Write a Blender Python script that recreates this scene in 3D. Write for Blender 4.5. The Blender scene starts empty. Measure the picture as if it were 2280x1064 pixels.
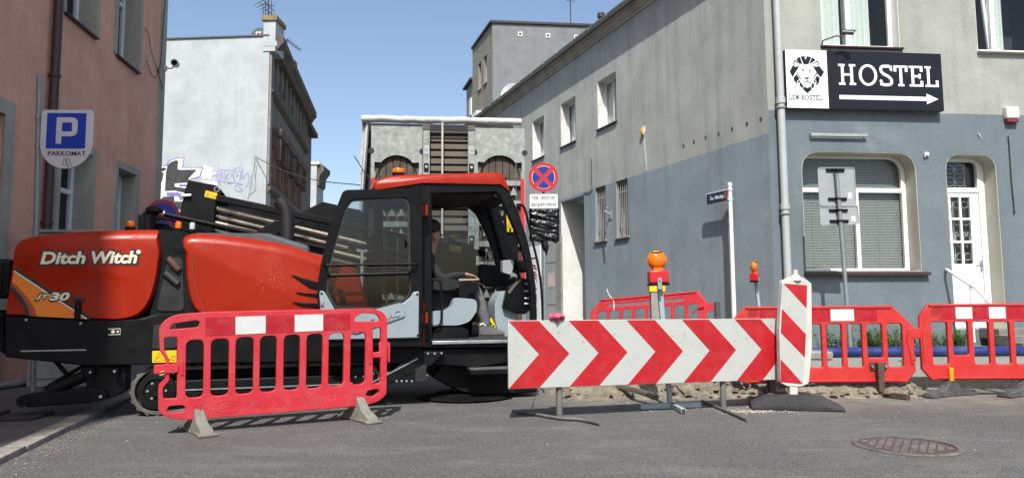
import bpy, bmesh, math, random
from mathutils import Vector, Matrix, Euler, noise
from mathutils.geometry import tessellate_polygon, delaunay_2d_cdt
R = math.radians
random.seed(7)
scene = bpy.context.scene
COL = scene.collection

# ------------------------------------------------------------------ camera
FPX = 1580.0                      # focal length in pixels of the 2280 px wide photograph
camd = bpy.data.cameras.new('camera'); camo = bpy.data.objects.new('camera', camd); COL.objects.link(camo)
camd.sensor_width = 36.0; camd.lens = 36.0 * FPX / 2280.0
camd.clip_start = 0.05; camd.clip_end = 3000
CAMP = Vector((0, 0, 1.05))
CAMR = (Matrix.Rotation(R(90 + 5.14), 4, 'X') @ Matrix.Rotation(R(-0.36), 4, 'Z'))
camo.matrix_basis = Matrix.Translation(CAMP) @ CAMR
scene.camera = camo

# ------------------------------------------------------------------ light
SUN_EL = R(52.0); SX = -0.05; SUN_AZ = math.atan2(SX, -0.993)      # direction towards the sun: behind the camera, a little to the right
sdir = Vector((math.sin(SUN_AZ) * math.cos(SUN_EL), math.cos(SUN_AZ) * math.cos(SUN_EL), math.sin(SUN_EL)))
w = bpy.data.worlds.new('World'); scene.world = w; w.use_nodes = True
wn = w.node_tree; wn.nodes.clear()
sky = wn.nodes.new('ShaderNodeTexSky'); sky.sky_type = 'NISHITA'; sky.sun_disc = False
sky.sun_elevation = SUN_EL; sky.sun_rotation = SUN_AZ
sky.altitude = 0; sky.air_density = 1.0; sky.dust_density = 2.3; sky.ozone_density = 0.8
bg = wn.nodes.new('ShaderNodeBackground'); bg.inputs['Strength'].default_value = 0.15
wo = wn.nodes.new('ShaderNodeOutputWorld')
wn.links.new(sky.outputs[0], bg.inputs[0]); wn.links.new(bg.outputs[0], wo.inputs[0])
sl = bpy.data.lights.new('sun', 'SUN'); sl.energy = 4.6; sl.angle = R(0.53); sl.color = (1.0, 0.975, 0.935)
so = bpy.data.objects.new('sun', sl); COL.objects.link(so)
so.rotation_euler = sdir.to_track_quat('Z', 'Y').to_euler()
vs = scene.view_settings
vs.view_transform = 'Standard'; vs.look = 'None'; vs.exposure = 0.4; vs.gamma = 1.0; vs.use_curve_mapping = False
scene.cycles.max_bounces = 8; scene.cycles.transparent_max_bounces = 16
scene.cycles.caustics_reflective = False; scene.cycles.caustics_refractive = False

# ------------------------------------------------------------------ surveying helpers
def ray(px, py):
    return (CAMR.to_3x3() @ Vector(((px - 1140) / FPX, -(py - 532) / FPX, -1))).normalized()
def ground(px, py, z=0.0):
    d = ray(px, py); k = (z - CAMP.z) / d.z
    return CAMP + d * k
class Frame:
    """A vertical working plane standing in the scene: s runs along it, t into depth, z up."""
    def __init__(self, x, y, ang, z=0.0):
        a = R(ang); self.o = Vector((x, y, z)); self.u = Vector((math.cos(a), math.sin(a), 0)); self.n = Vector((-math.sin(a), math.cos(a), 0))
        self.ang = a; self.M = Matrix.Translation(self.o) @ Matrix.Rotation(a, 4, 'Z')
    def at(self, px, py, t=0.0):
        d = ray(px, py); p0 = self.o + self.n * t
        k = (p0 - CAMP).dot(self.n) / d.dot(self.n)
        p = CAMP + d * k - self.o
        return (p.dot(self.u), p.z)
    def P(self, pts, t=0.0): return [self.at(a, b, t) for a, b in pts]
    def s(self, px, py, t=0.0): return self.at(px, py, t)[0]
    def z(self, px, py, t=0.0): return self.at(px, py, t)[1]
    def w(self, s, t, z): return self.o + self.u * s + self.n * t + Vector((0, 0, z))
WORLD = Frame(0, 0, 0)

def fillet(pts, r, n=4):
    """round the corners of a polygon; r is a number or a list"""
    out = []; N = len(pts)
    for i in range(N):
        p = Vector(pts[i]); a = Vector(pts[i - 1]); b = Vector(pts[(i + 1) % N])
        ri = r[i] if isinstance(r, (list, tuple)) else r
        da = (a - p); db = (b - p); la, lb = da.length, db.length
        if ri <= 0 or la < 1e-6 or lb < 1e-6: out.append(tuple(p)); continue
        ri = min(ri, la * .48, lb * .48)
        p1 = p + da / la * ri; p2 = p + db / lb * ri
        for k in range(n + 1):
            t = k / n; out.append(tuple(p1 * (1 - t) ** 2 + p * 2 * t * (1 - t) + p2 * t * t))
    return out
def rrect(x0, x1, z0, z1, r, n=4): return fillet([(x0, z0), (x1, z0), (x1, z1), (x0, z1)], r, n)
def circ(x, z, r, n=24, rz=None, a0=0, a1=360):
    rz = r if rz is None else rz
    full = abs(a1 - a0) >= 360
    m = n if full else n + 1
    return [(x + r * math.cos(R(a0 + (a1 - a0) * k / n)), z + rz * math.sin(R(a0 + (a1 - a0) * k / n))) for k in range(m)]
def smooth(pts, n=5):
    """Catmull-Rom through points"""
    P = [Vector(p) for p in pts]; out = []
    for i in range(len(P) - 1):
        p0 = P[max(i - 1, 0)]; p1 = P[i]; p2 = P[i + 1]; p3 = P[min(i + 2, len(P) - 1)]
        for k in range(n):
            t = k / n
            out.append(tuple(0.5 * ((2 * p1) + (p2 - p0) * t + (2 * p0 - 5 * p1 + 4 * p2 - p3) * t * t + (3 * p1 - p0 - 3 * p2 + p3) * t ** 3)))
    out.append(tuple(P[-1])); return out

# ------------------------------------------------------------------ materials
def lin(c):
    if isinstance(c, str):
        c = c.lstrip('#'); v = [int(c[i:i + 2], 16) / 255 for i in (0, 2, 4)]
        return tuple(x / 12.92 if x <= .04045 else ((x + .055) / 1.055) ** 2.4 for x in v)
    return tuple(c)
MATS = {}
class NT:
    def __init__(s, m): s.t = m.node_tree; s.n = s.t.nodes
    def add(s, kind, **kw):
        n = s.n.new(kind)
        for k, v in kw.items():
            if k in n.inputs: n.inputs[k].default_value = v
            else: setattr(n, k, v)
        return n
    def link(s, a, b): s.t.links.new(a, b)
def new_mat(name):
    m = bpy.data.materials.new(name); m.use_nodes = True; MATS[name] = m
    return m, NT(m), m.node_tree.nodes['Principled BSDF']
def ramp(t, fac, stops):
    r = t.add('ShaderNodeValToRGB'); e = r.color_ramp.elements
    while len(e) < len(stops): e.new(0.5)
    for i, (p, c) in enumerate(stops):
        e[i].position = p; e[i].color = (*c, 1) if len(c) == 3 else c
    t.link(fac, r.inputs[0]); return r.outputs[0]
def mixc(t, fac, a, b, mode='MIX'):
    m = t.add('ShaderNodeMix', data_type='RGBA', blend_type=mode)
    if isinstance(fac, (int, float)): m.inputs[0].default_value = fac
    else: t.link(fac, m.inputs[0])
    for i, v in ((6, a), (7, b)):
        if isinstance(v, tuple): m.inputs[i].default_value = (*v[:3], 1)
        else: t.link(v, m.inputs[i])
    return m.outputs[2]
def nz(t, scale, detail=4, rough=.55, vec=None, dist=0):
    n = t.add('ShaderNodeTexNoise'); n.inputs['Scale'].default_value = scale; n.inputs['Detail'].default_value = detail
    n.inputs['Roughness'].default_value = rough; n.inputs['Distortion'].default_value = dist
    if vec is not None: t.link(vec, n.inputs['Vector'])
    return n.outputs[0]
def coords(t, scale=(1, 1, 1), world=False):
    if world:
        g = t.add('ShaderNodeNewGeometry'); src = g.outputs['Position']
    else:
        c = t.add('ShaderNodeTexCoord'); src = c.outputs['Object']
    mp = t.add('ShaderNodeMapping'); mp.inputs['Scale'].default_value = scale
    t.link(src, mp.inputs[0]); return mp.outputs[0]
def mat(name, col, rough=.6, metal=0., var=.12, scale=6., bump=.0, bscale=60., dirt=None, dirt_amt=.35, dscale=3., streak=False, coat=0., spec=.5, world=False, trans=0.):
    """painted / plastic / metal surface with grain, blotches of dirt and fine relief"""
    if name in MATS: return MATS[name]
    m, t, b = new_mat(name); c = lin(col)
    v = coords(t, world=world)
    lo = tuple(x * (1 - var) for x in c); hi = tuple(min(1, x * (1 + var)) for x in c)
    out = ramp(t, nz(t, scale, 6, .6, v), [(.3, lo), (.7, hi)])
    rsrc = None
    if dirt is not None:
        vd = coords(t, (1, 1, .18) if streak else (1, 1, 1), world=world)
        f = ramp(t, nz(t, dscale, 8, .65, vd), [(.45, (0, 0, 0)), (.75, (1, 1, 1))])
        mm = t.add('ShaderNodeMath', operation='MULTIPLY'); t.link(f, mm.inputs[0]); mm.inputs[1].default_value = dirt_amt
        out = mixc(t, mm.outputs[0], out, lin(dirt))
        rr = t.add('ShaderNodeMapRange'); t.link(f, rr.inputs[0]); rr.inputs[3].default_value = rough; rr.inputs[4].default_value = min(1, rough + .25)
        t.link(rr.outputs[0], b.inputs['Roughness'])
    else: b.inputs['Roughness'].default_value = rough
    t.link(out, b.inputs['Base Color'])
    b.inputs['Metallic'].default_value = metal; b.inputs['Specular IOR Level'].default_value = spec
    b.inputs['Coat Weight'].default_value = coat; b.inputs['Coat Roughness'].default_value = .08
    if trans: b.inputs['Transmission Weight'].default_value = trans
    if bump:
        bp = t.add('ShaderNodeBump'); bp.inputs['Strength'].default_value = 1.0; bp.inputs['Distance'].default_value = bump
        t.link(nz(t, bscale, 6, .65, v), bp.inputs['Height']); t.link(bp.outputs[0], b.inputs['Normal'])
    return m
def glass_mat(name, tint=(.9, .93, .92), rough=.02, ior=1.5, haze=0.0):
    m, t, b = new_mat(name); t.n.remove(b)
    tr = t.add('ShaderNodeBsdfTransparent'); tr.inputs[0].default_value = (*tint, 1)
    gl = t.add('ShaderNodeBsdfGlossy'); gl.inputs['Roughness'].default_value = rough
    fr = t.add('ShaderNodeFresnel'); fr.inputs[0].default_value = ior
    ge = t.add('ShaderNodeNewGeometry'); iv = t.add('ShaderNodeMath', operation='SUBTRACT'); iv.inputs[0].default_value = 1; t.link(ge.outputs['Backfacing'], iv.inputs[1])
    mn = t.add('ShaderNodeMath', operation='MINIMUM'); t.link(fr.outputs[0], mn.inputs[0]); mn.inputs[1].default_value = .3
    ml = t.add('ShaderNodeMath', operation='MULTIPLY'); t.link(mn.outputs[0], ml.inputs[0]); t.link(iv.outputs[0], ml.inputs[1])
    mx = t.add('ShaderNodeMixShader'); t.link(ml.outputs[0], mx.inputs[0]); t.link(tr.outputs[0], mx.inputs[1]); t.link(gl.outputs[0], mx.inputs[2])
    last = mx.outputs[0]
    if haze:
        df = t.add('ShaderNodeBsdfDiffuse'); df.inputs[0].default_value = (.5, .5, .48, 1)
        f = ramp(t, nz(t, 7, 8, .7, coords(t, (1, 1, .4))), [(.35, (haze * .3,) * 3), (.75, (haze,) * 3)])
        m2 = t.add('ShaderNodeMixShader'); t.link(f, m2.inputs[0]); t.link(last, m2.inputs[1]); t.link(df.outputs[0], m2.inputs[2]); last = m2.outputs[0]
    t.link(last, t.n['Material Output'].inputs[0]); return m

# ------------------------------------------------------------------ mesh builder
def wm(o): return (wm(o.parent) if o.parent else Matrix.Identity(4)) @ o.matrix_basis
class MB:
    def __init__(s, fr=WORLD): s.v = []; s.f = []; s.M = fr.M.copy(); s.mi = []; s.cm = 0
    def use(s, fr): s.M = fr.M.copy(); return s
    def _add(s, vs, fs):
        b = len(s.v); s.v += [s.M @ Vector(p) for p in vs]
        s.f += [tuple(b + i for i in f) for f in fs]; s.mi += [s.cm] * len(fs); return s
    def box(s, x0, x1, y0, y1, z0, z1):
        return s._add([(x, y, z) for x in (x0, x1) for y in (y0, y1) for z in (z0, z1)],
                      [(0, 1, 3, 2), (4, 6, 7, 5), (0, 4, 5, 1), (2, 3, 7, 6), (0, 2, 6, 4), (1, 5, 7, 3)])
    def prism(s, pts, t0, t1, holes=()):
        """polygon in (s,z) pushed from depth t0 to t1, with holes"""
        if holes: return s.prism_holes(pts, t0, t1, holes)
        loops = [list(pts)] + [list(h) for h in holes]
        tri = tessellate_polygon([[Vector((p[0], p[1], 0)) for p in l] for l in loops])
        flat = [p for l in loops for p in l]; n = len(flat)
        vs = [(p[0], t0, p[1]) for p in flat] + [(p[0], t1, p[1]) for p in flat]
        fs = []
        if not holes:
            fs += [tuple(range(n)), tuple(range(2 * n - 1, n - 1, -1))] if n < 5 else [tuple(a) for a in tri] + [tuple(i + n for i in reversed(a)) for a in tri]
        else: fs += [tuple(a) for a in tri] + [tuple(i + n for i in reversed(a)) for a in tri]
        o = 0
        for l in loops:
            k = len(l)
            for i in range(k):
                j = (i + 1) % k; fs.append((o + i, o + j, o + j + n, o + i + n))
            o += k
        return s._add(vs, fs)
    def prism_holes(s, pts, t0, t1, holes):
        loops = []
        for l in [list(pts)] + [list(h) for h in holes]:
            c = [l[0]]
            for q in l[1:]:
                if (Vector(q) - Vector(c[-1])).length > 4e-4: c.append(q)
            if (Vector(c[0]) - Vector(c[-1])).length < 4e-4: c.pop()
            loops.append(c)
        flat = [Vector((q[0], q[1])) for l in loops for q in l]; ed = []; o = 0; idx = []
        for l in loops:
            k = len(l); idx.append([o + i for i in range(k)]); ed += [(o + i, o + (i + 1) % k) for i in range(k)]; o += k
        ov, oe, of, orig, _, _ = delaunay_2d_cdt(flat, ed, [], 0, 1e-6)
        mp = {}
        for i, lst in enumerate(orig):
            for j in lst: mp[j] = i
        def inside(x, y, l):
            r = False
            for i in range(len(l)):
                x1, y1 = l[i][0], l[i][1]; x2, y2 = l[i - 1][0], l[i - 1][1]
                if (y1 > y) != (y2 > y) and x < (x2 - x1) * (y - y1) / (y2 - y1) + x1: r = not r
            return r
        tri = []
        for f in of:
            cx = sum(ov[i].x for i in f) / len(f); cy = sum(ov[i].y for i in f) / len(f)
            if inside(cx, cy, loops[0]) and not any(inside(cx, cy, h) for h in loops[1:]): tri.append(tuple(f))
        n = len(ov); vs = [(q.x, t0, q.y) for q in ov] + [(q.x, t1, q.y) for q in ov]
        fs = tri + [tuple(i + n for i in reversed(f)) for f in tri]
        for l in idx:
            k = len(l)
            for i in range(k):
                a, b = mp[l[i]], mp[l[(i + 1) % k]]
                if a != b: fs.append((a, b, b + n, a + n))
        return s._add(vs, fs)
    def prism_h(s, pts, z0, z1):
        """polygon in (s,t), vertical extrusion"""
        tri = tessellate_polygon([[Vector((p[0], p[1], 0)) for p in pts]]); n = len(pts)
        vs = [(p[0], p[1], z0) for p in pts] + [(p[0], p[1], z1) for p in pts]
        fs = [tuple(a) for a in tri] + [tuple(i + n for i in reversed(a)) for a in tri] + [(i, (i + 1) % n, (i + 1) % n + n, i + n) for i in range(n)]
        return s._add(vs, fs)
    def loft(s, rings, cap=True, closed=True):
        n = len(rings[0]); vs = [p for r in rings for p in r]; fs = []
        for k in range(len(rings) - 1):
            for i in range(n if closed else n - 1):
                j = (i + 1) % n; fs.append((k * n + i, k * n + j, (k + 1) * n + j, (k + 1) * n + i))
        if cap:
            for base in (0, (len(rings) - 1) * n):
                ring = [Vector(p) for p in rings[0 if base == 0 else -1]]
                c = sum(ring, Vector()) / n
                nn = sum(((ring[i] - c).cross(ring[(i + 1) % n] - c) for i in range(n)), Vector())
                if nn.length < 1e-9: continue
                nn.normalize(); a = (ring[0] - c); a = (a - nn * a.dot(nn)).normalized(); b2 = nn.cross(a)
                for tr in tessellate_polygon([[Vector(((p - c).dot(a), (p - c).dot(b2), 0)) for p in ring]]): fs.append(tuple(base + i for i in tr))
        return s._add(vs, fs)
    def tube(s, pts, r, seg=8, closed=False, cap=True):
        P = [Vector(p) for p in pts]; N = len(P); rings = []
        up = Vector((0, 0, 1)); prev = None
        for i in range(N):
            if closed: d = P[(i + 1) % N] - P[i - 1]
            else: d = P[min(i + 1, N - 1)] - P[max(i - 1, 0)]
            d.normalize()
            if prev is None:
                a = d.cross(up if abs(d.z) < .9 else Vector((1, 0, 0))); a.normalize()
            else:
                a = prev - d * prev.dot(d)
                if a.length < 1e-6: a = d.orthogonal()
                a.normalize()
            prev = a; b = d.cross(a); ri = r[i] if isinstance(r, (list, tuple)) else r
            rings.append([tuple(P[i] + (a * math.cos(2 * math.pi * k / seg) + b * math.sin(2 * math.pi * k / seg)) * ri) for k in range(seg)])
        if closed: rings.append(rings[0])
        return s.loft(rings, cap=cap and not closed)
    def cyl(s, p0, p1, r0, r1=None, seg=16):
        r1 = r0 if r1 is None else r1
        return s.tube([p0, p1], [r0, r1], seg)
    def lathe(s, prof, c=(0, 0, 0), seg=20, axis='Z'):
        rings = []
        for r, h in prof:
            ring = []
            for k in range(seg):
                a = 2 * math.pi * k / seg; x, y = r * math.cos(a), r * math.sin(a)
                q = (x, y, h) if axis == 'Z' else ((x, h, y) if axis == 'Y' else (h, x, y))
                ring.append((c[0] + q[0], c[1] + q[1], c[2] + q[2]))
            rings.append(ring)
        return s.loft(rings)
    def ball(s, c, rx, ry, rz, seg=14, rings=8):
        pr = [(math.sin(math.pi * k / rings), -math.cos(math.pi * k / rings)) for k in range(rings + 1)]
        rg = [[(c[0] + rx * max(q, 1e-4) * math.cos(2 * math.pi * i / seg), c[1] + ry * max(q, 1e-4) * math.sin(2 * math.pi * i / seg), c[2] + rz * h) for i in range(seg)] for q, h in pr]
        return s.loft(rg)
    def ribbon(s, pts, wd, t, th=.002, closed=False):
        """flat painted stroke in (s,z) at depth t"""
        P = [Vector((p[0], p[1])) for p in pts]; N = len(P); L = []; Rr = []
        for i in range(N):
            d = (P[(i + 1) % N] - P[i - 1]) if closed else (P[min(i + 1, N - 1)] - P[max(i - 1, 0)])
            if d.length < 1e-9: d = Vector((1, 0))
            d.normalize(); n = Vector((-d.y, d.x)); ww = wd[i] if isinstance(wd, (list, tuple)) else wd
            L.append(P[i] + n * ww / 2); Rr.append(P[i] - n * ww / 2)
        vs = [(p.x, t, p.y) for p in L] + [(p.x, t, p.y) for p in Rr] + [(p.x, t + th, p.y) for p in L] + [(p.x, t + th, p.y) for p in Rr]
        fs = []
        for i in range(N if closed else N - 1):
            j = (i + 1) % N
            fs += [(i, j, N + j, N + i), (2 * N + i, 3 * N + i, 3 * N + j, 2 * N + j), (i, 2 * N + i, 2 * N + j, j), (N + i, N + j, 3 * N + j, 3 * N + i)]
        return s._add(vs, fs)
    def build(s, name, m, parent=None, origin=None, bevel=0., seg=2, smooth_ang=38, kind=None, label=None, cat=None, group=None, recalc=True):
        if parent is not None: inv = wm(parent).inverted()
        else:
            if origin is None:
                xs = [v.x for v in s.v]; ys = [v.y for v in s.v]; zs = [v.z for v in s.v]
                origin = ((min(xs) + max(xs)) / 2, (min(ys) + max(ys)) / 2, min(zs))
            inv = Matrix.Translation(-Vector(origin))
        me = bpy.data.meshes.new(name)
        me.from_pydata([inv @ v for v in s.v], [], s.f)
        ms = m if isinstance(m, (list, tuple)) else [m]
        for x in ms: me.materials.append(x)
        if len(ms) > 1: me.polygons.foreach_set('material_index', s.mi)
        if recalc:
            bm = bmesh.new(); bm.from_mesh(me); bmesh.ops.recalc_face_normals(bm, faces=bm.faces); bm.to_mesh(me); bm.free()
        me.polygons.foreach_set('use_smooth', [True] * len(me.polygons)); me.set_sharp_from_angle(angle=R(smooth_ang)); me.update()
        o = bpy.data.objects.new(name, me); COL.objects.link(o)
        if parent is not None: o.parent = parent
        else: o.location = origin
        if bevel:
            md = o.modifiers.new('bevel', 'BEVEL'); md.width = bevel; md.segments = seg; md.limit_method = 'ANGLE'; md.angle_limit = R(40); md.harden_normals = False
        tag(o, label, cat, group, kind); return o
def tag(o, label=None, cat=None, group=None, kind=None):
    if label: o['label'] = label
    if cat: o['category'] = cat
    if group: o['group'] = group
    if kind: o['kind'] = kind
    return o
def thing(name, label, cat, loc, rz=0., group=None):
    o = bpy.data.objects.new(name, None); COL.objects.link(o); o.empty_display_size = .2
    o.location = loc; o.rotation_euler = (0, 0, rz); tag(o, label, cat, group); return o
def part(name, m, parent, mb, **kw): return mb.build(name, m, parent, **kw)
def copy_tree(o, parent=None):
    c = o.copy(); COL.objects.link(c); c.parent = parent
    for ch in list(o.children): copy_tree(ch, c)
    return c
def text_mb(body, fr, sx0, sx1, z0, z1, t, depth=.003, shear=0., bold=0., mb=None, skew=None):
    """letters standing in the plane of a frame, fitted to a box in (s,z)"""
    cu = bpy.data.curves.new('text', 'FONT'); cu.body = body; cu.size = 1; cu.shear = shear; cu.offset = bold; cu.resolution_u = 3
    ob = bpy.data.objects.new('text', cu); COL.objects.link(ob)
    bpy.context.view_layer.update(); dg = bpy.context.evaluated_depsgraph_get()
    me = bpy.data.meshes.new_from_object(ob.evaluated_get(dg))
    V = [v.co.copy() for v in me.vertices]; F = [tuple(p.vertices) for p in me.polygons]
    bpy.data.objects.remove(ob); bpy.data.curves.remove(cu); bpy.data.meshes.remove(me)
    xs = [v.x for v in V]; ys = [v.y for v in V]; xa, xb, ya, yb = min(xs), max(xs), min(ys), max(ys)
    mb = mb or MB(fr)
    def q(v):
        a = (v.x - xa) / (xb - xa); b = (v.y - ya) / (yb - ya)
        if skew: # four corners bl, br, tr, tl in (s,z)
            bl, br, tr, tl = [Vector(c) for c in skew]
            p = (bl * (1 - a) + br * a) * (1 - b) + (tl * (1 - a) + tr * a) * b
            return (p.x, p.y)
        return (sx0 + (sx1 - sx0) * a, z0 + (z1 - z0) * b)
    n = len(V); pts = [q(v) for v in V]
    vs = [(p[0], t, p[1]) for p in pts] + [(p[0], t + depth, p[1]) for p in pts]
    from collections import Counter
    ec = Counter(); 
    for f in F:
        for i in range(len(f)): ec[tuple(sorted((f[i], f[(i + 1) % len(f)])))] += 1
    fs = list(F) + [tuple(i + n for i in reversed(f)) for f in F]
    fs += [(a, b, b + n, a + n) for (a, b), k in ec.items() if k == 1]
    mb._add(vs, fs); return mb
# ------------------------------------------------------------------ ground materials
def asphalt_mat(name, base, dark, light, sand=None, dust=False):
    m, t, b = new_mat(name)
    v = coords(t, world=True)
    big = ramp(t, nz(t, .55, 5, .6, v, .6), [(.35, tuple(x * .86 for x in base)), (.65, tuple(x * 1.12 for x in base))])
    vo = t.add('ShaderNodeTexVoronoi'); vo.inputs['Scale'].default_value = 130; t.link(v, vo.inputs['Vector'])
    sp = t.add('ShaderNodeSeparateColor'); t.link(vo.outputs['Color'], sp.inputs[0])
    col = mixc(t, ramp(t, sp.outputs[0], [(.55, (0, 0, 0)), (.95, (.75, .75, .75))]), big, light)
    col = mixc(t, ramp(t, sp.outputs[1], [(.6, (0, 0, 0)), (.9, (.8, .8, .8))]), col, dark)
    # dusty smears stretched along the road, and dark oily patches
    vs2 = coords(t, (.5, 1.6, 1), world=True)
    col = mixc(t, ramp(t, nz(t, 1.6, 9, .7, vs2, .4), [(.5, (0, 0, 0)), (.75, (.5, .5, .5))]), col, (.22, .21, .18))
    vc = t.add('ShaderNodeTexVoronoi'); vc.feature = 'DISTANCE_TO_EDGE'; vc.inputs['Scale'].default_value = .38; wv_ = t.add('ShaderNodeVectorMath', operation='ADD'); nc_ = t.add('ShaderNodeTexNoise'); nc_.inputs['Scale'].default_value = 2.2; nc_.inputs['Detail'].default_value = 8; t.link(v, nc_.inputs['Vector']); t.link(v, wv_.inputs[0]); t.link(nc_.outputs['Color'], wv_.inputs[1]); t.link(wv_.outputs[0], vc.inputs['Vector'])
    col = mixc(t, ramp(t, vc.outputs['Distance'], [(.0, (.4, .4, .4)), (.004, (0, 0, 0))]), col, (.045, .045, .045))
    col = mixc(t, ramp(t, nz(t, 1.1, 6, .6, v, 1.2), [(.62, (0, 0, 0)), (.78, (.42, .42, .42))]), col, tuple(x * .6 for x in dark))
    if dust:
        sp3 = t.add('ShaderNodeSeparateXYZ'); t.link(v, sp3.inputs[0])
        def mr(src, a, b):
            m_ = t.add('ShaderNodeMapRange'); m_.interpolation_type = 'SMOOTHSTEP'; t.link(src, m_.inputs[0]); m_.inputs[1].default_value = a; m_.inputs[2].default_value = b; return m_.outputs[0]
        def mu(a, b):
            m_ = t.add('ShaderNodeMath', operation='MULTIPLY'); t.link(a, m_.inputs[0]); t.link(b, m_.inputs[1]); return m_.outputs[0]
        f_ = mu(mu(mr(sp3.outputs[1], 6.5, 7.9), mr(sp3.outputs[0], -.3, 1.0)), mr(sp3.outputs[0], 7.5, 4.8))
        f_ = mu(f_, ramp(t, nz(t, 2.6, 9, .72, v, .5), [(.36, (.05, .05, .05)), (.66, (.85, .85, .85))]))
        col = mixc(t, f_, col, (.25, .222, .17))
    if sand: col = mixc(t, ramp(t, nz(t, 5, 8, .7, v), [(.5, (0, 0, 0)), (.75, (.7, .7, .7))]), col, sand)
    t.link(col, b.inputs['Base Color']); b.inputs['Roughness'].default_value = .82; b.inputs['Specular IOR Level'].default_value = .35
    bp = t.add('ShaderNodeBump'); bp.inputs['Strength'].default_value = .9; bp.inputs['Distance'].default_value = .006
    t.link(vo.outputs['Distance'], bp.inputs['Height']); t.link(bp.outputs[0], b.inputs['Normal'])
    return m
M_road = asphalt_mat('road_asphalt', (.098, .098, .093), (.05, .05, .049), (.19, .188, .18), dust=True)
M_pave = asphalt_mat('pavement_asphalt', (.098, .094, .088), (.06, .06, .058), (.2, .19, .18))
M_pave2 = asphalt_mat('dusty_pavement', (.25, .237, .208), (.14, .13, .115), (.34, .325, .29), sand=(.34, .31, .25))
M_kerb = mat('kerb_stone', '#8d8880', .9, var=.25, scale=9, bump=.006, bscale=40, dirt='#4a453e', dirt_amt=.5, dscale=5)
M_dirt = mat('sandy_earth', (.225, .195, .145), .95, var=.4, scale=7, bump=.03, bscale=26, dirt=(.085, .07, .05), dirt_amt=.8, dscale=6)

def plaster(name, top, low=None, zsplit=0, bump=.006, bscale=70, stain=.35, wob=.012):
    """rendered wall; below zsplit it carries a second coat of paint"""
    m, t, b = new_mat(name); v = coords(t, world=True)
    def tone(c, a=.14): return ramp(t, nz(t, 1.3, 8, .62, v, .3), [(.3, tuple(x * (1 - a) for x in c)), (.7, tuple(min(1, x * (1 + a)) for x in c))])
    col = tone(lin(top))
    g = t.add('ShaderNodeNewGeometry'); sx = t.add('ShaderNodeSeparateXYZ'); t.link(g.outputs['Position'], sx.inputs[0])
    if low is not None:
        ad = t.add('ShaderNodeMath', operation='MULTIPLY_ADD'); t.link(nz(t, 5, 3, .5, v), ad.inputs[0]); ad.inputs[1].default_value = wob; t.link(sx.outputs[2], ad.inputs[2])
        lt = t.add('ShaderNodeMath', operation='LESS_THAN'); t.link(ad.outputs[0], lt.inputs[0]); lt.inputs[1].default_value = zsplit + wob * .5
        col = mixc(t, lt.outputs[0], col, tone(lin(low), .1))
    # rain streaks and grime (shapes of their own)
    vst = coords(t, (2.2, 2.2, .16), world=True)
    f = ramp(t, nz(t, 1.7, 8, .68, vst), [(.47, (0, 0, 0)), (.78, (stain,) * 3)])
    col = mixc(t, f, col, tuple(x * .52 for x in lin(low if low else top)))
    f2 = ramp(t, nz(t, .9, 9, .7, v, .8), [(.55, (0, 0, 0)), (.8, (stain * .8,) * 3)])
    col = mixc(t, f2, col, tuple(min(1, x * 1.35) for x in lin(top)))
    gr = ramp(t, nz(t, bscale * 1.3, 4, .6, v), [(.3, (.82, .82, .82)), (.7, (1.1, 1.1, 1.1))])
    col = mixc(t, 1.0, col, gr, 'MULTIPLY')
    t.link(col, b.inputs['Base Color']); b.inputs['Roughness'].default_value = .93; b.inputs['Specular IOR Level'].default_value = .25
    bp = t.add('ShaderNodeBump'); bp.inputs['Strength'].default_value = 1; bp.inputs['Distance'].default_value = bump
    t.link(nz(t, bscale, 5, .7, v), bp.inputs['Height']); t.link(bp.outputs[0], b.inputs['Normal'])
    return m
M_upvc = mat('white_window_frame', (.78, .79, .78), .38, var=.04, dirt=(.45, .45, .42), dirt_amt=.25, dscale=6)
M_oldwhite = mat('old_white_paint', (.68, .68, .64), .55, var=.1, dirt=(.35, .33, .29), dirt_amt=.5, dscale=9)
M_glass = glass_mat('window_glass', (.93, .95, .945))
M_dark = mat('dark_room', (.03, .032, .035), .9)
M_curtain = mat('net_curtain', (.62, .66, .62), .9, var=.1, scale=20)
M_blind = mat('blind_slat', (.29, .3, .29), .6, var=.06)
M_brown = mat('brown_sheet_metal', '#3a2624', .45, var=.15, dirt='#6b5a52', dirt_amt=.3)
M_zinc = mat('grey_zinc', (.36, .375, .38), .5, .35, var=.14, dirt=(.2, .19, .18), dirt_amt=.4, dscale=4, streak=True)
M_white = mat('white_gloss_paint', (.8, .8, .79), .35, var=.04, dirt=(.4, .38, .34), dirt_amt=.2)
M_black = mat('black_satin_paint', (.005, .0053, .006), .36, var=.3, dirt=(.016, .0155, .0145), dirt_amt=.35, dscale=5, spec=.14)
M_matte = mat('black_rubber', (.02, .02, .021), .8, var=.3, bump=.003, bscale=60, dirt=(.075, .07, .062), dirt_amt=.5, dscale=6)
M_wire = mat('black_cable', (.02, .02, .02), .6)
M_steel = mat('galvanised_steel', (.4, .42, .43), .42, .75, var=.2, scale=14, dirt=(.2, .2, .19), dirt_amt=.4, dscale=6)
M_conc = mat('concrete', (.27, .255, .23), .93, var=.22, scale=7, bump=.006, bscale=50, dirt=(.1, .095, .085), dirt_amt=.5)

# ------------------------------------------------------------------ road, pavements, earth
mb = MB(); n = 1
mb._add([(-400, -400, 0), (400, -400, 0), (400, 400, 0), (-400, 400, 0)], [(0, 1, 2, 3)])
mb.build('road', M_road, origin=(0, 0, 0), kind='structure')

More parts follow.
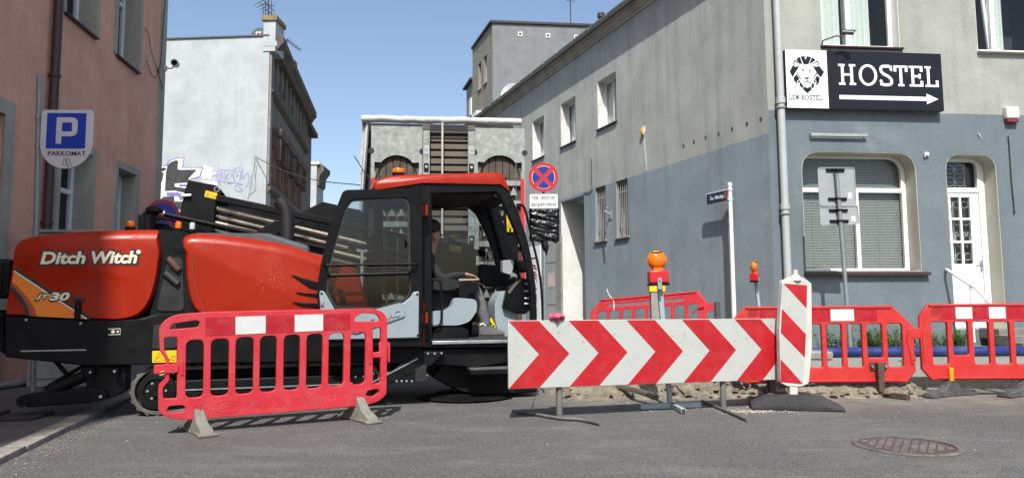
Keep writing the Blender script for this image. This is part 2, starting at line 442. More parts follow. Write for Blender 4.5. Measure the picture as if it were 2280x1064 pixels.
def kx(y): return -3.38 - .26 * (y - 4.69)
PZL = .04
mb = MB(); mb.prism_h([(kx(-12) - .16, -12), (kx(22) - .16, 22), (-26, 22), (-26, -12)], -.2, PZL)
pvl = mb.build('pavement_left', M_pave, origin=(-6, 5, 0), kind='structure')
y = -8.0
k = 0
while y < 20:
    L = .98; j = .008
    mb = MB()
    d = Vector((-.26, 1, 0)).normalized(); nn = Vector((-d.y, d.x, 0))
    o = Vector((kx(y), y, 0)); e = o + d * (L - j)
    hz = PZL + .004 + random.uniform(-.003, .004); ix = random.uniform(-.004, .004)
    q = [o + nn * ix, e + nn * ix, e + nn * .158, o + nn * .158]
    mb.prism_h([(p.x, p.y) for p in q], -.15, hz)
    mb.build('kerb_stone', M_kerb, pvl, bevel=.012, seg=2); y += L * d.y; k += 1

# the corner pavement in front of the hostel, rising towards the wall
def pzr(y): return .13 + .037 * (min(max(y, 8.3), 12) - 8.3)
mb = MB()
prof = [(1.35, 8.45), (9.5, 8.45 + .5), (25, 9.6)]
rows = []
for yy, xl in ((8.45, 1.35), (10, .82), (12, .1), (16, -.95), (30, -5.6)):
    rows.append([(xl + (26 - xl) * (i / 24) ** 1.4, yy + (.35 * (i / 24) if yy < 9 else 0), pzr(yy)) for i in range(25)])
vs = [p for r in rows for p in r]; fs = []
for r in range(len(rows) - 1):
    for i in range(24): fs.append((r * 25 + i, r * 25 + i + 1, (r + 1) * 25 + i + 1, (r + 1) * 25 + i))
b0 = len(vs); edge = rows[0]; vs += [(p[0], p[1], -.1) for p in edge]
for i in range(24): fs.append((i, b0 + i, b0 + i + 1, i + 1))
le = [r * 25 for r in range(len(rows))]; b1 = len(vs); vs += [(vs[i][0], vs[i][1], -.1) for i in le]
for i in range(len(le) - 1): fs.append((le[i], le[i + 1], b1 + i + 1, b1 + i))
mb._add(vs, fs)
mb.build('pavement_right', M_pave2, origin=(6, 10, 0), kind='structure')

def dirt_patch(name, x0, x1, y0, y1, h, label, seed, nx=150, ny=46, clod=.05):
    mb = MB(); vs = []; fs = []
    for j in range(ny + 1):
        for i in range(nx + 1):
            x = x0 + (x1 - x0) * i / nx; yy = y0 + (y1 - y0) * j / ny
            a = i / nx; b = j / ny
            env = min(1, a / .1, (1 - a) / .08) * min(1, b / .32) * min(1, (1 - b) / .12 + .45)
            env = max(0, env); env = env * env * (3 - 2 * env)
            q = Vector((x, yy, seed))
            z = h * env * (.75 + .6 * noise.noise(q * 1.7)) + clod * env * (noise.noise(q * 7) + .6 * noise.noise(q * 16) + .35 * noise.noise(q * 34))
            wob = .12 * noise.noise(Vector((x * 2.1, seed, 0)))
            vs.append((x, yy + wob * (1 - b), z - .012 * (1 - env)))
    for j in range(ny):
        for i in range(nx): fs.append((j * (nx + 1) + i, j * (nx + 1) + i + 1, (j + 1) * (nx + 1) + i + 1, (j + 1) * (nx + 1) + i))
    mb._add(vs, fs); return mb.build(name, M_dirt, origin=((x0 + x1) / 2, (y0 + y1) / 2, 0), kind='stuff', label=label, cat='earth', smooth_ang=60)
dirt_patch('dug_earth', .35, 4.75, 7.72, 8.95, .15, 'dug sandy earth along the broken pavement edge behind the barriers', 3.3, clod=.075)
dirt_patch('earth_heap', .75, 2.75, 7.95, 9.3, .27, 'heap of lumpy sandy earth behind the chevron board', 8.1, nx=110, ny=60, clod=.1)

def scatter_stones(name, boxes, n, smin, smax, m, label, zf=lambda x, y: 0):
    mb = MB()
    for k in range(n):
        x0, x1, y0, y1 = random.choice(boxes)
        x = random.uniform(x0, x1); yy = random.uniform(y0, y1); s = smin + (smax - smin) * random.random() ** 3; z = zf(x, yy)
        a = random.uniform(0, 6.28); pts = []
        for i in range(6):
            rr = s * random.uniform(.6, 1.1); pts.append((x + rr * math.cos(a + i * 1.047), yy + rr * math.sin(a + i * 1.047), z - .002))
        top = (x + random.uniform(-.3, .3) * s, yy + random.uniform(-.3, .3) * s, z + s * random.uniform(.5, 1.0))
        mid = [(x + (p[0] - x) * .75, yy + (p[1] - yy) * .75, z + s * .5) for p in pts]
        mb.loft([pts, mid, [(top[0] + (p[0] - x) * .25, top[1] + (p[1] - yy) * .25, top[2]) for p in pts]])
    return mb.build(name, m, kind='stuff', label=label, cat='stones')
M_peb = mat('pebble', (.3, .285, .25), .9, var=.3)
scatter_stones('pebbles', [(-3.2, 4.5, 5.0, 7.5), (-.2, 4.4, 6.9, 7.9), (-3.6, -1, 6, 7)], 170, .003, .011, M_peb, 'scattered pebbles and grit lying on the asphalt')
scatter_stones('earth_clods', [(.5, 4.5, 7.8, 8.6)], 420, .01, .055, M_dirt, 'crumbled clods of sandy earth along the dug edge', lambda x, y: .05 + .1 * min(1, max(0, (y - 7.9) / .3)))

scatter_stones('sand_spill', [(1.95, 2.7, 6.75, 7.1), (2.1, 2.5, 6.85, 7.0), (1.2, 2.9, 6.9, 7.4)], 700, .002, .008, mat('pale_sand', (.5, .46, .37), .95), 'pale sand spilled on the asphalt by the right board stand')
scatter_stones('kerb_grit', [(kx(y_) + .0, kx(y_) + .28, y_ - .3, y_ + .3) for y_ in (4.6, 5.0, 5.4, 5.8, 6.2, 6.6)], 900, .0015, .006, mat('tan_grit', (.36, .29, .2), .95), 'tan grit gathered along the left kerb')
# manhole cover with its cast grid
mh = ground(2018, 993); 
mt = thing('manhole_cover', 'round rusty iron manhole cover set in the asphalt', 'manhole cover', (mh.x, mh.y, 0))
M_rust = mat('rusty_cast_iron', (.1, .09, .084), .75, .2, var=.3, scale=20, dirt=(.3, .27, .24), dirt_amt=.5, dscale=8)
M_rustd = mat('rusty_iron_dark', (.075, .05, .045), .8, .1, var=.3, scale=20)
mf = Frame(mh.x, mh.y, 0)
mb = MB(mf); mb.lathe([(.0001, .003), (.335, .003), (.335, .006), (.0001, .006)], seg=48); mb.build('cover_plate', M_rustd, mt)
mb = MB(mf); mb.lathe([(.318, .004), (.318, .0125), (.352, .0125), (.36, .003)], seg=48); mb.build('rim', M_rust, mt)
for iy in range(-5, 6):
    for ix in range(-3, 4):
        cx, cy = ix * .088 + .014 * (iy % 2), iy * .054
        hw, hh = .039, .0205
        if max((cx - hw) ** 2, (cx + hw) ** 2) + max((cy - hh) ** 2, (cy + hh) ** 2) > .305 ** 2: continue
        f2 = Frame(mh.x, mh.y, 58); mb = MB(f2); mb.box(cx - hw, cx + hw, cy - hh, cy + hh, .0055, .0115); mb.build('grid_stud', M_rust, mt)

# ------------------------------------------------------------------ generic window
def make_window(bld, fr, s0, s1, z0, z1, t, vbars=(), hbars=(), fw=.055, m=None, sill=None, sillm=None, back='dark', name='window', outline=None, tilt=None, room=.7, label=None):
    """frame mesh is the part; panes, sill, curtain and the room behind are its sub-parts"""
    m = m or M_upvc
    out = outline or [(s0, z0), (s1, z0), (s1, z1), (s0, z1)]
    vb = [s0 + fw] + [v for x in vbars for v in (x - fw * .55, x + fw * .55)] + [s1 - fw]
    hb = [z0 + fw] + [v for x in hbars for v in (x - fw * .55, x + fw * .55)] + [z1 - fw]
    holes = [];
    for i in range(0, len(vb), 2):
        for j in range(0, len(hb), 2):
            r = [(vb[i], hb[j]), (vb[i + 1], hb[j]), (vb[i + 1], hb[j + 1]), (vb[i], hb[j + 1])]
            holes.append(r)
    mb = MB(fr); mb.prism(out, t, t + .07, holes)
    wn_ = mb.build(name, m, bld, bevel=.008, seg=1)
    if label: wn_['label'] = label
    for h in holes:
        mb = MB(fr); a, b = h[0], h[2]
        mb.box(a[0] - .01, b[0] + .01, t + .03, t + .036, a[1] - .01, b[1] + .01); mb.build('pane', M_glass, wn_)
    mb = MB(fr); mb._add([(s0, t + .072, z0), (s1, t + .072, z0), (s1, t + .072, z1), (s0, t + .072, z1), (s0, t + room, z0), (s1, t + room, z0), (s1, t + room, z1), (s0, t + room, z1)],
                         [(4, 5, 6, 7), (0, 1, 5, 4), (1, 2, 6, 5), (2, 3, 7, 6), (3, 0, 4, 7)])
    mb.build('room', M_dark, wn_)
    if sill:
        mb = MB(fr); dp, ht, ov = sill
        mb._add([(s0 - ov, t, z0 + .01), (s1 + ov, t, z0 + .01), (s1 + ov, -dp, z0 - ht * .35), (s0 - ov, -dp, z0 - ht * .35),
                 (s0 - ov, t, z0 - ht), (s1 + ov, t, z0 - ht), (s1 + ov, -dp, z0 - ht), (s0 - ov, -dp, z0 - ht)],
                [(0, 1, 2, 3), (4, 7, 6, 5), (3, 2, 6, 7), (0, 3, 7, 4), (1, 5, 6, 2), (0, 4, 5, 1)])
        mb.build('sill', sillm or M_brown, wn_, bevel=.006, seg=1)
    return wn_
def curtain(par, fr, s0, s1, z0, z1, t, m, amp=.025, waves=9, name='curtain', hem=0.):
    mb = MB(fr); N = waves * 8; vs = []; fs = []
    ph = random.uniform(0, 6)
    for i in range(N + 1):
        a = i / N; s_ = s0 + (s1 - s0) * a; off = amp * math.sin(a * waves * 6.283 + ph + .8 * math.sin(a * 9))
        zb = z0 + hem * (.5 + .5 * math.sin(a * waves * 2.1 + ph))
        vs += [(s_, t + off, zb), (s_, t + off * .8, z1)]
    for i in range(N): fs.append((2 * i, 2 * i + 2, 2 * i + 3, 2 * i + 1))
    mb._add(vs, fs); return mb.build(name, m, par)

# ------------------------------------------------------------------ HOSTEL BUILDING (right)
CX, CY = 4.43, 12.0
FF = Frame(CX, CY, 5.5)           # street front
SF = Frame(CX, CY, -68.6)         # long side wall, s < 0 runs away down the side street
hostel = thing('hostel_building', 'grey rendered corner building with blue grey painted ground floor on the right', 'building', (CX, CY, 0))
zsF = FF.z(1900, 249); zsS = SF.z(1640, 319)
M_front = plaster('front_render', (.35, .362, .325), (.152, .187, .205), zsF, bump=.012, bscale=55, stain=.25)
M_side = plaster('side_render', (.42, .435, .4), (.265, .318, .348), zsS, bump=.009, bscale=60, stain=.52, wob=.035)
M_reveal = plaster('reveal_render', (.5, .49, .42), bump=.004, bscale=60, stain=.25)
ztop = SF.z(1400, 45) + .0
# openings in the front
def rc(fr, l, r, zt, zb, ym): return (fr.s(l, ym), fr.s(r, ym), fr.z((l + r) / 2, zb), fr.z((l + r) / 2, zt))
bw = rc(FF, 1789, 2046, 338, 604, 480)
dw = rc(FF, 2112, 2226, 343, 745, 480); dw = (dw[0], dw[1], .55, dw[3])
u1 = (FF.s(1829, 60), FF.s(2002, 60), FF.z(1915, 106), FF.z(1915, 106) + 1.75)
u2 = (FF.s(2174, 60), FF.s(2174, 60) + 1.45, FF.z(2230, 116), FF.z(2230, 116) + 1.75)
def arch(o, r): return fillet([(o[0], o[2]), (o[1], o[2]), (o[1], o[3]), (o[0], o[3])], [0, 0, r, r], 7)
def rect(o): return [(o[0], o[2]), (o[1], o[2]), (o[1], o[3]), (o[0], o[3])]
mb = MB(FF); mb.prism([(0, -.1), (11, -.1), (11, ztop), (0, ztop)], 0, .45, [arch(bw, .36), arch(dw, .3), rect(u1), rect(u2)])
mb.build('front_wall', M_front, hostel)
# pale plaster linings of the reveals
def lining(fr, pts, t0, t1, th=.012, nm='reveal', m=None):
    c = Vector((sum(p[0] for p in pts) / len(pts), sum(p[1] for p in pts) / len(pts)))
    inn = []
    N = len(pts)
    for i in range(N):
        a = Vector(pts[i - 1]); p = Vector(pts[i]); b = Vector(pts[(i + 1) % N])
        d = (b - a).normalized(); nrm = Vector((-d.y, d.x))
        if (c - p).dot(nrm) < 0: nrm = -nrm
        inn.append(tuple(p + nrm * th))
    mb = MB(fr); mb.prism([tuple(p) for p in pts], t0, t1, [inn]); return mb.build(nm, m or M_reveal, hostel)
lining(FF, arch(bw, .36), .006, .3); lining(FF, arch(dw, .3), .006, .3)
lining(FF, rect(u1), .006, .2, m=M_white); lining(FF, rect(u2), .006, .2, m=M_white)
# big shop window with closed blinds
sM = FF.s(1911, 520, .3); zT = FF.z(1900, 424, .3)
o = arch((bw[0] + .012, bw[1] - .012, bw[2] + .012, bw[3] - .012), .35)
mb = MB(FF); fw = .05
sm0, sm1 = sM - .035, sM + .035; a0, a1, b0, b1 = bw[0] + .012, bw[1] - .012, bw[2] + .012, bw[3] - .012
hol = [[(a0 + fw, b0 + fw), (sm0, b0 + fw), (sm0, zT - .04), (a0 + fw, zT - .04)], [(sm1, b0 + fw), (a1 - fw - .03, b0 + fw), (a1 - fw - .03, zT - .04), (sm1, zT - .04)],
       fillet([(a0 + fw, zT + .04), (a1 - fw - .03, zT + .04), (a1 - fw - .03, b1 - fw), (a0 + fw, b1 - fw)], [0, 0, .3, .3], 6)]
mb.prism(o, .29, .36, hol); win = mb.build('shop_window', M_upvc, hostel, bevel=.006, seg=1)
for h in hol:
    mb = MB(FF); mb.prism(h, .315, .321); mb.build('pane', M_glass, win)
mb = MB(FF); zz = b0 + .03
while zz < b1 - .03:
    mb._add([(a0 + .02, .385, zz), (a1 - .02, .385, zz), (a1 - .02, .405, zz + .026), (a0 + .02, .405, zz + .026)], [(0, 1, 2, 3)]); zz += .0285
mb.build('blind_slats', M_blind, win, kind='stuff', recalc=False)
mb = MB(FF)
for sx_ in (a0 + .35, a0 + .95, a1 - .5): mb.box(sx_, sx_ + .004, .378, .381, b0, b1 - .1)
mb.build('blind_cord', M_zinc, win)
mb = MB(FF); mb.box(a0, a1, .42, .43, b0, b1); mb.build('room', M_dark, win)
mb = MB(FF); zs0 = bw[2]
mb._add([(bw[0] - .03, .3, zs0 + .03), (bw[1] + .1, .3, zs0 + .03), (bw[1] + .1, -.09, zs0 - .02), (bw[0] - .03, -.09, zs0 - .02), (bw[0] - .03, .3, zs0 - .07), (bw[1] + .1, .3, zs0 - .07), (bw[1] + .1, -.09, zs0 - .07), (bw[0] - .03, -.09, zs0 - .07)],
        [(0, 1, 2, 3), (4, 7, 6, 5), (3, 2, 6, 7), (0, 3, 7, 4), (1, 5, 6, 2), (0, 4, 5, 1)]); mb.build('sill', M_brown, win)
# upper windows
wa = make_window(hostel, FF, u1[0] + .012, u1[1] - .012, u1[2] + .02, u1[3], .17, vbars=((u1[0] + u1[1]) / 2 - .12,), fw=.08, sill=(.06, .05, .05))
curtain(wa, FF, u1[0] + .05, u1[0] + .5, u1[2], u1[3], .3, M_curtain, waves=4); curtain(wa, FF, u1[0] + .58, u1[0] + 1.12, u1[2] + .03, u1[3], .36, M_curtain, waves=5)
wb = make_window(hostel, FF, u2[0] + .012, u2[1] - .012, u2[2] + .02, u2[3], .17, vbars=(u2[0] + .47,), fw=.08, sill=(.08, .05, .04), sillm=M_oldwhite)
curtain(wb, FF, u2[0] + .05, u2[0] + .26, u2[2] + .25, u2[3], .36, M_curtain, waves=3); curtain(wb, FF, u2[0] + .55, u2[0] + .85, u2[2], u2[3], .38, M_curtain, waves=3)
mb = MB(FF)   # left sash tipped inwards: its leaning frame
mb.prism([(u2[0] + .42, u2[2] + .07), (u2[0] + .47, u2[2] + .07), (u2[0] + .36, u2[3]), (u2[0] + .3, u2[3])], .25, .29); mb.build('tilted_sash', M_upvc, wb)
# door
dz0, dz1 = dw[2], dw[3]; ds0, ds1 = dw[0] + .012, dw[1] - .012
zb = FF.z(2160, 424, .3)
mb = MB(FF); fwd = .075
tr = fillet([(ds0 + .03, zb + .045), (ds1 - .13, zb + .045), (ds1 - .13, dz1 - .08), (ds0 + .03, dz1 - .08)], [0, 0, .1, .24], 6)
leaf = [(ds0 + .02, dz0), (ds1 - .12, dz0), (ds1 - .12, zb - .04), (ds0 + .02, zb - .04)]
mb.prism(arch((ds0, ds1, dz0, dz1 - .012), .29), .29, .37, [tr, leaf]); dfr = mb.build('door_frame', M_upvc, hostel, bevel=.006, seg=1)
mb = MB(FF); mb.prism(tr, .32, .326); mb.build('pane', M_glass, dfr)
l0, l1, lz0, lz1 = ds0 + .025, ds1 - .125, dz0 + .01, zb - .045
gz0 = FF.z(2160, 590, .3); hl = []
gx = [l0 + .03, l0 + .03 + (l1 - l0 - .18) / 3, l0 + .03 + 2 * (l1 - l0 - .18) / 3, l1 - .15]; gzs = [gz0 + (lz1 - .06 - gz0) * i / 3 for i in range(4)]
for i in range(3):
    for j in range(3): hl.append([(gx[i] + .02, gzs[j] + .02), (gx[i + 1] - .02, gzs[j] + .02), (gx[i + 1] - .02, gzs[j + 1] - .02), (gx[i] + .02, gzs[j + 1] - .02)])
mb = MB(FF); mb.prism([(l0, lz0), (l1, lz0), (l1, lz1), (l0, lz1)], .305, .35, hl); door = mb.build('door', M_upvc, hostel, bevel=.005, seg=1)
for h in hl:
    mb = MB(FF); mb.box(h[0][0], h[2][0], .325, .331, h[0][1], h[2][1]); mb.build('pane', M_glass, door)
mb = MB(FF); mb.prism([(l0 + .05, lz0 + .08), (l1 - .1, lz0 + .08), (l1 - .1, gz0 - .07), (l0 + .05, gz0 - .07)], .298, .306); mb.build('lower_panel', M_upvc, door, bevel=.006, seg=1)
mb = MB(FF); mb.box(l1 - .05, l1 - .02, .27, .305, gz0 - .1, gz0 + .08); mb.cyl((l1 - .035, .275, gz0 + .03), (l1 - .14, .262, gz0 + .03), .008, seg=8); mb.build('handle', M_steel, door)
M_grille = mat('white_wrought_grille', (.5, .52, .52), .5, var=.1)
def grille(par, s0, s1, z0, z1, t, ncol):
    mb = MB(FF); w_ = (s1 - s0) / ncol; r = .005
    for i in range(ncol + 1): mb.tube([(s0 + i * w_, t, z0), (s0 + i * w_, t, z1)], r, 5)
    for zc in (z0 + .1, z1 - .1):
        mb.tube([(s0, t + .012, zc), (s1, t + .012, zc)], r, 5)
    for i in range(ncol):
        cx = s0 + (i + .5) * w_
        nrow = max(2, round((z1 - z0) / .3))
        for j in range(nrow):
            zc = z0 + (z1 - z0) * (j + .5) / nrow
            mb.tube([(p[0], t - .008, p[1]) for p in circ(cx, zc, w_ * .42, 14)], r * .9, 5, closed=True)
            if nrow > 2 and j == 1:
                mb.tube([(p[0], t - .01, p[1]) for p in smooth([(cx, zc - .15), (cx + w_ * .42, zc + .04), (cx + w_ * .2, zc + .13), (cx, zc + .06), (cx - w_ * .2, zc + .13), (cx - w_ * .42, zc + .04), (cx, zc - .15)], 4)], r, 5)
    return mb.build('grille', M_grille, par)
grille(dfr, tr[0][0] + .02, ds1 - .3, zb + .06, dz1 - .1, .385, 3)
grille(door, gx[0], gx[3], gz0, lz1 - .05, .375, 4)
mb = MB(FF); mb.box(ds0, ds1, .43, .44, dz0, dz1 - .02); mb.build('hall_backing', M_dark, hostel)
# entrance steps and handrail
M_tile = mat('brown_stair_tile', (.16, .145, .135), .6, var=.15, dirt=(.3, .28, .25), dirt_amt=.4)
stp = thing('entrance_steps', 'three tiled steps below the white hostel door', 'steps', tuple(FF.w(FF.s(2200, 760), -.5, .2)), FF.ang)
ss0 = FF.s(2168, 740)
for i in range(3):
    mb = MB(FF); zt = .27 + .1 * (i + 1); mb.box(ss0 + .05 * i, ss0 + 2.4, -1.05 + .3 * i, -.002 if i == 2 else -1.05 + .3 * (i + 1) + .05, .2 + .1 * i if i else .2, zt)
    mb.build('step', M_tile, stp, bevel=.008, seg=1)
rl = thing('handrail', 'bent white tubular handrail beside the hostel door', 'handrail', tuple(FF.w(FF.s(2160, 640), -.5, .3)), FF.ang)
def rp(px, py, t): a = FF.at(px, py, t); return (a[0], t, a[1])
mb = MB(FF); mb.tube([rp(2107, 600, -.02), rp(2110, 601, -.1), rp(2150, 628, -.45), rp(2172, 641, -.62), rp(2186, 655, -.75), rp(2202, 674, -.9)], .024, 10); mb.build('rail', M_white, rl)
a = rp(2160, 633, -.53); mb = MB(FF); mb.tube([a, (a[0] + .01, a[1], .36)], .018, 8); mb.build('post', M_white, rl)
a = rp(2202, 674, -.9); mb = MB(FF); mb.tube([a, (a[0], a[1], .28)], .018, 8); mb.build('post', M_white, rl)

# side wall with its openings
def srect(l, r, tl, tr_, bl, br):
    p = SF.P([(l, tl), (r, tr_), (l, bl), (r, br)]); return (p[0][0], p[1][0], (p[2][1] + p[3][1]) / 2, (p[0][1] + p[1][1]) / 2)
sw = [srect(1329, 1371, 172, 156, 286, 267), srect(1248, 1281, 228, 219, 329, 316), srect(1185, 1211, 274, 266, 361, 352)]
zw0 = sum(q[2] for q in sw) / 3; zw1 = sum(q[3] for q in sw) / 3
sw = [(q[0], q[1], zw0, zw1) for q in sw]
bwn = [srect(1325, 1348, 420, 411, 536, 533), srect(1371, 1397, 404, 397, 529, 526)]
zb0 = sum(q[2] for q in bwn) / 2; zb1 = sum(q[3] for q in bwn) / 2; bwn = [(q[0], q[1], zb0, zb1) for q in bwn]
nic = (SF.s(1250, 560), SF.s(1302, 560), .06, SF.z(1275, 442))
far_s = -17.5
mb = MB(SF); mb.prism([(far_s, -.1), (0, -.1), (0, ztop), (far_s, ztop)], 0, .45, [rect(q) for q in sw + bwn] + [rect(nic)]); mb.build('side_wall', M_side, hostel)
for q in sw:
    lining(SF, rect(q), .004, .22, .012, m=M_oldwhite)
    wv = make_window(hostel, SF, q[0] + .012, q[1] - .012, q[2] + .02, q[3], .2, fw=.06, vbars=((q[0] + q[1]) / 2,), sill=(.05, .05, .04), sillm=M_brown)
    curtain(wv, SF, q[0] + .05, q[1] - .05, q[2], q[3], .3, M_curtain, waves=5)
M_bar = mat('old_iron_bars', (.33, .31, .29), .7, .2, var=.3, dirt=(.16, .09, .06), dirt_amt=.6, dscale=10)
for q in bwn:
    wv = make_window(hostel, SF, q[0], q[1], q[2], q[3], .26, fw=.04, m=M_oldwhite, sill=(.05, .05, .06), sillm=M_conc)
    for i in range(6):
        xx = q[0] + (q[1] - q[0]) * (i + .5) / 6; mb = MB(SF); mb.tube([(xx, .05, q[2]), (xx, .05, q[3])], .0095, 6); mb.build('bar', M_bar, wv)
    for zz in (.2, .8): mb = MB(SF); z_ = q[2] + (q[3] - q[2]) * zz; mb.box(q[0], q[1], .06, .075, z_ - .015, z_ + .015); mb.build('cross_bar', M_bar, wv)
# entrance recess: white far jamb, ceiling, back
M_niche = plaster('recess_white', (.72, .72, .69), bump=.003, stain=.2)
mb = MB(SF); d = 1.05
mb.box(nic[0] - .15, nic[0] + .004, .003, d, .05, nic[3]); mb.build('recess_jamb', M_niche, hostel)
mb = MB(SF); mb.box(nic[0] - .1, nic[1] + .2, d, d + .1, .05, nic[3]); mb.build('recess_back', M_side, hostel)
mb = MB(SF); mb.box(nic[0], nic[1], .45, d, nic[3], nic[3] + .1); mb.build('recess_ceiling', M_niche, hostel)
for i in range(2):
    mb = MB(SF); mb.box(nic[0] + .35 + .35 * i, nic[1] - .02, .1 + .15 * i, d - .01, .2, .42 + .17 * i); mb.build('recess_step', M_conc, hostel, bevel=.012)
# cornice, gutter and roof along the side
M_corn = mat('weathered_cornice', (.44, .42, .38), .9, var=.2, scale=5, bump=.006, bscale=30, dirt=(.12, .1, .085), dirt_amt=.65, dscale=2.5)
mb = MB(SF)
prof = [(0, ztop), (-.04, ztop), (-.04, ztop + .06), (-.08, ztop + .075), (-.08, ztop + .13), (-.12, ztop + .15), (-.12, ztop + .21), (-.16, ztop + .225), (-.16, ztop + .28), (.5, ztop + .28), (.5, ztop)]
mb.loft([[(far_s, t_, z_) for t_, z_ in prof], [(.05, t_, z_) for t_, z_ in prof]]); mb.build('cornice', M_corn, hostel)
mb = MB(SF)
gp = [(-.25 + .075 * math.cos(R(a)), ztop + .3 + .075 * math.sin(R(a))) for a in range(0, -181, -20)]; gi = [(-.25 + .065 * math.cos(R(a)), ztop + .305 + .065 * math.sin(R(a))) for a in range(-180, 1, 20)]
mb.loft([[(far_s, t_, z_) for t_, z_ in gp + gi], [(.1, t_, z_) for t_, z_ in gp + gi]]); gut = mb.build('gutter', M_zinc, hostel)
xs = far_s + .4
while xs < 0:
    mb = MB(SF); mb.tube([(xs, -.25 + .082 * math.cos(R(a)), ztop + .3 + .082 * math.sin(R(a))) for a in range(-180, 1, 20)], .012, 6); mb.build('gutter_clip', M_zinc, gut); xs += .93
M_roof = mat('dark_roof_felt', (.045, .043, .042), .85, var=.2)
mb = MB(SF); mb.loft([[(x, -.2, ztop + .32), (x, -.2, ztop + .34), (x, 6.5, ztop + 1.2), (x, 6.5, ztop + .3), (x, .5, ztop + .29)] for x in (far_s, .0)]); mb.build('roof', M_roof, hostel)
mb = MB(FF); mb.loft([[(x, -.2, ztop + .002), (x, -.2, ztop + .3), (x, 6, ztop + 1.1), (x, 6, ztop + .3), (x, .45, ztop + .002)] for x in (.2, 11)]); mb.build('front_roof', M_roof, hostel)
mb = MB(SF); p = SF.at(1338, 40, .8); mb.lathe([(.07, ztop + .4), (.07, p[1]), (.1, p[1]), (.1, p[1] + .12), (.01, p[1] + .14)], (p[0], .8, 0), 12); mb.build('flue_pipe', M_brown, hostel)
# side wall relics: foam plug with white run, crack cable, fixing holes, plinth line
M_foam = mat('orange_foam', (.6, .26, .03), .8, var=.3, bump=.01, bscale=80)
p = SF.at(1433, 294); mb = MB(SF); mb.box(p[0] - .07, p[0] + .07, -.012, .01, p[1] - .02, p[1] + .13); mb.box(p[0] - .03, p[0] + .05, -.03, -.012, p[1] - .08, p[1] + .08); mb.build('mounting_plate', M_oldwhite, hostel)
mb = MB(SF); mb.ball((p[0], -.04, p[1] + .0), .05, .04, .09); mb.build('foam_plug', M_foam, hostel)
mb = MB(SF); q = SF.P([(1434, 303), (1436, 325), (1438, 350), (1440, 378)]); mb.ribbon(q, [.05, .07, .08, .03], -.003); mb.build('paint_run', M_oldwhite, hostel)
M_hole = mat('drill_hole', (.09, .08, .07), .9)
for px, py in ((1522, 326), (1545, 317), (1571, 307), (1600, 299), (1630, 288), (1663, 277), (1694, 266)):
    p = SF.at(px, py); mb = MB(SF); mb.prism(circ(p[0], p[1], .035, 7, .05), -.002, .01); mb.build('fixing_hole', M_hole, hostel)
mb = MB(SF); mb.tube([(a[0], -.012, a[1]) for a in SF.P([(1318, 354), (1318, 395), (1319, 424), (1312, 430), (1300, 429)])], .008, 5); mb.build('loose_cable', M_wire, hostel)
# downpipe at the corner
M_pipe = mat('grey_downpipe', (.42, .44, .44), .5, .1, var=.08, dirt=(.25, .25, .24), dirt_amt=.4, streak=True)
sp_ = FF.s(1737, 200, -.1); mb = MB(FF); pr_ = .065
dpp = [(sp_ - .0, -.1, ztop + .3), (sp_, -.1, FF.z(1747, 450)), (sp_, -.1, .3)]
mb.tube(dpp, pr_, 14); dp_ = mb.build('downpipe', M_pipe, hostel)
for py in (225, 460, 640):
    zc = FF.z(1745, py, -.1); mb = MB(FF); mb.lathe([(pr_ + .001, -.05), (pr_ + .014, -.05), (pr_ + .014, .05), (pr_ + .001, .05)], (sp_, -.1, zc), 14); mb.build('pipe_socket', M_pipe, dp_)
    mb = MB(FF); mb.lathe([(pr_ + .001, -.012), (pr_ + .022, -.012), (pr_ + .022, .012), (pr_ + .001, .012)], (sp_, -.1, zc - .12), 14); mb.box(sp_ - .012, sp_ + .012, -.06, 0, zc - .13, zc - .11); mb.build('pipe_clamp', M_zinc, dp_)

# --- things fixed to the hostel wall
def fthing(name, label, cat, px, py, fr=FF, t=0): 
    a = fr.at(px, py, t); return thing(name, label, cat, tuple(fr.w(a[0], t, a[1])), fr.ang)
sgn = fthing('hostel_sign', 'long black hostel sign with white lion panel and arrow', 'sign', 1920, 243)
T1 = -.14
q = FF.P([(1747, 108), (2095, 122), (2102, 249), (1754, 239)], T1); bz0 = (q[2][1] + q[3][1]) / 2; bz1 = (q[0][1] + q[1][1]) / 2; bs0 = (q[0][0] + q[3][0]) / 2; bs1 = (q[1][0] + q[2][0]) / 2
M_signk = mat('sign_black', (.01, .012, .018), .5, var=.15, spec=.2); M_signw = mat('sign_white', (.8, .82, .82), .4, var=.03, dirt=(.5, .5, .48), dirt_amt=.25, streak=True)
M_signx = mat('sign_side', (.05, .055, .06), .5)
mb = MB(FF); mb.box(bs0, bs1, T1 + .004, -.02, bz0, bz1); mb.build('sign_box', M_signx, sgn, bevel=.006, seg=1)
sdv = FF.s(1843, 180, T1)
mb = MB(FF); mb.box(bs0, sdv, T1, T1 + .003, bz0 + .004, bz1 - .004); mb.build('white_panel', M_signw, sgn)
mb = MB(FF); mb.box(sdv, bs1, T1, T1 + .003, bz0 + .004, bz1 - .004); mb.build('black_panel', M_signk, sgn)
mb = MB(FF)
for x_ in (bs0 + .3, bs1 - .3): mb.box(x_, x_ + .05, -.02, 0.0, bz0 + .1, bz1 - .1)
mb.build('wall_bracket', M_steel, sgn)
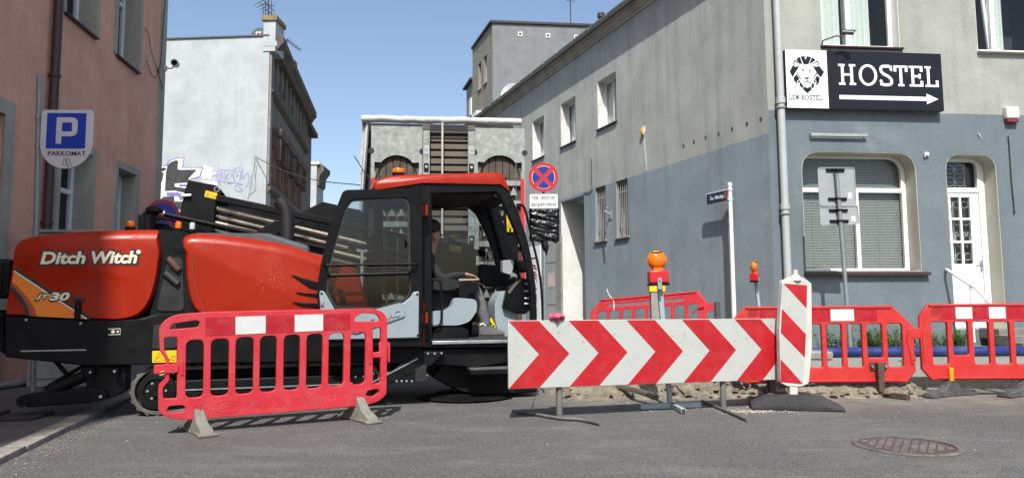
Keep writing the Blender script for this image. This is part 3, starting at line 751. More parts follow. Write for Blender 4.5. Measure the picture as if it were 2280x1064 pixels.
def slab_letter(mb, ch, x, z, wd, ht, th, t, lite=False):
    k = [0]
    def B(a, b, c, d): mb.box(x + a * wd, x + b * wd, t - .0004 * k[0], t + .003, z + c * ht, z + d * ht); k[0] += 1
    e = th; se = th * .75
    W = e * ht / wd      # stroke as share of the width
    if ch == 'H':
        B(.15, .15 + W, 0, 1); B(.85 - W, .85, 0, 1); B(.15, .85, .5 - se / 2, .5 + se / 2)
        for a in (0, .62):
            for c in (0, 1 - se): B(a, a + .38, c, c + se)
    elif ch == 'L':
        B(.15, .15 + W, 0, 1); B(0, .95, 0, se); B(0, .45, 1 - se, 1); B(.95 - W, .95, 0, .32)
    elif ch == 'E':
        B(.15, .15 + W, 0, 1); B(0, .95, 0, se); B(0, .95, 1 - se, 1); B(.15, .65, .5 - se / 2, .5 + se / 2); B(.95 - W, .95, 0, .28); B(.95 - W, .95, .72, 1); (B(.65, .65 + W * .8, .38, .62) if th > .135 else None)
    elif ch == 'T':
        B(.5 - W / 2, .5 + W / 2, 0, 1); B(0, 1, 1 - se, 1); B(0, W, .7, 1); B(1 - W, 1, .7, 1); B(.28, .72, 0, se)
    elif ch == 'O':
        mb.prism(circ(x + wd / 2, z + ht / 2, wd / 2, 32, ht * .515), t, t + .003, [circ(x + wd / 2, z + ht / 2, wd / 2 - th * ht, 32, ht * .515 - th * ht * .85)])
    elif ch == 'S':
        c = [(.9, .76), (.8, .93), (.5, 1 - se / 2), (.2, .92), (.12, .74), (.3, .58), (.62, .47), (.87, .3), (.82, .1), (.5, se / 2), (.2, .08), (.08, .27)]
        mb.ribbon([(x + a * wd, z + b * ht) for a, b in smooth(c, 4)], th * ht, t, .003); B(.9 - W * .3, .9 + W * .25, .72, .98); B(.08 - W * .25, .08 + W * .3, .02, .3)
    elif ch == 'W':
        for a, b in (((.08, 1), (.3, 0)), ((.3, 0), (.5, .95)), ((.5, .95), (.7, 0)), ((.7, 0), (.92, 1))):
            mb.ribbon([(x + a[0] * wd, z + a[1] * ht), (x + b[0] * wd, z + b[1] * ht)], th * ht, t - .0004 * k[0], .003); k[0] += 1
        B(0, .22, 1 - se, 1); B(.78, 1, 1 - se, 1)
lt = [('H', 1867, 1905), ('O', 1912, 1953), ('S', 1958, 1988), ('T', 1990, 2021), ('E', 2024, 2056), ('L', 2059, 2090)]
z0 = FF.z(1978, 192, T1); z1 = FF.z(1978, 146, T1)
for c, a, b in lt:
    mb = MB(FF); s0 = FF.s(a, 170, T1); s1 = FF.s(b, 170, T1); slab_letter(mb, c, s0, z0, s1 - s0, z1 - z0, .138, T1 - .0034); mb.build('letter', M_signw, sgn)
mb = MB(FF); q = FF.P([(1869, 212), (2063, 212), (2063, 205), (2089, 221), (2063, 229), (2063, 221), (1869, 221)], T1)
zc = FF.z(1978, 219, T1); a0 = FF.s(1869, 218, T1); a1 = FF.s(2063, 218, T1); a2 = FF.s(2089, 218, T1)
mb.prism([(a0, zc - .036), (a1, zc - .036), (a1, zc - .095), (a2, zc), (a1, zc + .095), (a1, zc + .036), (a0, zc + .036)], T1 - .0034, T1); mb.build('arrow', M_signw, sgn)
xx = FF.s(1757, 218, T1); zq = FF.z(1800, 223, T1); x2 = FF.s(1840, 218, T1); u = (x2 - xx) / 11.4; hh = FF.z(1800, 212, T1) - zq
pos = 0
for c, wd in zip('LEW HOSTEL', (.9, .9, 1.3, .45, 1.15, 1.15, .9, 1, .95, .9)):
    if c != ' ':
        mb = MB(FF); slab_letter(mb, c, xx + pos * u, zq, wd * u * .88, hh, .13, T1 - .0034); mb.build('small_letter', M_signk, sgn)
    pos += wd * 1.06
# lion emblem, traced in a 851 x 1064 sheet laid over the white panel
def LP(pts): return [FF.at(1740 + x * 120 / 851, 100 + y * 150 / 1064, T1) for x, y in pts]
LION = [[(240, 235), (262, 205), (288, 195), (330, 305), (300, 300), (235, 248)], [(300, 190), (355, 180), (380, 240), (405, 182), (468, 200), (430, 300), (390, 315), (348, 305)],
        [(480, 200), (520, 225), (535, 250), (440, 308)], [(200, 245), (225, 255), (205, 275), (200, 300), (215, 325), (185, 308)], [(205, 245), (300, 300), (290, 306), (198, 258)],
        [(570, 252), (596, 305), (575, 328), (560, 325), (585, 300), (565, 272)], [(568, 252), (480, 306), (490, 312), (572, 268)], [(370, 182), (396, 180), (382, 210)],
        [(180, 322), (215, 352), (250, 345), (290, 322), (225, 430), (175, 512), (128, 425)], [(485, 322), (520, 345), (560, 352), (592, 335), (672, 432), (622, 520), (565, 455)],
        [(232, 470), (285, 540), (245, 570), (250, 630), (195, 560), (190, 520)], [(245, 440), (315, 550), (300, 545), (238, 455)], [(552, 440), (488, 552), (500, 548), (560, 460)],
        [(560, 485), (605, 530), (590, 600), (545, 650), (552, 580), (528, 545)], [(268, 560), (300, 575), (272, 610), (258, 590)], [(505, 570), (530, 560), (540, 590), (520, 612)],
        [(300, 590), (342, 650), (335, 690), (290, 650), (285, 620)], [(490, 600), (515, 625), (512, 665), (480, 700), (470, 650)], [(350, 660), (405, 685), (462, 660), (475, 710), (410, 768), (340, 705)],
        [(315, 388), (345, 390), (356, 412), (354, 470), (346, 412), (325, 405)], [(470, 390), (440, 398), (434, 420), (444, 470), (446, 415), (462, 404)],
        [(360, 518), (438, 518), (432, 535), (408, 545), (406, 568), (455, 600), (462, 580), (456, 615), (400, 580), (350, 610), (342, 575), (356, 600), (396, 568), (396, 545), (372, 535)]]
for pg in LION:
    mb = MB(FF); mb.prism(LP(pg), T1 - .0034, T1 - .0005); mb.build('lion_emblem_piece', M_signk, sgn)
# security camera over the sign
cc = fthing('security_camera', 'dark bullet security camera on a thin arm above the hostel sign', 'camera', 1832, 98)
M_gun = mat('gunmetal_camera', (.09, .1, .1), .4, .3)
mb = MB(FF); A = [(*FF.at(1831, 100, -.01), -.01), (*FF.at(1832, 91, -.06), -.06), (*FF.at(1864, 80, -.3), -.3), (*FF.at(1870, 82, -.33), -.33), (*FF.at(1878, 80, -.33), -.33), (*FF.at(1880, 75, -.33), -.33)]
mb.tube([(a, c, b) for a, b, c in A], .012, 6); mb.build('arm', M_gun, cc)
p = FF.at(1887, 75, -.34); mb = MB(FF); mb.cyl((p[0] - .09, -.32, p[1] + .025), (p[0] + .08, -.4, p[1] - .01), .04, seg=12); mb.build('camera_body', M_gun, cc, bevel=.008)
mb = MB(FF); mb.loft([[(p[0] - .1, -.32 + a, p[1] + .075 - abs(a) * .4) for a in (-.045, 0, .045)] + [(p[0] - .1, -.32 + a, p[1] + .07 - abs(a) * .4) for a in (.045, 0, -.045)], [(p[0] + .11, -.42 + a, p[1] + .035 - abs(a) * .4) for a in (-.045, 0, .045)] + [(p[0] + .11, -.42 + a, p[1] + .03 - abs(a) * .4) for a in (.045, 0, -.045)]]); mb.build('sun_hood', M_gun, cc)
# alarm box, small sensor, bar bracket, rod
al = fthing('alarm_box', 'cream alarm siren box with a dark red lower lens on the hostel wall', 'alarm box', 2257, 272)
p = FF.at(2257, 272, -.1); M_cream = mat('cream_plastic', (.68, .66, .55), .45); M_dred = mat('dark_red_lens', (.2, .02, .025), .25)
z1 = FF.z(2257, 237, -.1); s0 = FF.s(2243, 255, -.1); s1 = FF.s(2271, 255, -.1)
mb = MB(FF); mb.box(s0, s1, -.1, 0, p[1] + .07, z1); mb.build('housing', M_cream, al, bevel=.02, seg=3)
mb = MB(FF); mb.box(s0 + .01, s1 - .01, -.09, 0, p[1], p[1] + .068); mb.build('lens', M_dred, al, bevel=.015, seg=3)
p = FF.at(2060, 344); mb = MB(FF); mb.box(p[0] - .04, p[0] + .04, -.05, 0, p[1] - .03, p[1] + .03); mb.cyl((p[0] - .03, -.03, p[1] - .03), (p[0] - .03, -.03, p[1] - .06), .012, seg=8)
mb.build('wall_sensor', M_oldwhite, label='small white sensor box between the shop window and the door', cat='sensor', bevel=.006)
q = FF.P([(1804, 300), (1930, 303)], -.04); mb = MB(FF)
mb.box(q[0][0], q[1][0], -.07, -.06, q[0][1] - .025, q[0][1] + .025); mb.box(q[0][0], q[1][0], -.06, -.02, q[0][1] - .03, q[0][1] - .024); mb.box(q[0][0], q[0][0] + .02, -.06, 0, q[0][1] - .03, q[0][1] + .025); mb.box(q[1][0] - .05, q[1][0] - .03, -.06, 0, q[0][1] - .02, q[0][1] + .02)
mb.build('lamp_bracket', M_zinc, label='bare grey metal bracket rail fixed below the hostel sign', cat='bracket')
mb = MB(FF); mb.tube([(a[0], -.02, a[1]) for a in FF.P([(2243, 303), (2245, 322), (2250, 400), (2257, 474)])], .009, 6); mb.tube([(FF.s(2257, 474), 0, FF.z(2257, 474)), (FF.s(2257, 474), -.03, FF.z(2257, 474))], .014, 6)
mb.build('wall_cable', M_wire, label='thin cable hanging down the wall right of the door', cat='cable')
mb = MB(FF); mb.tube([(a[0], -.02, a[1]) for a in smooth(FF.P([(2175, 297), (2180, 303), (2183, 309), (2178, 298)]), 3)], .006, 5); mb.build('wire_stub', M_oldwhite, label='little white wire stub sticking from the wall above the door', cat='wire')
# wall lamp arm by the barred windows
p = SF.at(1360, 470); mb = MB(SF); q = SF.at(1352, 465, -.4)
mb.tube([(p[0], 0, p[1] - .08), (p[0] - .03, -.2, p[1] + .02), (q[0], -.4, q[1] + .04)], .02, 8); mb.box(p[0] - .04, p[0] + .04, -.02, 0, p[1] - .2, p[1] + .02)
mb.build('lamp_bracket', M_zinc, label='short grey metal arm on the wall between the two barred windows', cat='bracket')
# weeds along the foot of the wall
M_leaf = mat('weed_leaf', (.075, .14, .03), .6, var=.35, scale=18)
def weed(px, py, n, h, spread, label, t=-.25, seed=0):
    rnd = random.Random(seed); a = FF.s(px, py, t); mb = MB(FF); base = FF.w(a, t, 0); base.z = pzr(base.y) - .01; mb = MB(Frame(base.x, base.y, rnd.uniform(0, 90), base.z))
    for k in range(n):
        az = rnd.uniform(0, 6.28); ln = h * rnd.uniform(.4, 1); rr = spread * rnd.random(); x, y_ = rr * math.cos(az) * 1.5, rr * math.sin(az) * .4
        lean = rnd.uniform(.1, .5); tip = (x + ln * lean * math.cos(az), y_ + ln * lean * math.sin(az), ln)
        mb.tube([(x, y_, 0), ((x + tip[0]) / 2, (y_ + tip[1]) / 2, ln * .6), tip], .003, 4)
        for j in range(7):
            f = .25 + .75 * j / 7; c = Vector((x + (tip[0] - x) * f, y_ + (tip[1] - y_) * f, ln * f)); b = rnd.uniform(0, 6.28); L = rnd.uniform(.03, .075); wd = L * .42
            d = Vector((math.cos(b), math.sin(b), rnd.uniform(-.3, .5))).normalized(); sd = d.cross(Vector((0, 0, 1))).normalized() * wd
            mb._add([tuple(c), tuple(c + d * L * .5 + sd), tuple(c + d * L), tuple(c + d * L * .5 - sd)], [(0, 1, 2), (0, 2, 3)])
    return mb.build('weed', M_leaf, label=label, cat='weed', group='weeds along the hostel wall', recalc=False)
weed(1868, 775, 44, .42, .26, 'broad leafy weed left of the leaning sign post base', seed=1)
weed(1945, 780, 80, .36, .34, 'bushy green weed between sign post and the pale sill', seed=2)
weed(1985, 780, 50, .46, .24, 'tall thin weed right of the bushy one', seed=3)
weed(2075, 780, 50, .3, .26, 'low weed at the left end of the second red barrier', seed=4)
weed(2135, 780, 60, .32, .3, 'low weed in front of the entrance steps', seed=5)
weed(2020, 835, 16, .15, .12, 'small weed on the pavement between the two red barriers', t=-2.9, seed=6)
# ------------------------------------------------------------------ RED BUILDING (left)
LX, LY = -6.5, 9.3; LA = 7.5
LF = Frame(LX, LY, 90 + LA)                 # s runs away from the camera, t into the building
red = thing('red_building', 'terracotta rendered building with grey window surrounds on the left', 'building', (LX, LY, 0), 0)
M_redw = plaster('terracotta_render', (.75, .42, .3), bump=.005, bscale=60, stain=.35)
M_surr = plaster('grey_surround', (.4, .375, .31), bump=.004, bscale=60, stain=.4)
cs = LF.s(357, 400)                         # far corner
HR = 10.5
def lrect(l, r, tl, tr_, bl, br):
    p = LF.P([(l, tl), (r, tr_), (l, bl), (r, br)]); return [p[0][0], p[1][0], (p[2][1] + p[3][1]) / 2, (p[0][1] + p[1][1]) / 2]
# openings (left px, right px, ...) measured on the wall plane, inner edge of the surrounds
lw2 = lrect(262, 303, 372, 390, 560, 570); lw1 = lrect(137, 204, 318, 348, 540, 560)
lu1 = lrect(150, 214, -60, -5, 28, 82); lu2 = lrect(266, 311, -40, 10, 132, 170)
lw2[2] = lw1[2] = 1.35; lw1[3] = lw2[3] = (lw1[3] + lw2[3]) / 2
lu1[2] = lu2[2] = (lu1[2] + lu2[2]) / 2; lu1[3] = lu2[3] = lu1[2] + 1.75
ldoor = [LF.s(-90, 300), LF.s(8, 300), .05, LF.z(8, 255)]
ops = [lw1, lw2, lu1, lu2]
mb = MB(LF); mb.prism([(-6, -.1), (cs - .32, -.1), (cs - .32, HR), (-6, HR)], 0, .5, [rect(q) for q in ops + [ldoor]]); mb.build('wall', M_redw, red)
mb = MB(LF); mb.box(cs - .32, cs, -.02, .5, -.1, HR); mb.build('corner_pilaster', M_surr, red)
mb = MB(LF); mb.box(cs - .5, cs - .004, .5, 9, -.1, HR); mb.build('end_wall', M_surr, red)
mb = MB(LF); mb.box(-6, cs + .3, -.45, 9, HR, HR + .35); mb.build('eaves', M_corn, red)
mb = MB(LF); mb.box(-6, -5.5, .5, 9, -.1, HR); mb.build('near_end_wall', M_redw, red)
def surround(q, wd, name='surround', bottom=False):
    o = [(q[0] - wd, q[2] - (wd if bottom else 0)), (q[1] + wd, q[2] - (wd if bottom else 0)), (q[1] + wd, q[3] + wd), (q[0] - wd, q[3] + wd)]
    if not bottom: o = [(q[0] - wd, q[2]), (q[0], q[2]), (q[0], q[3]), (q[1], q[3]), (q[1], q[2]), (q[1] + wd, q[2]), (q[1] + wd, q[3] + wd), (q[0] - wd, q[3] + wd)]; hs = []
    else: hs = [rect(q)]
    mb = MB(LF); mb.prism(o, -.022, .02, hs); return mb.build(name, M_surr, red, bevel=.006, seg=1)
M_lglass = M_glass
for q in ops:
    surround(q, .13)
    lining_ = MB(LF); lining_.prism(rect(q), .004, .26, [rect((q[0] + .012, q[1] - .012, q[2] + .012, q[3] - .012))]); lining_.build('reveal', M_surr, red)
    up = q in (lu1, lu2)
    wv = make_window(red, LF, q[0] + .012, q[1] - .012, q[2] + .012, q[3] - .012, .24, fw=.07, vbars=((q[0] + q[1]) / 2,) if up else ((q[0] + q[1]) / 2,), hbars=(q[3] - .62,) if not up else (q[3] - .55,), sill=(.07, .05, .05))
    curtain(wv, LF, q[0] + .1, q[0] + .5, q[2], q[3], .42, M_curtain, waves=4)
surround(ldoor, .2)
mb = MB(LF); mb.box(ldoor[0], ldoor[1], .3, .36, .05, ldoor[3]); dd = mb.build('door', M_brown, red)
for i in range(2):
    mb = MB(LF); a = ldoor[0] + .12 + i * (ldoor[1] - ldoor[0]) * .5; mb.box(a, a + (ldoor[1] - ldoor[0]) * .38, .285, .3, .35, ldoor[3] - .4); mb.build('door_panel', M_brown, dd, bevel=.01)
# brown downpipe
s_ = LF.s(118, 250, -.09); mb = MB(LF); mb.tube([(s_, -.09, HR), (s_, -.09, .1)], .062, 12); dpi = mb.build('downpipe', M_brown, red)
for zc in (2.2, 4.3, 6.2):
    mb = MB(LF); mb.lathe([(.063, -.02), (.078, -.02), (.078, .02), (.063, .02)], (s_, -.09, zc), 12); mb.box(s_ - .01, s_ + .01, -.06, 0, zc - .01, zc + .01); mb.build('pipe_clamp', M_brown, dpi)
# bullet camera on the corner, with loose wires
p = LF.at(352, 128, -.03)
cw = LF.w(cs, -.03, p[1])
sc_ = thing('security_camera', 'white bullet security camera on the corner of the red building', 'camera', tuple(cw), LF.ang)
M_camw = mat('camera_white', (.62, .62, .6), .4)
mb = MB(LF); mb.box(cs - .1, cs - .02, -.06, -.021, p[1] - .14, p[1] - .04); mb.tube([(cs - .06, -.05, p[1] - .09), (cs - .06, -.16, p[1] - .09), (cs - .06, -.2, p[1] - .05)], .015, 8); mb.build('mount', M_camw, sc_)
mb = MB(LF); mb.cyl((cs + .06, -.2, p[1] + .04), (cs - .19, -.25, p[1] - .005), .075, seg=14); mb.build('camera_body', M_camw, sc_, bevel=.02, seg=3)
mb = MB(LF); mb.cyl((cs - .188, -.2496, p[1] - .005), (cs - .197, -.2514, p[1] - .007), .055, seg=14); mb.build('lens', M_black, sc_)
mb = MB(LF)
for pts in ([(322, 63), (331, 80), (335, 110), (343, 135), (351, 155), (355, 165)], [(325, 135), (331, 150), (337, 168), (347, 173), (353, 160), (358, 130), (362, 70), (368, 0)], [(348, 150), (355, 175), (361, 195), (358, 201)]):
    mb.tube([(min(a[0], cs - .01), -.035, a[1]) for a in smooth(LF.P(pts, -.03), 4)], .007, 5)
mb.build('loose_wires', M_wire, label='loose black wires hanging round the corner camera', cat='wires')

# parking sign on its post
px_, py_ = -5.40, 8.1
pk = thing('parking_sign', 'round bottomed blue and white parking meter sign on a grey post', 'sign', (px_, py_, PZL))
KF = Frame(px_, py_, 3)
M_post = mat('grey_post', (.26, .285, .3), .5, .4, var=.15, dirt=(.12, .12, .12), dirt_amt=.35)
pt_, pb_ = KF.at(88, 170, .05), KF.at(80, 540, .05); PSL = (pt_[0] - pb_[0]) / (pt_[1] - pb_[1]); mb = MB(KF); mb.cyl((pb_[0] - PSL * pb_[1], .05, 0), (pt_[0], .05, pt_[1]), .03, seg=14); mb.build('post', M_post, pk)
q = KF.P([(92, 244), (208, 246), (206, 315), (90, 312)], 0)
l, r = (q[0][0] + q[3][0]) / 2, (q[1][0] + q[2][0]) / 2; tp = (q[0][1] + q[1][1]) / 2; cz = KF.z(149, 320)
rad = (r - l) / 2
out = [(r - .03, tp), (l + .03, tp), (l, tp - .03)] + circ((l + r) / 2, cz, rad, 20, None, 180, 360) + [(r, tp - .03)]
M_plate = mat('sign_face_white', (.6, .62, .63), .4, var=.05, dirt=(.35, .35, .34), dirt_amt=.3); M_pblue = mat('sign_blue', (.006, .045, .42), .4, var=.06)
mb = MB(KF); mb.prism(out, 0, .018); mb.build('plate', M_plate, pk, bevel=.004, seg=1)
a = KF.P([(106, 252), (193, 253), (192, 331), (105, 331)]); x0, x1, z0, z1 = a[0][0], a[1][0], (a[2][1] + a[3][1]) / 2, a[0][1]
mb = MB(KF); mb.prism(rrect(x0, x1, z0, z1, .01), -.003, 0); mb.build('blue_panel', M_pblue, pk)
W_, H_ = x1 - x0, z1 - z0
o = fillet([(x0 + .25 * W_, z0 + .13 * H_), (x0 + .39 * W_, z0 + .13 * H_), (x0 + .39 * W_, z0 + .345 * H_), (x0 + .79 * W_, z0 + .345 * H_), (x0 + .79 * W_, z0 + .88 * H_), (x0 + .25 * W_, z0 + .88 * H_)], [0, 0, 0, .075, .075, 0], 6)
hn = fillet([(x0 + .39 * W_, z0 + .48 * H_), (x0 + .65 * W_, z0 + .48 * H_), (x0 + .65 * W_, z0 + .735 * H_), (x0 + .39 * W_, z0 + .735 * H_)], .008, 2)
mb = MB(KF); mb.prism(o, -.006, -.003, [hn]); mb.build('letter', M_plate, pk)
M_ink = mat('black_print', (.015, .015, .016), .5)
z0t = KF.z(149, 347); z1t = KF.z(149, 337)
text_mb('PARKOMAT', KF, KF.s(107, 342), KF.s(191, 342), z0t, z1t, -.003, bold=.012).build('lettering', M_ink, pk)
mb = MB(KF)
for pg in ([(143, 352), (151, 353.5), (148, 357), (149, 362), (151, 369), (139, 367)], [(145, 356), (153, 353), (159, 367), (151.5, 371)]): mb.ribbon(KF.P(pg), .0045, -.003 - .0005 * (len(pg) == 4), .003, closed=True)
mb.build('ticket_symbol', M_ink, pk)
for zc in (tp - .08, tp - .42): mb = MB(KF); xp_ = pb_[0] + PSL * (zc - pb_[1]); mb.lathe([(.031, -.015), (.037, -.015), (.037, .015), (.031, .015)], (xp_, .05, zc), 14); mb.box(xp_, xp_ + .14, .018, .03, zc - .015, zc + .015); mb.build('clamp', M_steel, pk)

# telecom cabinet behind the machine
a = ground(52, 842, PZL); CBF = Frame(-6.05, 9.0, 8)
cab_ = thing('utility_cabinet', 'grey utility cabinet against the red building behind the drilling machine', 'cabinet', (-6.05, 9.0, PZL), CBF.ang)
M_cabn = mat('cabinet_grey', (.33, .36, .35), .55, var=.1, dirt=(.15, .15, .14), dirt_amt=.4, streak=True)
c1 = CBF.s(238, 830); c0 = CBF.s(66, 700); zt = CBF.z(95, 518)
mb = MB(CBF); mb.box(c0, c1, 0, .32, PZL, zt); mb.build('housing', M_cabn, cab_, bevel=.01)
for i in range(2):
    w2 = (c1 - c0) / 2; mb = MB(CBF); mb.box(c0 + .02 + i * w2, c0 + w2 - .01 + i * w2, -.015, -.001, PZL + .1, zt - .06); d_ = mb.build('door', M_cabn, cab_, bevel=.006); mb = MB(CBF); mb.box(c0 + .1 + i * w2, c0 + .14 + i * w2, -.03, -.016, .75, .9); mb.build('handle', M_black, d_)
mb = MB(CBF); mb.box(c0 - .03, c1 + .03, -.04, .36, zt + .001, zt + .04); mb.build('lid', M_cabn, cab_, bevel=.008)
# round no-parking sign seen edge-on behind the machine
NP = Frame(-6.44, 13.0, 42)
nps = thing('no_parking_sign', 'round no parking sign half hidden behind the machine near the red corner', 'sign', (-6.44, 13, PZL))
M_sred = mat('sign_red', (.42, .012, .02), .4, var=.06); M_sblue = mat('sign_deep_blue', (.01, .02, .3), .4, var=.06)
zc = NP.z(357, 480); mb = MB(NP); mb.cyl((0, .03, 0), (0, .03, zc + .3), .03, seg=12); mb.build('post', M_post, nps)
mb = MB(NP); mb.prism(circ(0, zc, .3, 32), -.006, .0); mb.build('plate', M_sred, nps)
mb = MB(NP); mb.prism(circ(0, zc, .235, 32), -.009, -.006); mb.build('blue_field', M_sblue, nps)
mb = MB(NP); mb.ribbon([(-.16, zc + .16), (.16, zc - .16)], .055, -.012, .003); mb.build('red_bar', M_sred, nps)
# hose on the pavement, left
hs = [ground(x, y_, PZL + .05) for x, y_ in ((-30, 862), (0, 858), (60, 850), (110, 841), (150, 832))]
mb = MB(); mb.tube([tuple(p) for p in smooth(hs, 4)], .045, 10); mb.build('drain_hose', mat('grey_hose', (.2, .2, .19), .6, var=.2, dirt=(.1, .1, .09), dirt_amt=.4), label='thick grey hose lying on the pavement at the left edge', cat='hose')

# ------------------------------------------------------------------ WHITE GABLE BUILDING
GX, GY = -8.4, 24.0
GF = Frame(GX, GY, -1.5)                     # blank gable towards us: s < 0 to the left
HF = Frame(GX, GY, 99.1)                     # street front: s > 0 away
gab = thing('gable_building', 'tall old building with white graffiti covered gable and dark ornate front', 'building', (GX, GY, 0))
M_gab = plaster('white_gable', (.43, .465, .465), bump=.004, bscale=40, stain=.16)
M_old = plaster('old_dark_stucco', (.2, .185, .16), bump=.01, bscale=25, stain=.6)
M_oldb = mat('brown_stone_trim', (.13, .1, .082), .9, var=.3, scale=4, bump=.008, bscale=20, dirt=(.07, .055, .045), dirt_amt=.6)
M_olds = mat('weathered_brown_panel', (.22, .125, .085), .9, var=.3, scale=4)
zg0 = GF.z(588, 81); zg1 = GF.z(360, 89)
gl = -9.0; zgl = zg0 + (zg1 - zg0) * (gl / GF.s(360, 89))
mb = MB(GF); mb.prism([(gl, -.1), (0, -.1), (0, zg0), (gl, zgl)], 0, .4); mb.build('gable_wall', M_gab, gab)
mb = MB(GF); q = [(gl, zgl + .002), (0, zg0 + .002), (0, zg0 + .05), (gl, zgl + .05)]; mb.prism(q, -.05, .5); mb.build('gable_coping', mat('dark_coping', (.1, .1, .1), .6), gab)
LEN = HF.s(680, 400); zt = zg0 - .15
bands = [HF.z(606, 212), HF.z(597, 420)]
# window bays on the street front
wx = [(607, 618), (626, 637), (643, 652), (657, 667)]
zh = HF.z(612, 302); zlo = HF.z(612, 415)
bay = [(HF.s(a, 380), HF.s(b, 380)) for a, b in wx]
hol = [rect((a, b, zlo, zh - .35)) for a, b in bay] + [rect((a, b, bands[0] + .5, zt - .9)) for a, b in bay] + [rect((a, b, 1.2, bands[1] - .9)) for a, b in bay]
mb = MB(HF); mb.prism([(0.1, -.1), (LEN, -.1), (LEN, zt), (0.1, zt)], 0, .5, hol); mb.build('front_wall', M_old, gab)
for i, (a, b) in enumerate(bay):
    for (z0, z1) in ((zlo, zh - .35), (bands[0] + .5, zt - .9), (1.2, bands[1] - .9)):
        wv = make_window(gab, HF, a, b, z0, z1, .25, fw=.06, m=M_olds, vbars=((a + b) / 2,), hbars=(z1 - .6,) if z1 - z0 > 1.2 else ())
    mb = MB(HF); mb.box(a - .18, a - .001, -.1, .0, zlo, zh - .3); mb.build('window_jamb', M_olds, gab)
    mb = MB(HF); mb.box(b + .001, b + .18, -.1, .0, zlo, zh - .3); mb.build('window_jamb', M_olds, gab)
    mb = MB(HF); c = (a + b) / 2; hw = (b - a) / 2 + .34
    mb.loft([[(c - hw + .1 * k2, -.12 - d_, z_), (c + hw - .1 * k2, -.12 - d_, z_), (c + hw - .1 * k2, .0, z_), (c - hw + .1 * k2, .0, z_)] for k2, d_, z_ in ((1, .0, zh - .55), (1, .05, zh - .2), (.5, .2, zh - .12), (0, .22, zh - .02), (0, .24, zh + .08), (1.5, .05, zh + .2))])
    mb.build('window_pediment', M_oldb, gab)
    for sgn_ in (-1, 1):
        mb = MB(HF); mb.box(c + sgn_ * (hw - .22) - .09, c + sgn_ * (hw - .22) + .09, -.3, -.101, zh - 1.0, zh - .22); mb.build('console', M_oldb, gab, bevel=.03)
mb = MB(HF)
for zc, d_, h_ in ((bands[0], .16, .18), (bands[1], .16, .2)):
    mb.loft([[(x, 0, zc - h_), (x, -d_ * .4, zc - h_ * .8), (x, -d_, zc - h_ * .2), (x, -d_, zc), (x, 0, zc + .08)] for x in (.06, LEN)])
mb.build('string_course', M_oldb, gab)
mb = MB(HF)
x = .15
while x < LEN - .2:
    mb = MB(HF); mb.box(x, x + .22, -.09, 0, bands[0] + .15, zt - .3); mb.build('attic_pilaster', M_old, gab); x += 1.05
mb = MB(HF)
mb.box(.05, .3, -.08, 0, bands[1] + .1, zt - .4); mb.build('corner_strip', M_conc, gab)
ov = .45
mb = MB(HF); mb.loft([[(x, 0, zt - .35), (x, -.25, zt - .3), (x, -.35, zt - .12), (x, -ov, zt - .02), (x, -ov, zt + .22), (x, .3, zt + .35), (x, .3, zt - .35)] for x in (.1, LEN + .2)]); mb.build('cornice', M_oldb, gab)
mb = MB(HF); mb.loft([[(x, -ov + .1, zt + .23), (x, 3, zt + .2), (x, 3, zt - .1), (x, .5, zt - .1)] for x in (1.2, LEN)]); mb.build('roof', M_roof, gab)
# corner chimney pier
q = GF.P([(586, 100), (613, 100)], -.02); ch0, ch1 = q[0][0], q[1][0]; zc1 = GF.z(598, 47)
mb = MB(GF); mb.box(ch0, ch1, -.03, .8, zg0 - .55, zc1); pier = mb.build('chimney', M_gab, gab)
mb = MB(GF); mb.box(ch0 - .06, ch1 + .06, -.09, .86, zc1, zc1 + .16); mb.build('chimney_cap', mat('ochre_brick_cap', (.25, .18, .09), .9, var=.3), pier)
mb = MB(GF); mb.prism(GF.P([(588, 103), (617, 103), (617, 92), (610, 92), (588, 92)], -.03), -.04, -.001); mb.build('chimney_foot', M_gab, pier)
for px2, dz in ((663, .75), (677, .5)):
    s_ = HF.s(px2, 330); mb = MB(HF); mb.box(s_, s_ + .7, .3, 1.0, zt + .3, zt + .95 + dz); c2 = mb.build('chimney', M_oldb, gab); mb = MB(HF); mb.box(s_ - .1, s_ + .8, .2, 1.1, zt + .95 + dz, zt + 1.1 + dz); mb.build('chimney_cap', MATS['ochre_brick_cap'], c2)
mb = MB(GF); mb.box(gl, gl + .4, .4, 12, -.1, zgl); mb.build('rear_wall', M_gab, gab)
# graffiti, flat paint on the gable (sheet: 330..620 x 330..520 px, 5.6 x)
M_gk = mat('graffiti_black', (.03, .03, .032), .7, var=.5, scale=12, dirt=(.2, .21, .21), dirt_amt=.25, dscale=7); M_gp = mat('graffiti_violet', (.2, .17, .4), .7, var=.2); M_gw = mat('graffiti_white', (.8, .81, .81), .7); M_gl = mat('graffiti_pen', (.3, .3, .48), .7, var=.15)
def gr(pts): return GF.P([(330 + x / 5.6, 330 + y_ / 5.6) for x, y_ in pts])
mb = MB(GF); mb.prism(gr([(60, 215), (210, 220), (260, 160), (340, 120), (455, 120), (432, 238), (682, 240), (655, 355), (600, 380), (500, 400), (520, 700), (60, 700)]), -.003, -.0005); mb.build('graffiti_outline', M_gp, gab)
mb = MB(GF); mb.prism(gr([(60, 228), (225, 232), (280, 165), (350, 133), (440, 132), (418, 250), (668, 252), (640, 345), (580, 365), (500, 390), (510, 690), (60, 690)]), -.006, -.0035); mb.build('graffiti_white_edge', M_gw, gab)
mb = MB(GF)
teeth = lambda a, b, n, w: [(a[0] + (b[0] - a[0]) * k / (2 * n) + (w if k % 2 else 0), a[1] + (b[1] - a[1]) * k / (2 * n)) for k in range(2 * n + 1)]
mb.prism(gr([(60, 245), (225, 245), (222, 270), (185, 290), (60, 290)]), -.009, -.0065)
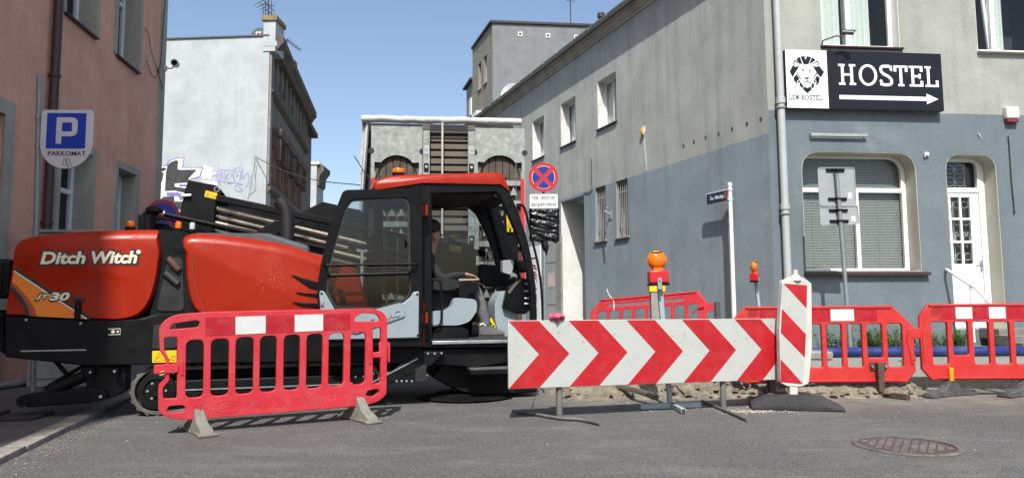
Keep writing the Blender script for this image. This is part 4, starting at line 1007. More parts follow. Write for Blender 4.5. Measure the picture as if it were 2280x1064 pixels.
mb.prism(gr([(60, 300), (178, 296)] + teeth((190, 310), (170, 420), 6, 12) + [(60, 425)]), -.009, -.0065)
mb.prism(gr([(232, 260), (240, 215), (290, 170), (350, 150)] + teeth((370, 160), (362, 262), 4, 12) + [(395, 270), (600, 268)] + teeth((604, 280), (505, 385), 5, -12) + [(490, 430), (335, 440), (330, 480), (470, 500), (460, 560), (340, 530), (210, 535), (222, 300)]), -.009, -.0065)
mb.prism(gr([(190, 605), (325, 600), (330, 665), (470, 665), (470, 760), (160, 760), (150, 640)]), -.009, -.0065); mb.build('graffiti_fill', M_gk, gab)
mb = MB(GF); mb.prism(gr([(230, 552), (360, 552), (355, 535), (420, 580), (440, 620), (400, 660), (385, 600), (230, 595)]), -.0125, -.0095); mb.prism(gr([(385, 452), (480, 452), (480, 480), (390, 480)]), -.0125, -.0095); mb.prism(gr([(60, 430), (150, 428), (165, 500), (140, 560), (60, 560)]), -.0125, -.0095); mb.build('graffiti_arrow', M_gp, gab)
mb = MB(GF); mb.prism(gr([(660, 350), (680, 270), (700, 190), (740, 240), (800, 250), (780, 300), (850, 310), (800, 340), (770, 390), (720, 370), (690, 390)]), -.003, -.0005); mb.prism(gr([(650, 400), (740, 410), (860, 430), (870, 470), (700, 440)]), -.003, -.0005); mb.build('graffiti_splash', M_gw, gab)
mb = MB(GF)
for k_, st in enumerate(([(765, 352), (880, 335)], [(845, 320), (885, 338), (850, 355)], [(860, 300), (900, 270), (1150, 285), (1180, 262), (1150, 240), (1080, 255)], [(905, 290), (880, 340), (860, 380), (890, 400), (925, 290), (930, 400)],
               [(960, 270), (955, 400), (1000, 310), (1040, 330), (1010, 385), (980, 370), (1000, 320)], [(1040, 310), (1080, 415), (1060, 310), (1110, 320), (1100, 360), (1130, 330)], [(1160, 290), (1140, 400), (1180, 300)], [(1185, 290), (1180, 390), (1240, 305), (1250, 420), (1210, 490)],
               [(1160, 440), (900, 415), (880, 440), (910, 450)], [(1180, 450), (1090, 470), (1090, 520), (1140, 540), (1180, 520), (1130, 490)], [(1270, 330), (1275, 440)], [(990, 438), (1040, 440)])):
    mb.ribbon(smooth(gr(st), 5), .035, -.003 - .0006 * k_, .003)
mb.build('graffiti_tag', M_gl, gab)
mb = MB(GF); ins = [(1335, 100), (1325, 200), (1290, 400), (1260, 580), (1240, 640)], [(1335, 110), (1330, 300), (1340, 500), (1320, 540), (1260, 585)], [(1355, 205), (1335, 400)]
for st in ins: mb.tube([(a[0], -.015, a[1]) for a in smooth(gr(st), 4)], .007, 5)
mb.build('gable_cables', M_zinc, label='thin dark cables trailing down the white gable near its corner', cat='cables')
# overhead wire from the gable across the street
p0 = GF.w(*(lambda a: (a[0], -.05, a[1]))(GF.at(570, 350)))
d1 = ray(792, 411); p1 = CAMP + d1 * (19.0 / d1.y)
pts = []
for k in range(25):
    f = k / 24; p = p0.lerp(p1, f); p.z -= .22 * math.sin(math.pi * f); pts.append(tuple(p))
d2 = ray(1000, 440); p2 = CAMP + d2 * (17.5 / d2.y)
mb = MB(); mb.tube(pts + [tuple(p2)], .014, 5); mb.build('overhead_wire', M_wire, label='slack overhead wire running from the white gable across the side street', cat='wire')
# roof antennas and drum
def yagi(name, label, mast, boom, nel, el, fr, t):
    th_ = thing(name, label, 'antenna', tuple(fr.w(*(lambda a: (a[0], t, a[1]))(fr.at(*mast[0], t)))))
    mb = MB(fr); mb.tube([(a[0], t, a[1]) for a in fr.P(mast, t)], .022, 6); mb.build('mast', M_wire, th_)
    a, b = fr.P(boom, t); mb = MB(fr); mb.tube([(a[0], t, a[1]), (b[0], t, b[1])], .018, 6); mb.build('boom', M_wire, th_)
    A = Vector((a[0], a[1])); B = Vector((b[0], b[1])); d = (B - A).normalized(); nn = Vector((-d.y, d.x)) * el
    for k in range(nel):
        c = A.lerp(B, k / (nel - 1)); mb = MB(fr); f = 1 - .4 * k / nel; mb.tube([(c.x - nn.x * f, t - .1, c.y - nn.y * f), (c.x + nn.x * f, t + .1, c.y + nn.y * f)], .009, 4); mb.build('element', M_wire, th_)
    return th_
yagi('roof_antenna', 'small roof antenna pointing right behind the corner chimney', [(632, 112), (640, 88)], [(638, 88), (668, 112)], 9, .1, GF, 1.2)
yagi('roof_antenna', 'roof antenna on the long mast rising from the corner chimney', [(598, 46), (597, -30)], [(577, 6), (605, 34)], 6, .22, GF, .3)
yagi('roof_antenna', 'bare rod antenna low on the dark cornice', [(628, 120), (641, 126)], [(641, 126), (661, 141)], 5, .05, GF, 2)
mb = MB(GF); 
for st in ([(586, 46), (586, 18)], [(591, 45), (591, -30)], [(604, 44), (604, -30)], [(580, 10), (612, 14)], [(584, 0), (612, 26)]): mb.tube([(a[0], .35, a[1]) for a in GF.P(st, .35)], .014, 5)
mb.build('antenna_rods', M_wire, label='bundle of thin antenna rods on top of the corner chimney', cat='antenna')
p = GF.at(579, 78, .6); mb = MB(GF); mb.lathe([(.02, -.06), (.3, -.05), (.38, .05), (.36, .07), (.02, .0)], (p[0], .6, p[1] - .1), 20, 'Y'); dsh = mb.build('satellite_dish', M_gun, label='dark satellite dish beside the corner chimney of the white gable', cat='satellite dish')
mb = MB(GF); mb.box(p[0] - .12, p[0] + .2, .525, .53, p[1] - .12, p[1] + .08); mb.build('label_panel', M_signw, dsh); mb = MB(GF); mb.box(p[0] + .02, p[0] + .09, .52, .524, p[1] - .08, p[1] + .04); mb.build('red_mark', M_sred, dsh); mb = MB(GF); mb.box(p[0] - .08, p[0] + .0, .52, .524, p[1] - .08, p[1] + .04); mb.build('dark_mark', M_ink, dsh)

# building attached beyond the dark front, and the white one at the end of the street
e = HF.w(LEN, 0, 0)
EF = Frame(e.x - .55, e.y + .3, 98)
nb = thing('grey_terrace', 'narrow plain grey building attached beyond the dark ornate front', 'building', tuple(EF.o))
zt2 = EF.z(678, 283); mb = MB(EF); L2 = 5.0
nh = [rect((a, a + .9, z_, z_ + 1.5)) for a in (.6, 2.4) for z_ in (1.4, 4.2)]
mb.prism([(0, -.1), (L2, -.1), (L2, zt2), (0, zt2)], 0, .4, nh); mb.build('wall', M_old, nb)
mb = MB(EF); mb.box(-.05, L2, -.35, .5, zt2, zt2 + .25); mb.build('cornice', M_oldb, nb)
for h in nh: make_window(nb, EF, h[0][0], h[2][0], h[0][1], h[2][1], .2, m=M_olds, vbars=(h[0][0] + .45,))
WF = Frame((-438 / FPX) * 52, 52, 2)
fb = thing('far_white_building', 'small white building with dark cornice at the end of the side street', 'building', tuple(WF.o))
zt3 = WF.z(690, 366); s0 = WF.s(640, 400); s1 = WF.s(705, 400)
mb = MB(WF); mb.box(s0, s1, 0, 2.2, -.1, zt3); mb.build('wall', M_gab, fb)
mb = MB(WF); mb.box(s0, s1 + .2, -.1, 2.2, zt3, zt3 + .18); mb.build('coping', M_white, fb)
mb = MB(WF); zk = WF.z(712, 378); mb.loft([[(s1 + .01, y_, zk - 1.2), (s1 + .15, y_, zk - 1.1), (s1 + .2, y_, zk - .4), (s1 + .5, y_, zk), (s1 + .5, y_, zk + .3), (s1 + .01, y_, zk + .3)] for y_ in (.1, 2.2)]); mb.build('cornice', M_oldb, fb)
for k in range(2):
    mb = MB(WF); mb.box(s1 + .002, s1 + .2, .7, 1.5, 1.5 + 3 * k, 3.2 + 3 * k); mb.build('window_surround', M_olds, fb)

# ------------------------------------------------------------------ GREY TALL BUILDING behind the hostel
TX, TY = -.96, 36.0
TF = Frame(TX, TY, 6.2); TL = Frame(TX, TY, -72.1)
tall = thing('grey_block', 'tall plain grey block with three round vents above the hostel roof', 'building', (TX, TY, 0))
M_tall = plaster('block_grey', (.2, .21, .215), bump=.004, stain=.3); M_tall2 = plaster('block_brownish', (.25, .235, .19), bump=.012, bscale=40, stain=.5)
zt = TF.z(1098, 52); lt_ = TL.s(1052, 112)
lws = [(1065, 1071, 142, 203), (1077, 1084, 124, 185)]
lh = []
for a, b, c, d_ in lws: lh.append((TL.s(a, c), TL.s(b, c), TL.z((a + b) / 2, d_), TL.z((a + b) / 2, c)))
z_0 = sum(q[2] for q in lh) / 2; z_1 = sum(q[3] for q in lh) / 2; lh = [(q[0], q[1], z_0, z_1) for q in lh] + [(lh[0][0] - .1, lh[0][1] + .2, z_0 - 3.4, z_1 - 3.2)]
mb = MB(TF); mb.box(0.004, 12, 0, 9, -.1, zt); mb.build('gable_wall', M_tall, tall)
mb = MB(TL); mb.prism([(lt_, -.1), (0, -.1), (0, zt), (lt_, zt)], 0, .4, [rect(q) for q in lh]); mb.build('front_wall', M_tall2, tall)
for q in lh: make_window(tall, TL, q[0], q[1], q[2], q[3], .15, m=M_oldwhite, fw=.09, vbars=((q[0] + q[1]) / 2,), sill=(.06, .06, .04))
mb = MB(TL); q = lh[2]; mb.box(q[0] - .1, q[1] + .1, -.35, 0, q[3] - .1, q[3] + .35); mb.build('shutter_box', M_oldwhite, tall, bevel=.03)
mb = MB(TF); mb.prism_h([(-.12, -.1), (12, -.1), (12, 6), (-.92, 4.0)], zt, zt + .12); mb.build('roof_edge', M_roof, tall)
for px, py in ((1158, 77), (1220, 80), (1283, 84)):
    a = TF.at(px, py); mb = MB(TF); mb.prism([(a[0] - .12, a[1] - .12), (a[0] + .12, a[1] - .12), (a[0] + .12, a[1] + .12), (a[0] - .12, a[1] + .12)], -.03, 0, [circ(a[0], a[1], .07, 12)]); v_ = mb.build('vent_frame', M_oldwhite, tall); mb = MB(TF); mb.prism(circ(a[0], a[1], .07, 12), -.01, -.002); mb.build('vent_opening', M_dark, v_)
AF = Frame(*TL.w(lt_, 0, 0).xy, -75)
an = AF.s(1037, 200); za = AF.z(1045, 188); mb = MB(AF); mb.box(an, -.002, 0.05, 3, -.1, za); mb.build('annex_wall', M_tall2, tall); mb = MB(AF); mb.box(an - .2, 0, -.15, 3, za, za + .12); mb.build('annex_roof', M_roof, tall)
mb = MB(AF); c = AF.s(1047, 240); mb.box(c - .25, c + .25, -.02, .05, AF.z(1047, 258), AF.z(1047, 220)); mb.build('annex_window', M_oldwhite, tall)
a = TF.at(1271, 54, 2); mst = thing('roof_mast', 'thin antenna mast standing on the grey block roof', 'antenna', tuple(TF.w(a[0], 2, a[1]))); mb = MB(TF); mb.tube([(a[0], 2, a[1] - .2), (a[0] - .02, 2, a[1] + 2.2)], .03, 6); mb.build('mast', M_wire, mst)
for k in range(5): mb = MB(TF); mb.tube([(a[0] - .25, 2 - .05 * k, a[1] + 1.35 + .06 * k), (a[0] + .25, 2, a[1] + 1.3 + .09 * k)], .012, 4); mb.build('element', M_wire, mst)
# white dish on the hostel eaves
a = SF.at(1140, 214, .6); c = SF.w(a[0], .6, a[1]); DF = Frame(c.x, c.y, -30, c.z); mb = MB(DF); mb.lathe([(.01, .0), (.25, -.03), (.42, -.1), (.43, -.09), (.25, -.015), (.01, .015)], (0, 0, 0), 24, 'Y'); dish = mb.build('satellite_dish', M_white, label='white satellite dish rising above the hostel gutter', cat='satellite dish')
mb = MB(DF); mb.tube([(0, .02, 0), (0, .12, -.1), (0, .15, -.75)], .025, 6); mb.build('mount', M_zinc, dish); mb = MB(DF); mb.tube([(0, -.1, -.4), (0, -.45, -.15)], .012, 5); mb.build('feed_arm', M_zinc, dish)

# ------------------------------------------------------------------ unseen building added behind the camera, its corner placed to shade the left pavement
BF0 = Frame(-4.5, -2.0, 180)
bk = thing('unseen_tenement', 'unseen brown tenement added left behind the viewpoint to cast a shadow edge', 'building', (-4.5, -2, 0))
M_ten = plaster('tenement_brown', (.3, .24, .17), bump=.005, stain=.3)
mb = MB(); hh_ = []
for i in range(3):
    for j in range(5): hh_.append((1.2 + i * 2.6, 2.3 + i * 2.6, 1.2 + j * 3.6, 3.0 + j * 3.6))
mb = MB(BF0); mb.prism([(0, -.1), (9, -.1), (9, 18.5), (0, 18.5)], 0, .4, [rect(q) for q in hh_]); mb.build('north_wall', M_ten, bk)
for q in hh_: make_window(bk, BF0, q[0], q[1], q[2], q[3], .2, vbars=((q[0] + q[1]) / 2,), sill=(.05, .05, .05))
mb = MB(); mb.box(-11.9, -4.504, -14, -2.41, -.1, 18.45); mb.build('body', M_ten, bk)
mb = MB(); mb.box(-12, -4.46, -14, -1.9, 18.5, 18.8); mb.build('roof', M_roof, bk)
# ------------------------------------------------------------------ DIRECTIONAL DRILLING MACHINE
MF = Frame(-4.6, 6.435, 16.0)
rig = thing('drilling_machine', 'orange red tracked drilling machine with black cab frame parked across the street', 'drilling machine', (-2.2, 7.9, 0), MF.ang)
M_or = mat('machine_orange_paint', (.29, .0145, .0025), .27, var=.06, scale=3, dirt=(.3, .035, .012), dirt_amt=.25, dscale=5, coat=.0, spec=.2)
M_org = mat('decal_orange', (.8, .2, .012), .4, var=.04); M_orgd = mat('decal_dark_orange', (.36, .06, .015), .4); M_crm = mat('decal_cream', (.74, .7, .52), .4, var=.06)
M_blk = M_black
M_mblk = mat('machine_black_sheet', (.006, .0063, .007), .45, var=.25, dirt=(.02, .019, .0175), dirt_amt=.4, dscale=4, spec=.15)
M_cgrey = mat('cab_grey_moulding', (.25, .3, .325), .5, var=.05, dirt=(.25, .25, .24), dirt_amt=.2)
M_cglass = glass_mat('cab_glass', (.74, .78, .78))
M_yel = mat('warning_yellow', (.78, .5, .01), .45, var=.05)
M_pipe_s = mat('drill_pipe_steel', (.34, .3, .24), .38, .8, var=.3, scale=9, dirt=(.1, .08, .06), dirt_amt=.6, dscale=5)
M_tread = mat('track_rubber', (.085, .082, .075), .9, var=.3, bump=.004, bscale=50, dirt=(.24, .22, .18), dirt_amt=.6, dscale=7)
M_seat = mat('seat_fabric', (.01, .01, .011), .85, var=.3)
M_amber = mat('amber_lens', (.75, .16, .005), .18, var=.1, spec=.6); M_clear = mat('clear_lens', (.55, .57, .58), .2)

def hood(name, outline, top_idx, W, par):
    """shell with a rolled-over top edge; outline is traced on the outer side"""
    drop = ((0.0, .1, .02), (.025, .045, .006), (.07, .014, 0), (.16, 0, 0), (W, 0, 0))
    c = Vector((sum(p[0] for p in outline) / len(outline), sum(p[1] for p in outline) / len(outline)))
    rings = []
    for t, dz, ins in drop:
        rg = []
        for i, p in enumerate(outline):
            v = Vector(p); d = (c - v).normalized()
            v = v + d * ins
            rg.append((v.x, t, v.y - (dz if i in top_idx else 0)))
        rings.append(rg)
    mb = MB(MF); mb.loft(rings); return mb.build(name, M_or, par, bevel=.012, seg=2, smooth_ang=50)
TP = .16     # silhouette of the hoods lies this deep
def traced(top, rest):
    a = MF.P(top, TP); b = MF.P(rest, 0); return a + b, set(range(len(a)))
top = smooth([(44, 548), (58, 533), (100, 523), (200, 515), (300, 512), (359, 512)], 3); rest = smooth([(358, 560), (351, 615), (338, 662), (318, 694), (290, 709), (255, 714)], 3) + [(200, 712), (100, 705), (9, 701)]
o, ti = traced(top, rest); rh = hood('rear_hood', o, ti, 1.05, rig)
top = smooth([(411, 530), (430, 520), (520, 526), (620, 541), (680, 558), (722, 572)], 3) + [(790, 598), (800, 612)]; rest = [(822, 690), (720, 694), (445, 700)] + smooth([(432, 690), (420, 660), (413, 615), (411, 560)], 3)
o, ti = traced(top, rest); fh = hood('front_hood', o, ti, .95, rig)
# panel line with its groove shadow painted flat, louvre wedges, vent holes on the front hood
mb = MB(MF); mb.ribbon(smooth(MF.P([(427, 560), (429, 600), (438, 650), (456, 696)]), 5), .012, -.003, .004); mb.build('groove_shadow_line', mat('groove_shadow_paint', (.2, .02, .01), .5), fh)
for pts in ([(648, 611), (712, 630), (712, 644), (690, 640)], [(656, 650), (712, 654), (712, 662), (668, 654)], [(650, 672), (712, 676), (712, 684), (668, 680)]):
    mb = MB(MF); mb.prism(MF.P(pts), -.02, .0); mb.build('louvre', M_blk, fh, bevel=.006, seg=1)
for pts in ([(735, 634), (741, 644), (740, 652), (727, 650)], [(748, 643), (764, 645), (766, 653), (752, 651)], [(729, 658), (745, 658), (750, 676), (733, 676)], [(754, 658), (768, 658), (772, 677), (758, 677)]):
    mb = MB(MF); mb.prism(fillet(MF.P(pts), .02, 3), -.004, .01); mb.build('vent', M_blk, fh)
mb = MB(MF); rnd = random.Random(4)
for k in range(60):
    cx_, cy_ = rnd.choice(((600, 622), (588, 640), (622, 612), (606, 600), (620, 640))); p = MF.at(cx_ + rnd.gauss(0, 9), cy_ + rnd.gauss(0, 9)); a_ = rnd.uniform(.4, 1.2); l_ = rnd.uniform(.002, .012)
    mb.ribbon([p, (p[0] + l_ * math.cos(a_), p[1] + l_ * math.sin(a_))], [rnd.uniform(.001, .0035), .0008], -.003 - .0001 * k, .001)
mb.build('dried_splashes', mat('dried_splash', (.7, .5, .42), .7), fh, kind='stuff')
# black centre post with mesh grille and top strap
o, ti = traced([(350, 520), (360, 513), (412, 516), (425, 524)], [(440, 705), (330, 705), (345, 640), (352, 580)])
mb = MB(MF); mb.prism(o, .06, .9); ctr = mb.build('centre_frame', M_mblk, rig)
M_mesh = mat('black_mesh', (.03, .03, .03), .6, .3, var=.4, bump=.01, bscale=260)
mb = MB(MF); mb.prism(fillet(MF.P([(372, 572), (404, 572), (408, 692), (345, 692)]), .05, 3), .05, .059); mb.build('mesh_grille', M_mesh, ctr)
mb = MB(MF); mb.tube([(*MF.at(378, 575, .045), 0)] and [(MF.at(a, b, .045)[0], .046, MF.at(a, b, .045)[1]) for a, b in ((374, 574), (386, 588), (398, 602))], [.03, .04, .035], 10); mb.build('intake_hose', mat('dull_red_brown', (.07, .03, .024), .6), ctr)
mb = MB(MF); mb.tube([(MF.at(a, b, .045)[0], .046, MF.at(a, b, .045)[1]) for a, b in ((367, 607), (396, 632))], .035, 10); mb.build('filter_can', mat('dark_filter_can', (.05, .05, .05), .5, .4), ctr)
mb = MB(MF); q = MF.P([(385, 552), (407, 552), (407, 561), (385, 561)]); mb.prism(fillet(q, .01, 3), .052, .058); mb.build('latch', M_blk, ctr)
# lower black chassis skirt
sk = MF.P([(9, 702), (200, 713), (300, 711), (345, 699), (720, 690), (830, 688), (940, 760), (940, 812), (720, 806), (340, 811), (196, 815), (9, 795)])
mb = MB(MF); mb.prism(sk, .015, .95); skirt = mb.build('chassis_skirt', M_mblk, rig, bevel=.012)
mb = MB(MF); mb.prism(fillet(MF.P([(342, 722), (392, 720), (394, 774), (338, 776)]), .03, 3), .005, .0145); mb.build('side_grille', M_mesh, skirt)
q = MF.P([(45, 780), (190, 777), (192, 780), (45, 783)]); mb = MB(MF); mb.prism(q, .009, .0145); mb.build('skirt_seam', M_steel, skirt)
def label_plate(par, fr, pts, t, tri=True):
    mb = MB(fr); mb.prism(fr.P(pts, t), t, t + .003); lb = mb.build('warning_label', M_yel, par)
    P = [Vector(p) for p in fr.P(pts, t)]
    def uv(a, b): p = (P[3].lerp(P[2], a)).lerp(P[0].lerp(P[1], a), b); return (p.x, p.y)
    mb = MB(fr); wd = (P[1] - P[0]).length * .022
    mb.ribbon([uv(.1, .14), uv(.27, .86), uv(.44, .14)], wd, t - .002, .002, closed=True); mb.ribbon([uv(.2, .3), uv(.27, .55), uv(.34, .3)], wd, t - .0024, .002)
    mb.ribbon([uv(.52, .15), uv(.52, .85)], wd, t - .0022, .002); mb.ribbon([uv(.62, .25), uv(.74, .25)], wd * 2, t - .0026, .002); mb.ribbon([uv(.8, .2), uv(.94, .2), uv(.94, .5), uv(.8, .5)], wd, t - .0028, .002, closed=True)
    mb.build('pictogram', M_ink, lb); return lb
label_plate(skirt, MF, [(339, 781), (393, 779), (393, 806), (339, 807)], .003)
# fasteners, badge and handle
q = MF.P([(241, 732), (268, 731), (268, 744), (241, 745)], .01); mb = MB(MF); mb.prism(q, .008, .0145); bd = mb.build('badge', M_ink, skirt)
mb = MB(MF); P4 = q; 
mb.ribbon([P4[0], P4[1], P4[2], P4[3]], .006, .005, .002, closed=True); c = ((P4[0][0] + P4[2][0]) / 2, (P4[0][1] + P4[2][1]) / 2); mb.prism(circ(c[0] - .01, c[1], .016, 8), .0045, .0075); mb.prism(circ(c[0] + .03, c[1], .01, 8), .0045, .0075); mb.build('badge_print', M_crm, bd)
mb = MB(MF); a = MF.at(235, 738); mb.lathe([(.001, -.004), (.03, -.004), (.034, .014), (.001, .014)], (a[0], 0, a[1]), 14, 'Y'); mb.build('lock', M_blk, skirt)
for px, py in ((58, 712), (179, 720)): mb = MB(MF); a = MF.at(px, py); mb.lathe([(.001, -.003), (.012, -.001), (.012, .014), (.001, .014)], (a[0], 0, a[1]), 10, 'Y'); mb.build('fastener', M_steel, skirt)
# decals on the rear hood
D = lambda pts: MF.P([(x / 4.835, 520 + y_ / 4.835) for x, y_ in pts])
arc1 = smooth([(940, 918), (400, 890)], 1); arc = smooth([(398, 890), (375, 810), (320, 720), (250, 630), (180, 560), (128, 520)], 4)
mb = MB(MF); mb.prism(D([(152, 405), (935, 917)] + arc), -.004, -.0005); mb.build('swoosh_orange', M_org, rh)
arc_b = smooth([(310, 884), (285, 790), (225, 690), (160, 610), (118, 570)], 4)
mb = MB(MF); mb.prism(D(arc[:-1] + [(128, 524)] + list(reversed(arc_b))), -.003, -.0005); mb.build('swoosh_dark', M_orgd, rh)
mb = MB(MF); mb.ribbon(D(smooth([(302, 882), (278, 790), (218, 692), (152, 612), (114, 572)], 4)), .03, -.0062, .003); mb.build('swoosh_arc', M_ink, rh)
mb = MB(MF); mb.ribbon(D([(160, 385), (968, 918)]), .035, -.0068, .003); mb.build('swoosh_stripe', M_ink, rh)
mb = MB(MF); mb.ribbon(D([(154, 403), (935, 916)]), .012, -.0085, .003); mb.build('swoosh_line', M_crm, rh)
def corners(l, r, yt, yb, dyl=0, dyr=0): return MF.P([(l, yb + dyl), (r, yb + dyr), (r, yt + dyr), (l, yt + dyl)])
def outlined(txt, cor, grow, shear, bold, par, t=-.004):
    text_mb(txt, MF, 0, 0, 0, 0, t, .003, shear, bold + grow, skew=cor[1]).build('lettering_outline', M_ink, par)
    text_mb(txt, MF, 0, 0, 0, 0, t - .0035, .003, shear, bold, skew=cor[0]).build('lettering', M_crm, par)
def both(l, r, yt, yb, m_, dl=0, dr=0): return corners(l, r, yt, yb, dl, dr), corners(l - m_, r + m_, yt - m_, yb + m_, dl, dr)
outlined('Ditch', both(90, 191, 560, 588, 4.5, .5, -.5), .05, .22, .035, rh); outlined('Witch', both(204, 306, 559, 587, 4.5, .3, -.6), .05, .22, .035, rh)
mb = MB(MF); a = MF.at(309, 561, 0); mb.prism(circ(a[0], a[1], .02, 12), -.0095, -.007); mb.build('registered_dot', M_crm, rh)
outlined('JT', both(81, 111, 655, 667, 3, 0, 0), .05, .25, .03, rh, -.0105); outlined('30', both(111, 157, 651, 669, 3, 0, 0), .05, .25, .04, rh, -.0125)
mb = MB(MF); q = MF.P([(160, 661), (189, 662), (189, 671), (160, 670)]); mb.prism(q, -.009, .0); mb.build('recess_plate', M_ink, rh)
mb = MB(MF); a = MF.at(175, 691); mb.lathe([(.001, -.09), (.02, -.085), (.026, -.05), (.026, .05), (.02, .09), (.001, .1)], (a[0], -.03, a[1]), 12); mb.build('latch_handle', M_blk, rh)
# deck behind the hoods, exhaust, beacons
mb = MB(MF); mb.prism(MF.P([(430, 519), (600, 520), (690, 548), (690, 640), (430, 640)], .5), .45, .94); mb.build('deck_cover', mat('deck_grey', (.075, .08, .085), .45, var=.1), rig, bevel=.04, seg=3)
E = [(MF.at(a, b, .62)[0], .62, MF.at(a, b, .62)[1]) for a, b in smooth([(640, 580), (640, 530), (639, 490), (636, 470), (628, 455), (619, 446)], 4)]
mb = MB(MF); mb.tube(E, .072, 16); ex = mb.build('exhaust_stack', mat('exhaust_black', (.012, .012, .013), .55, var=.2), rig)
a = MF.at(642, 537, .62); mb = MB(MF); mb.lathe([(.074, -.03), (.08, -.03), (.08, .03), (.074, .03)], (a[0], .62, a[1]), 16); mb.build('exhaust_clamp', M_mblk, ex)
def beacon(px, py, h, r, m_, t, base=.03):
    a = MF.at(px, py, t); mb = MB(MF); mb.lathe([(.001, 0), (r * 1.1, 0), (r * 1.1, base), (.001, base)], (a[0], t, a[1]), 14); bb = mb.build('beacon_base', M_mblk, rig)
    mb = MB(MF); mb.lathe([(r * .95, base), (r, base + .01), (r * .95, h * .45), (r, h * .5), (r * .93, h * .85), (r * .75, h), (.001, h * 1.02)], (a[0], t, a[1]), 14); mb.build('beacon_lens', m_, bb)
beacon(290, 512, .09, .045, M_amber, .5); beacon(397, 515, .1, .032, M_amber, .5); beacon(428, 517, .1, .028, M_clear, .5)
# toolbox at the rear end (runs out of the frame)
mb = MB(MF)
tb = MF.P([(-45, 575), (34, 578), (26, 655), (18, 664), (-45, 664)], .2); mb.prism(tb, .12, .7); tbx = mb.build('tool_case', M_mblk, rig, bevel=.025, seg=2)
for k in range(4):
    a = MF.at(-30 + 17 * k, 580, .12); b = MF.at(-32 + 16 * k, 660, .12); mb = MB(MF); mb.prism([(a[0] - .015, a[1] - .02), (a[0] + .015, a[1] - .02), (b[0] + .015, b[1] + .02), (b[0] - .015, b[1] + .02)], .1, .121); mb.build('case_rib', M_mblk, tbx, bevel=.005, seg=1)
a, b = MF.P([(-45, 618), (30, 618)], .12); mb = MB(MF); mb.box(a[0], b[0], .105, .1195, a[1] - .02, a[1] + .02); mb.build('case_seam', M_blk, tbx)
mb = MB(MF); mb.prism(MF.P([(-30, 690), (10, 690), (10, 790), (-30, 760)], .3), .3, .6); mb.build('rear_bracket', M_mblk, rig, bevel=.02)
mb = MB(MF); mb.prism(MF.P([(-40, 694), (12, 699), (12, 702), (-40, 697)], .1), .05, .2); mb.build('rear_bumper_bar', M_mblk, rig)

# --- drill boom with its rack of rods
BT = 1.15
boom = MB(MF); boom.prism(MF.P([(419, 401), (484, 413), (499, 431), (485, 436), (478, 492), (470, 560), (395, 560), (400, 476), (411, 428)], BT), BT - .02, BT + .55); bm_ = boom.build('rod_rack_end', M_mblk, rig, bevel=.015)
a = MF.at(482.5, 421.5, BT - .03); mb = MB(MF); mb.prism(circ(a[0], a[1], .03, 18), BT - .03, BT - .021, [circ(a[0], a[1], .022, 18)]); mb.build('pin_ring', M_steel, bm_)
a = MF.at(415, 437, BT - .03); mb = MB(MF); mb.tube([(a[0] - .05, BT - .04, a[1]), (a[0] + .05, BT - .04, a[1] + .01)], .018, 8); mb.tube([(p[0], BT - .04, p[1]) for p in circ(a[0] - .05, a[1], .025, 10)], .008, 5, closed=True); mb.build('lifting_shackle', M_steel, bm_)
label_plate(bm_, MF, [(458, 424), (484, 430), (482, 444), (455, 438)], BT - .0245)
mb = MB(MF); mb.prism(MF.P([(484, 434), (830, 507), (1085, 561), (1085, 574), (830, 520), (481, 449)], BT), BT - .05, BT + .04); mb.build('top_rail', M_mblk, rig, bevel=.008)
mb = MB(MF); mb.prism(MF.P([(470, 520), (830, 605), (1060, 660), (1060, 690), (830, 640), (470, 552)], BT), BT - .03, BT + .5); mb.build('lower_beam', M_mblk, rig, bevel=.01)
mb = MB(MF); mb.prism(MF.P([(480, 440), (1060, 570), (1060, 680), (478, 540)], BT + .3), BT + .3, BT + .45); mb.build('rack_back', M_mblk, rig)
for row, (a, b) in enumerate((((482, 464), (1040, 598)), ((479, 481), (1040, 616)), ((477, 497), (1040, 633)), ((475, 512), (1040, 650)))):
    tt = BT + .05 + .05 * (row % 2); p, q = MF.at(*a, tt), MF.at(*b, tt); mb = MB(MF)
    A = Vector((p[0], tt, p[1])); B = Vector((q[0], tt, q[1]))
    mb.tube([tuple(A), tuple(A.lerp(B, .05)), tuple(A.lerp(B, .052)), tuple(A.lerp(B, .62)), tuple(A.lerp(B, .622)), tuple(B)], [.039, .039, .033, .033, .039, .039], 12); mb.build('drill_rod', M_pipe_s, rig)
mb = MB(MF); mb.prism(MF.P([(572, 515), (611, 492), (680, 492), (640, 512), (612, 524)], BT - .06), BT - .1, BT - .051); mb.build('diagonal_brace', M_mblk, rig, bevel=.006)
mb = MB(MF); q0, q1 = MF.at(338, 471, BT - .15), MF.at(735, 556, BT - .15); mb.tube([(q0[0], BT - .15, q0[1]), (q1[0], BT - .15, q1[1])], .03, 12); cyl_ = mb.build('thrust_cylinder', M_blk, rig)
q0 = MF.at(356, 475, BT - .15); mb = MB(MF); mb.tube([(q0[0], BT - .15, q0[1]), (q0[0] + .05, BT - .15, q0[1] - .011)], .042, 12); mb.build('gland_nut', M_steel, cyl_)
mb = MB(MF); mb.prism(MF.P([(320, 474), (338, 470), (350, 477), (346, 515), (314, 516)], BT - .15), BT - .22, BT + .1); kn = mb.build('rear_knuckle', M_mblk, rig, bevel=.02)
mb = MB(MF); mb.prism(MF.P([(326, 464), (345, 459), (362, 463), (362, 474), (326, 474)], BT - .2), BT - .28, BT - .02); mb.build('knuckle_head', M_mblk, kn, bevel=.02)
for x_ in (318, 331): 
    q0 = MF.at(x_, 480, BT - .2); mb = MB(MF); mb.cyl((q0[0], BT - .24, q0[1]), (q0[0], BT - .24, q0[1] - .18), .035, seg=10); mb.build('hose_fitting', M_matte, kn)
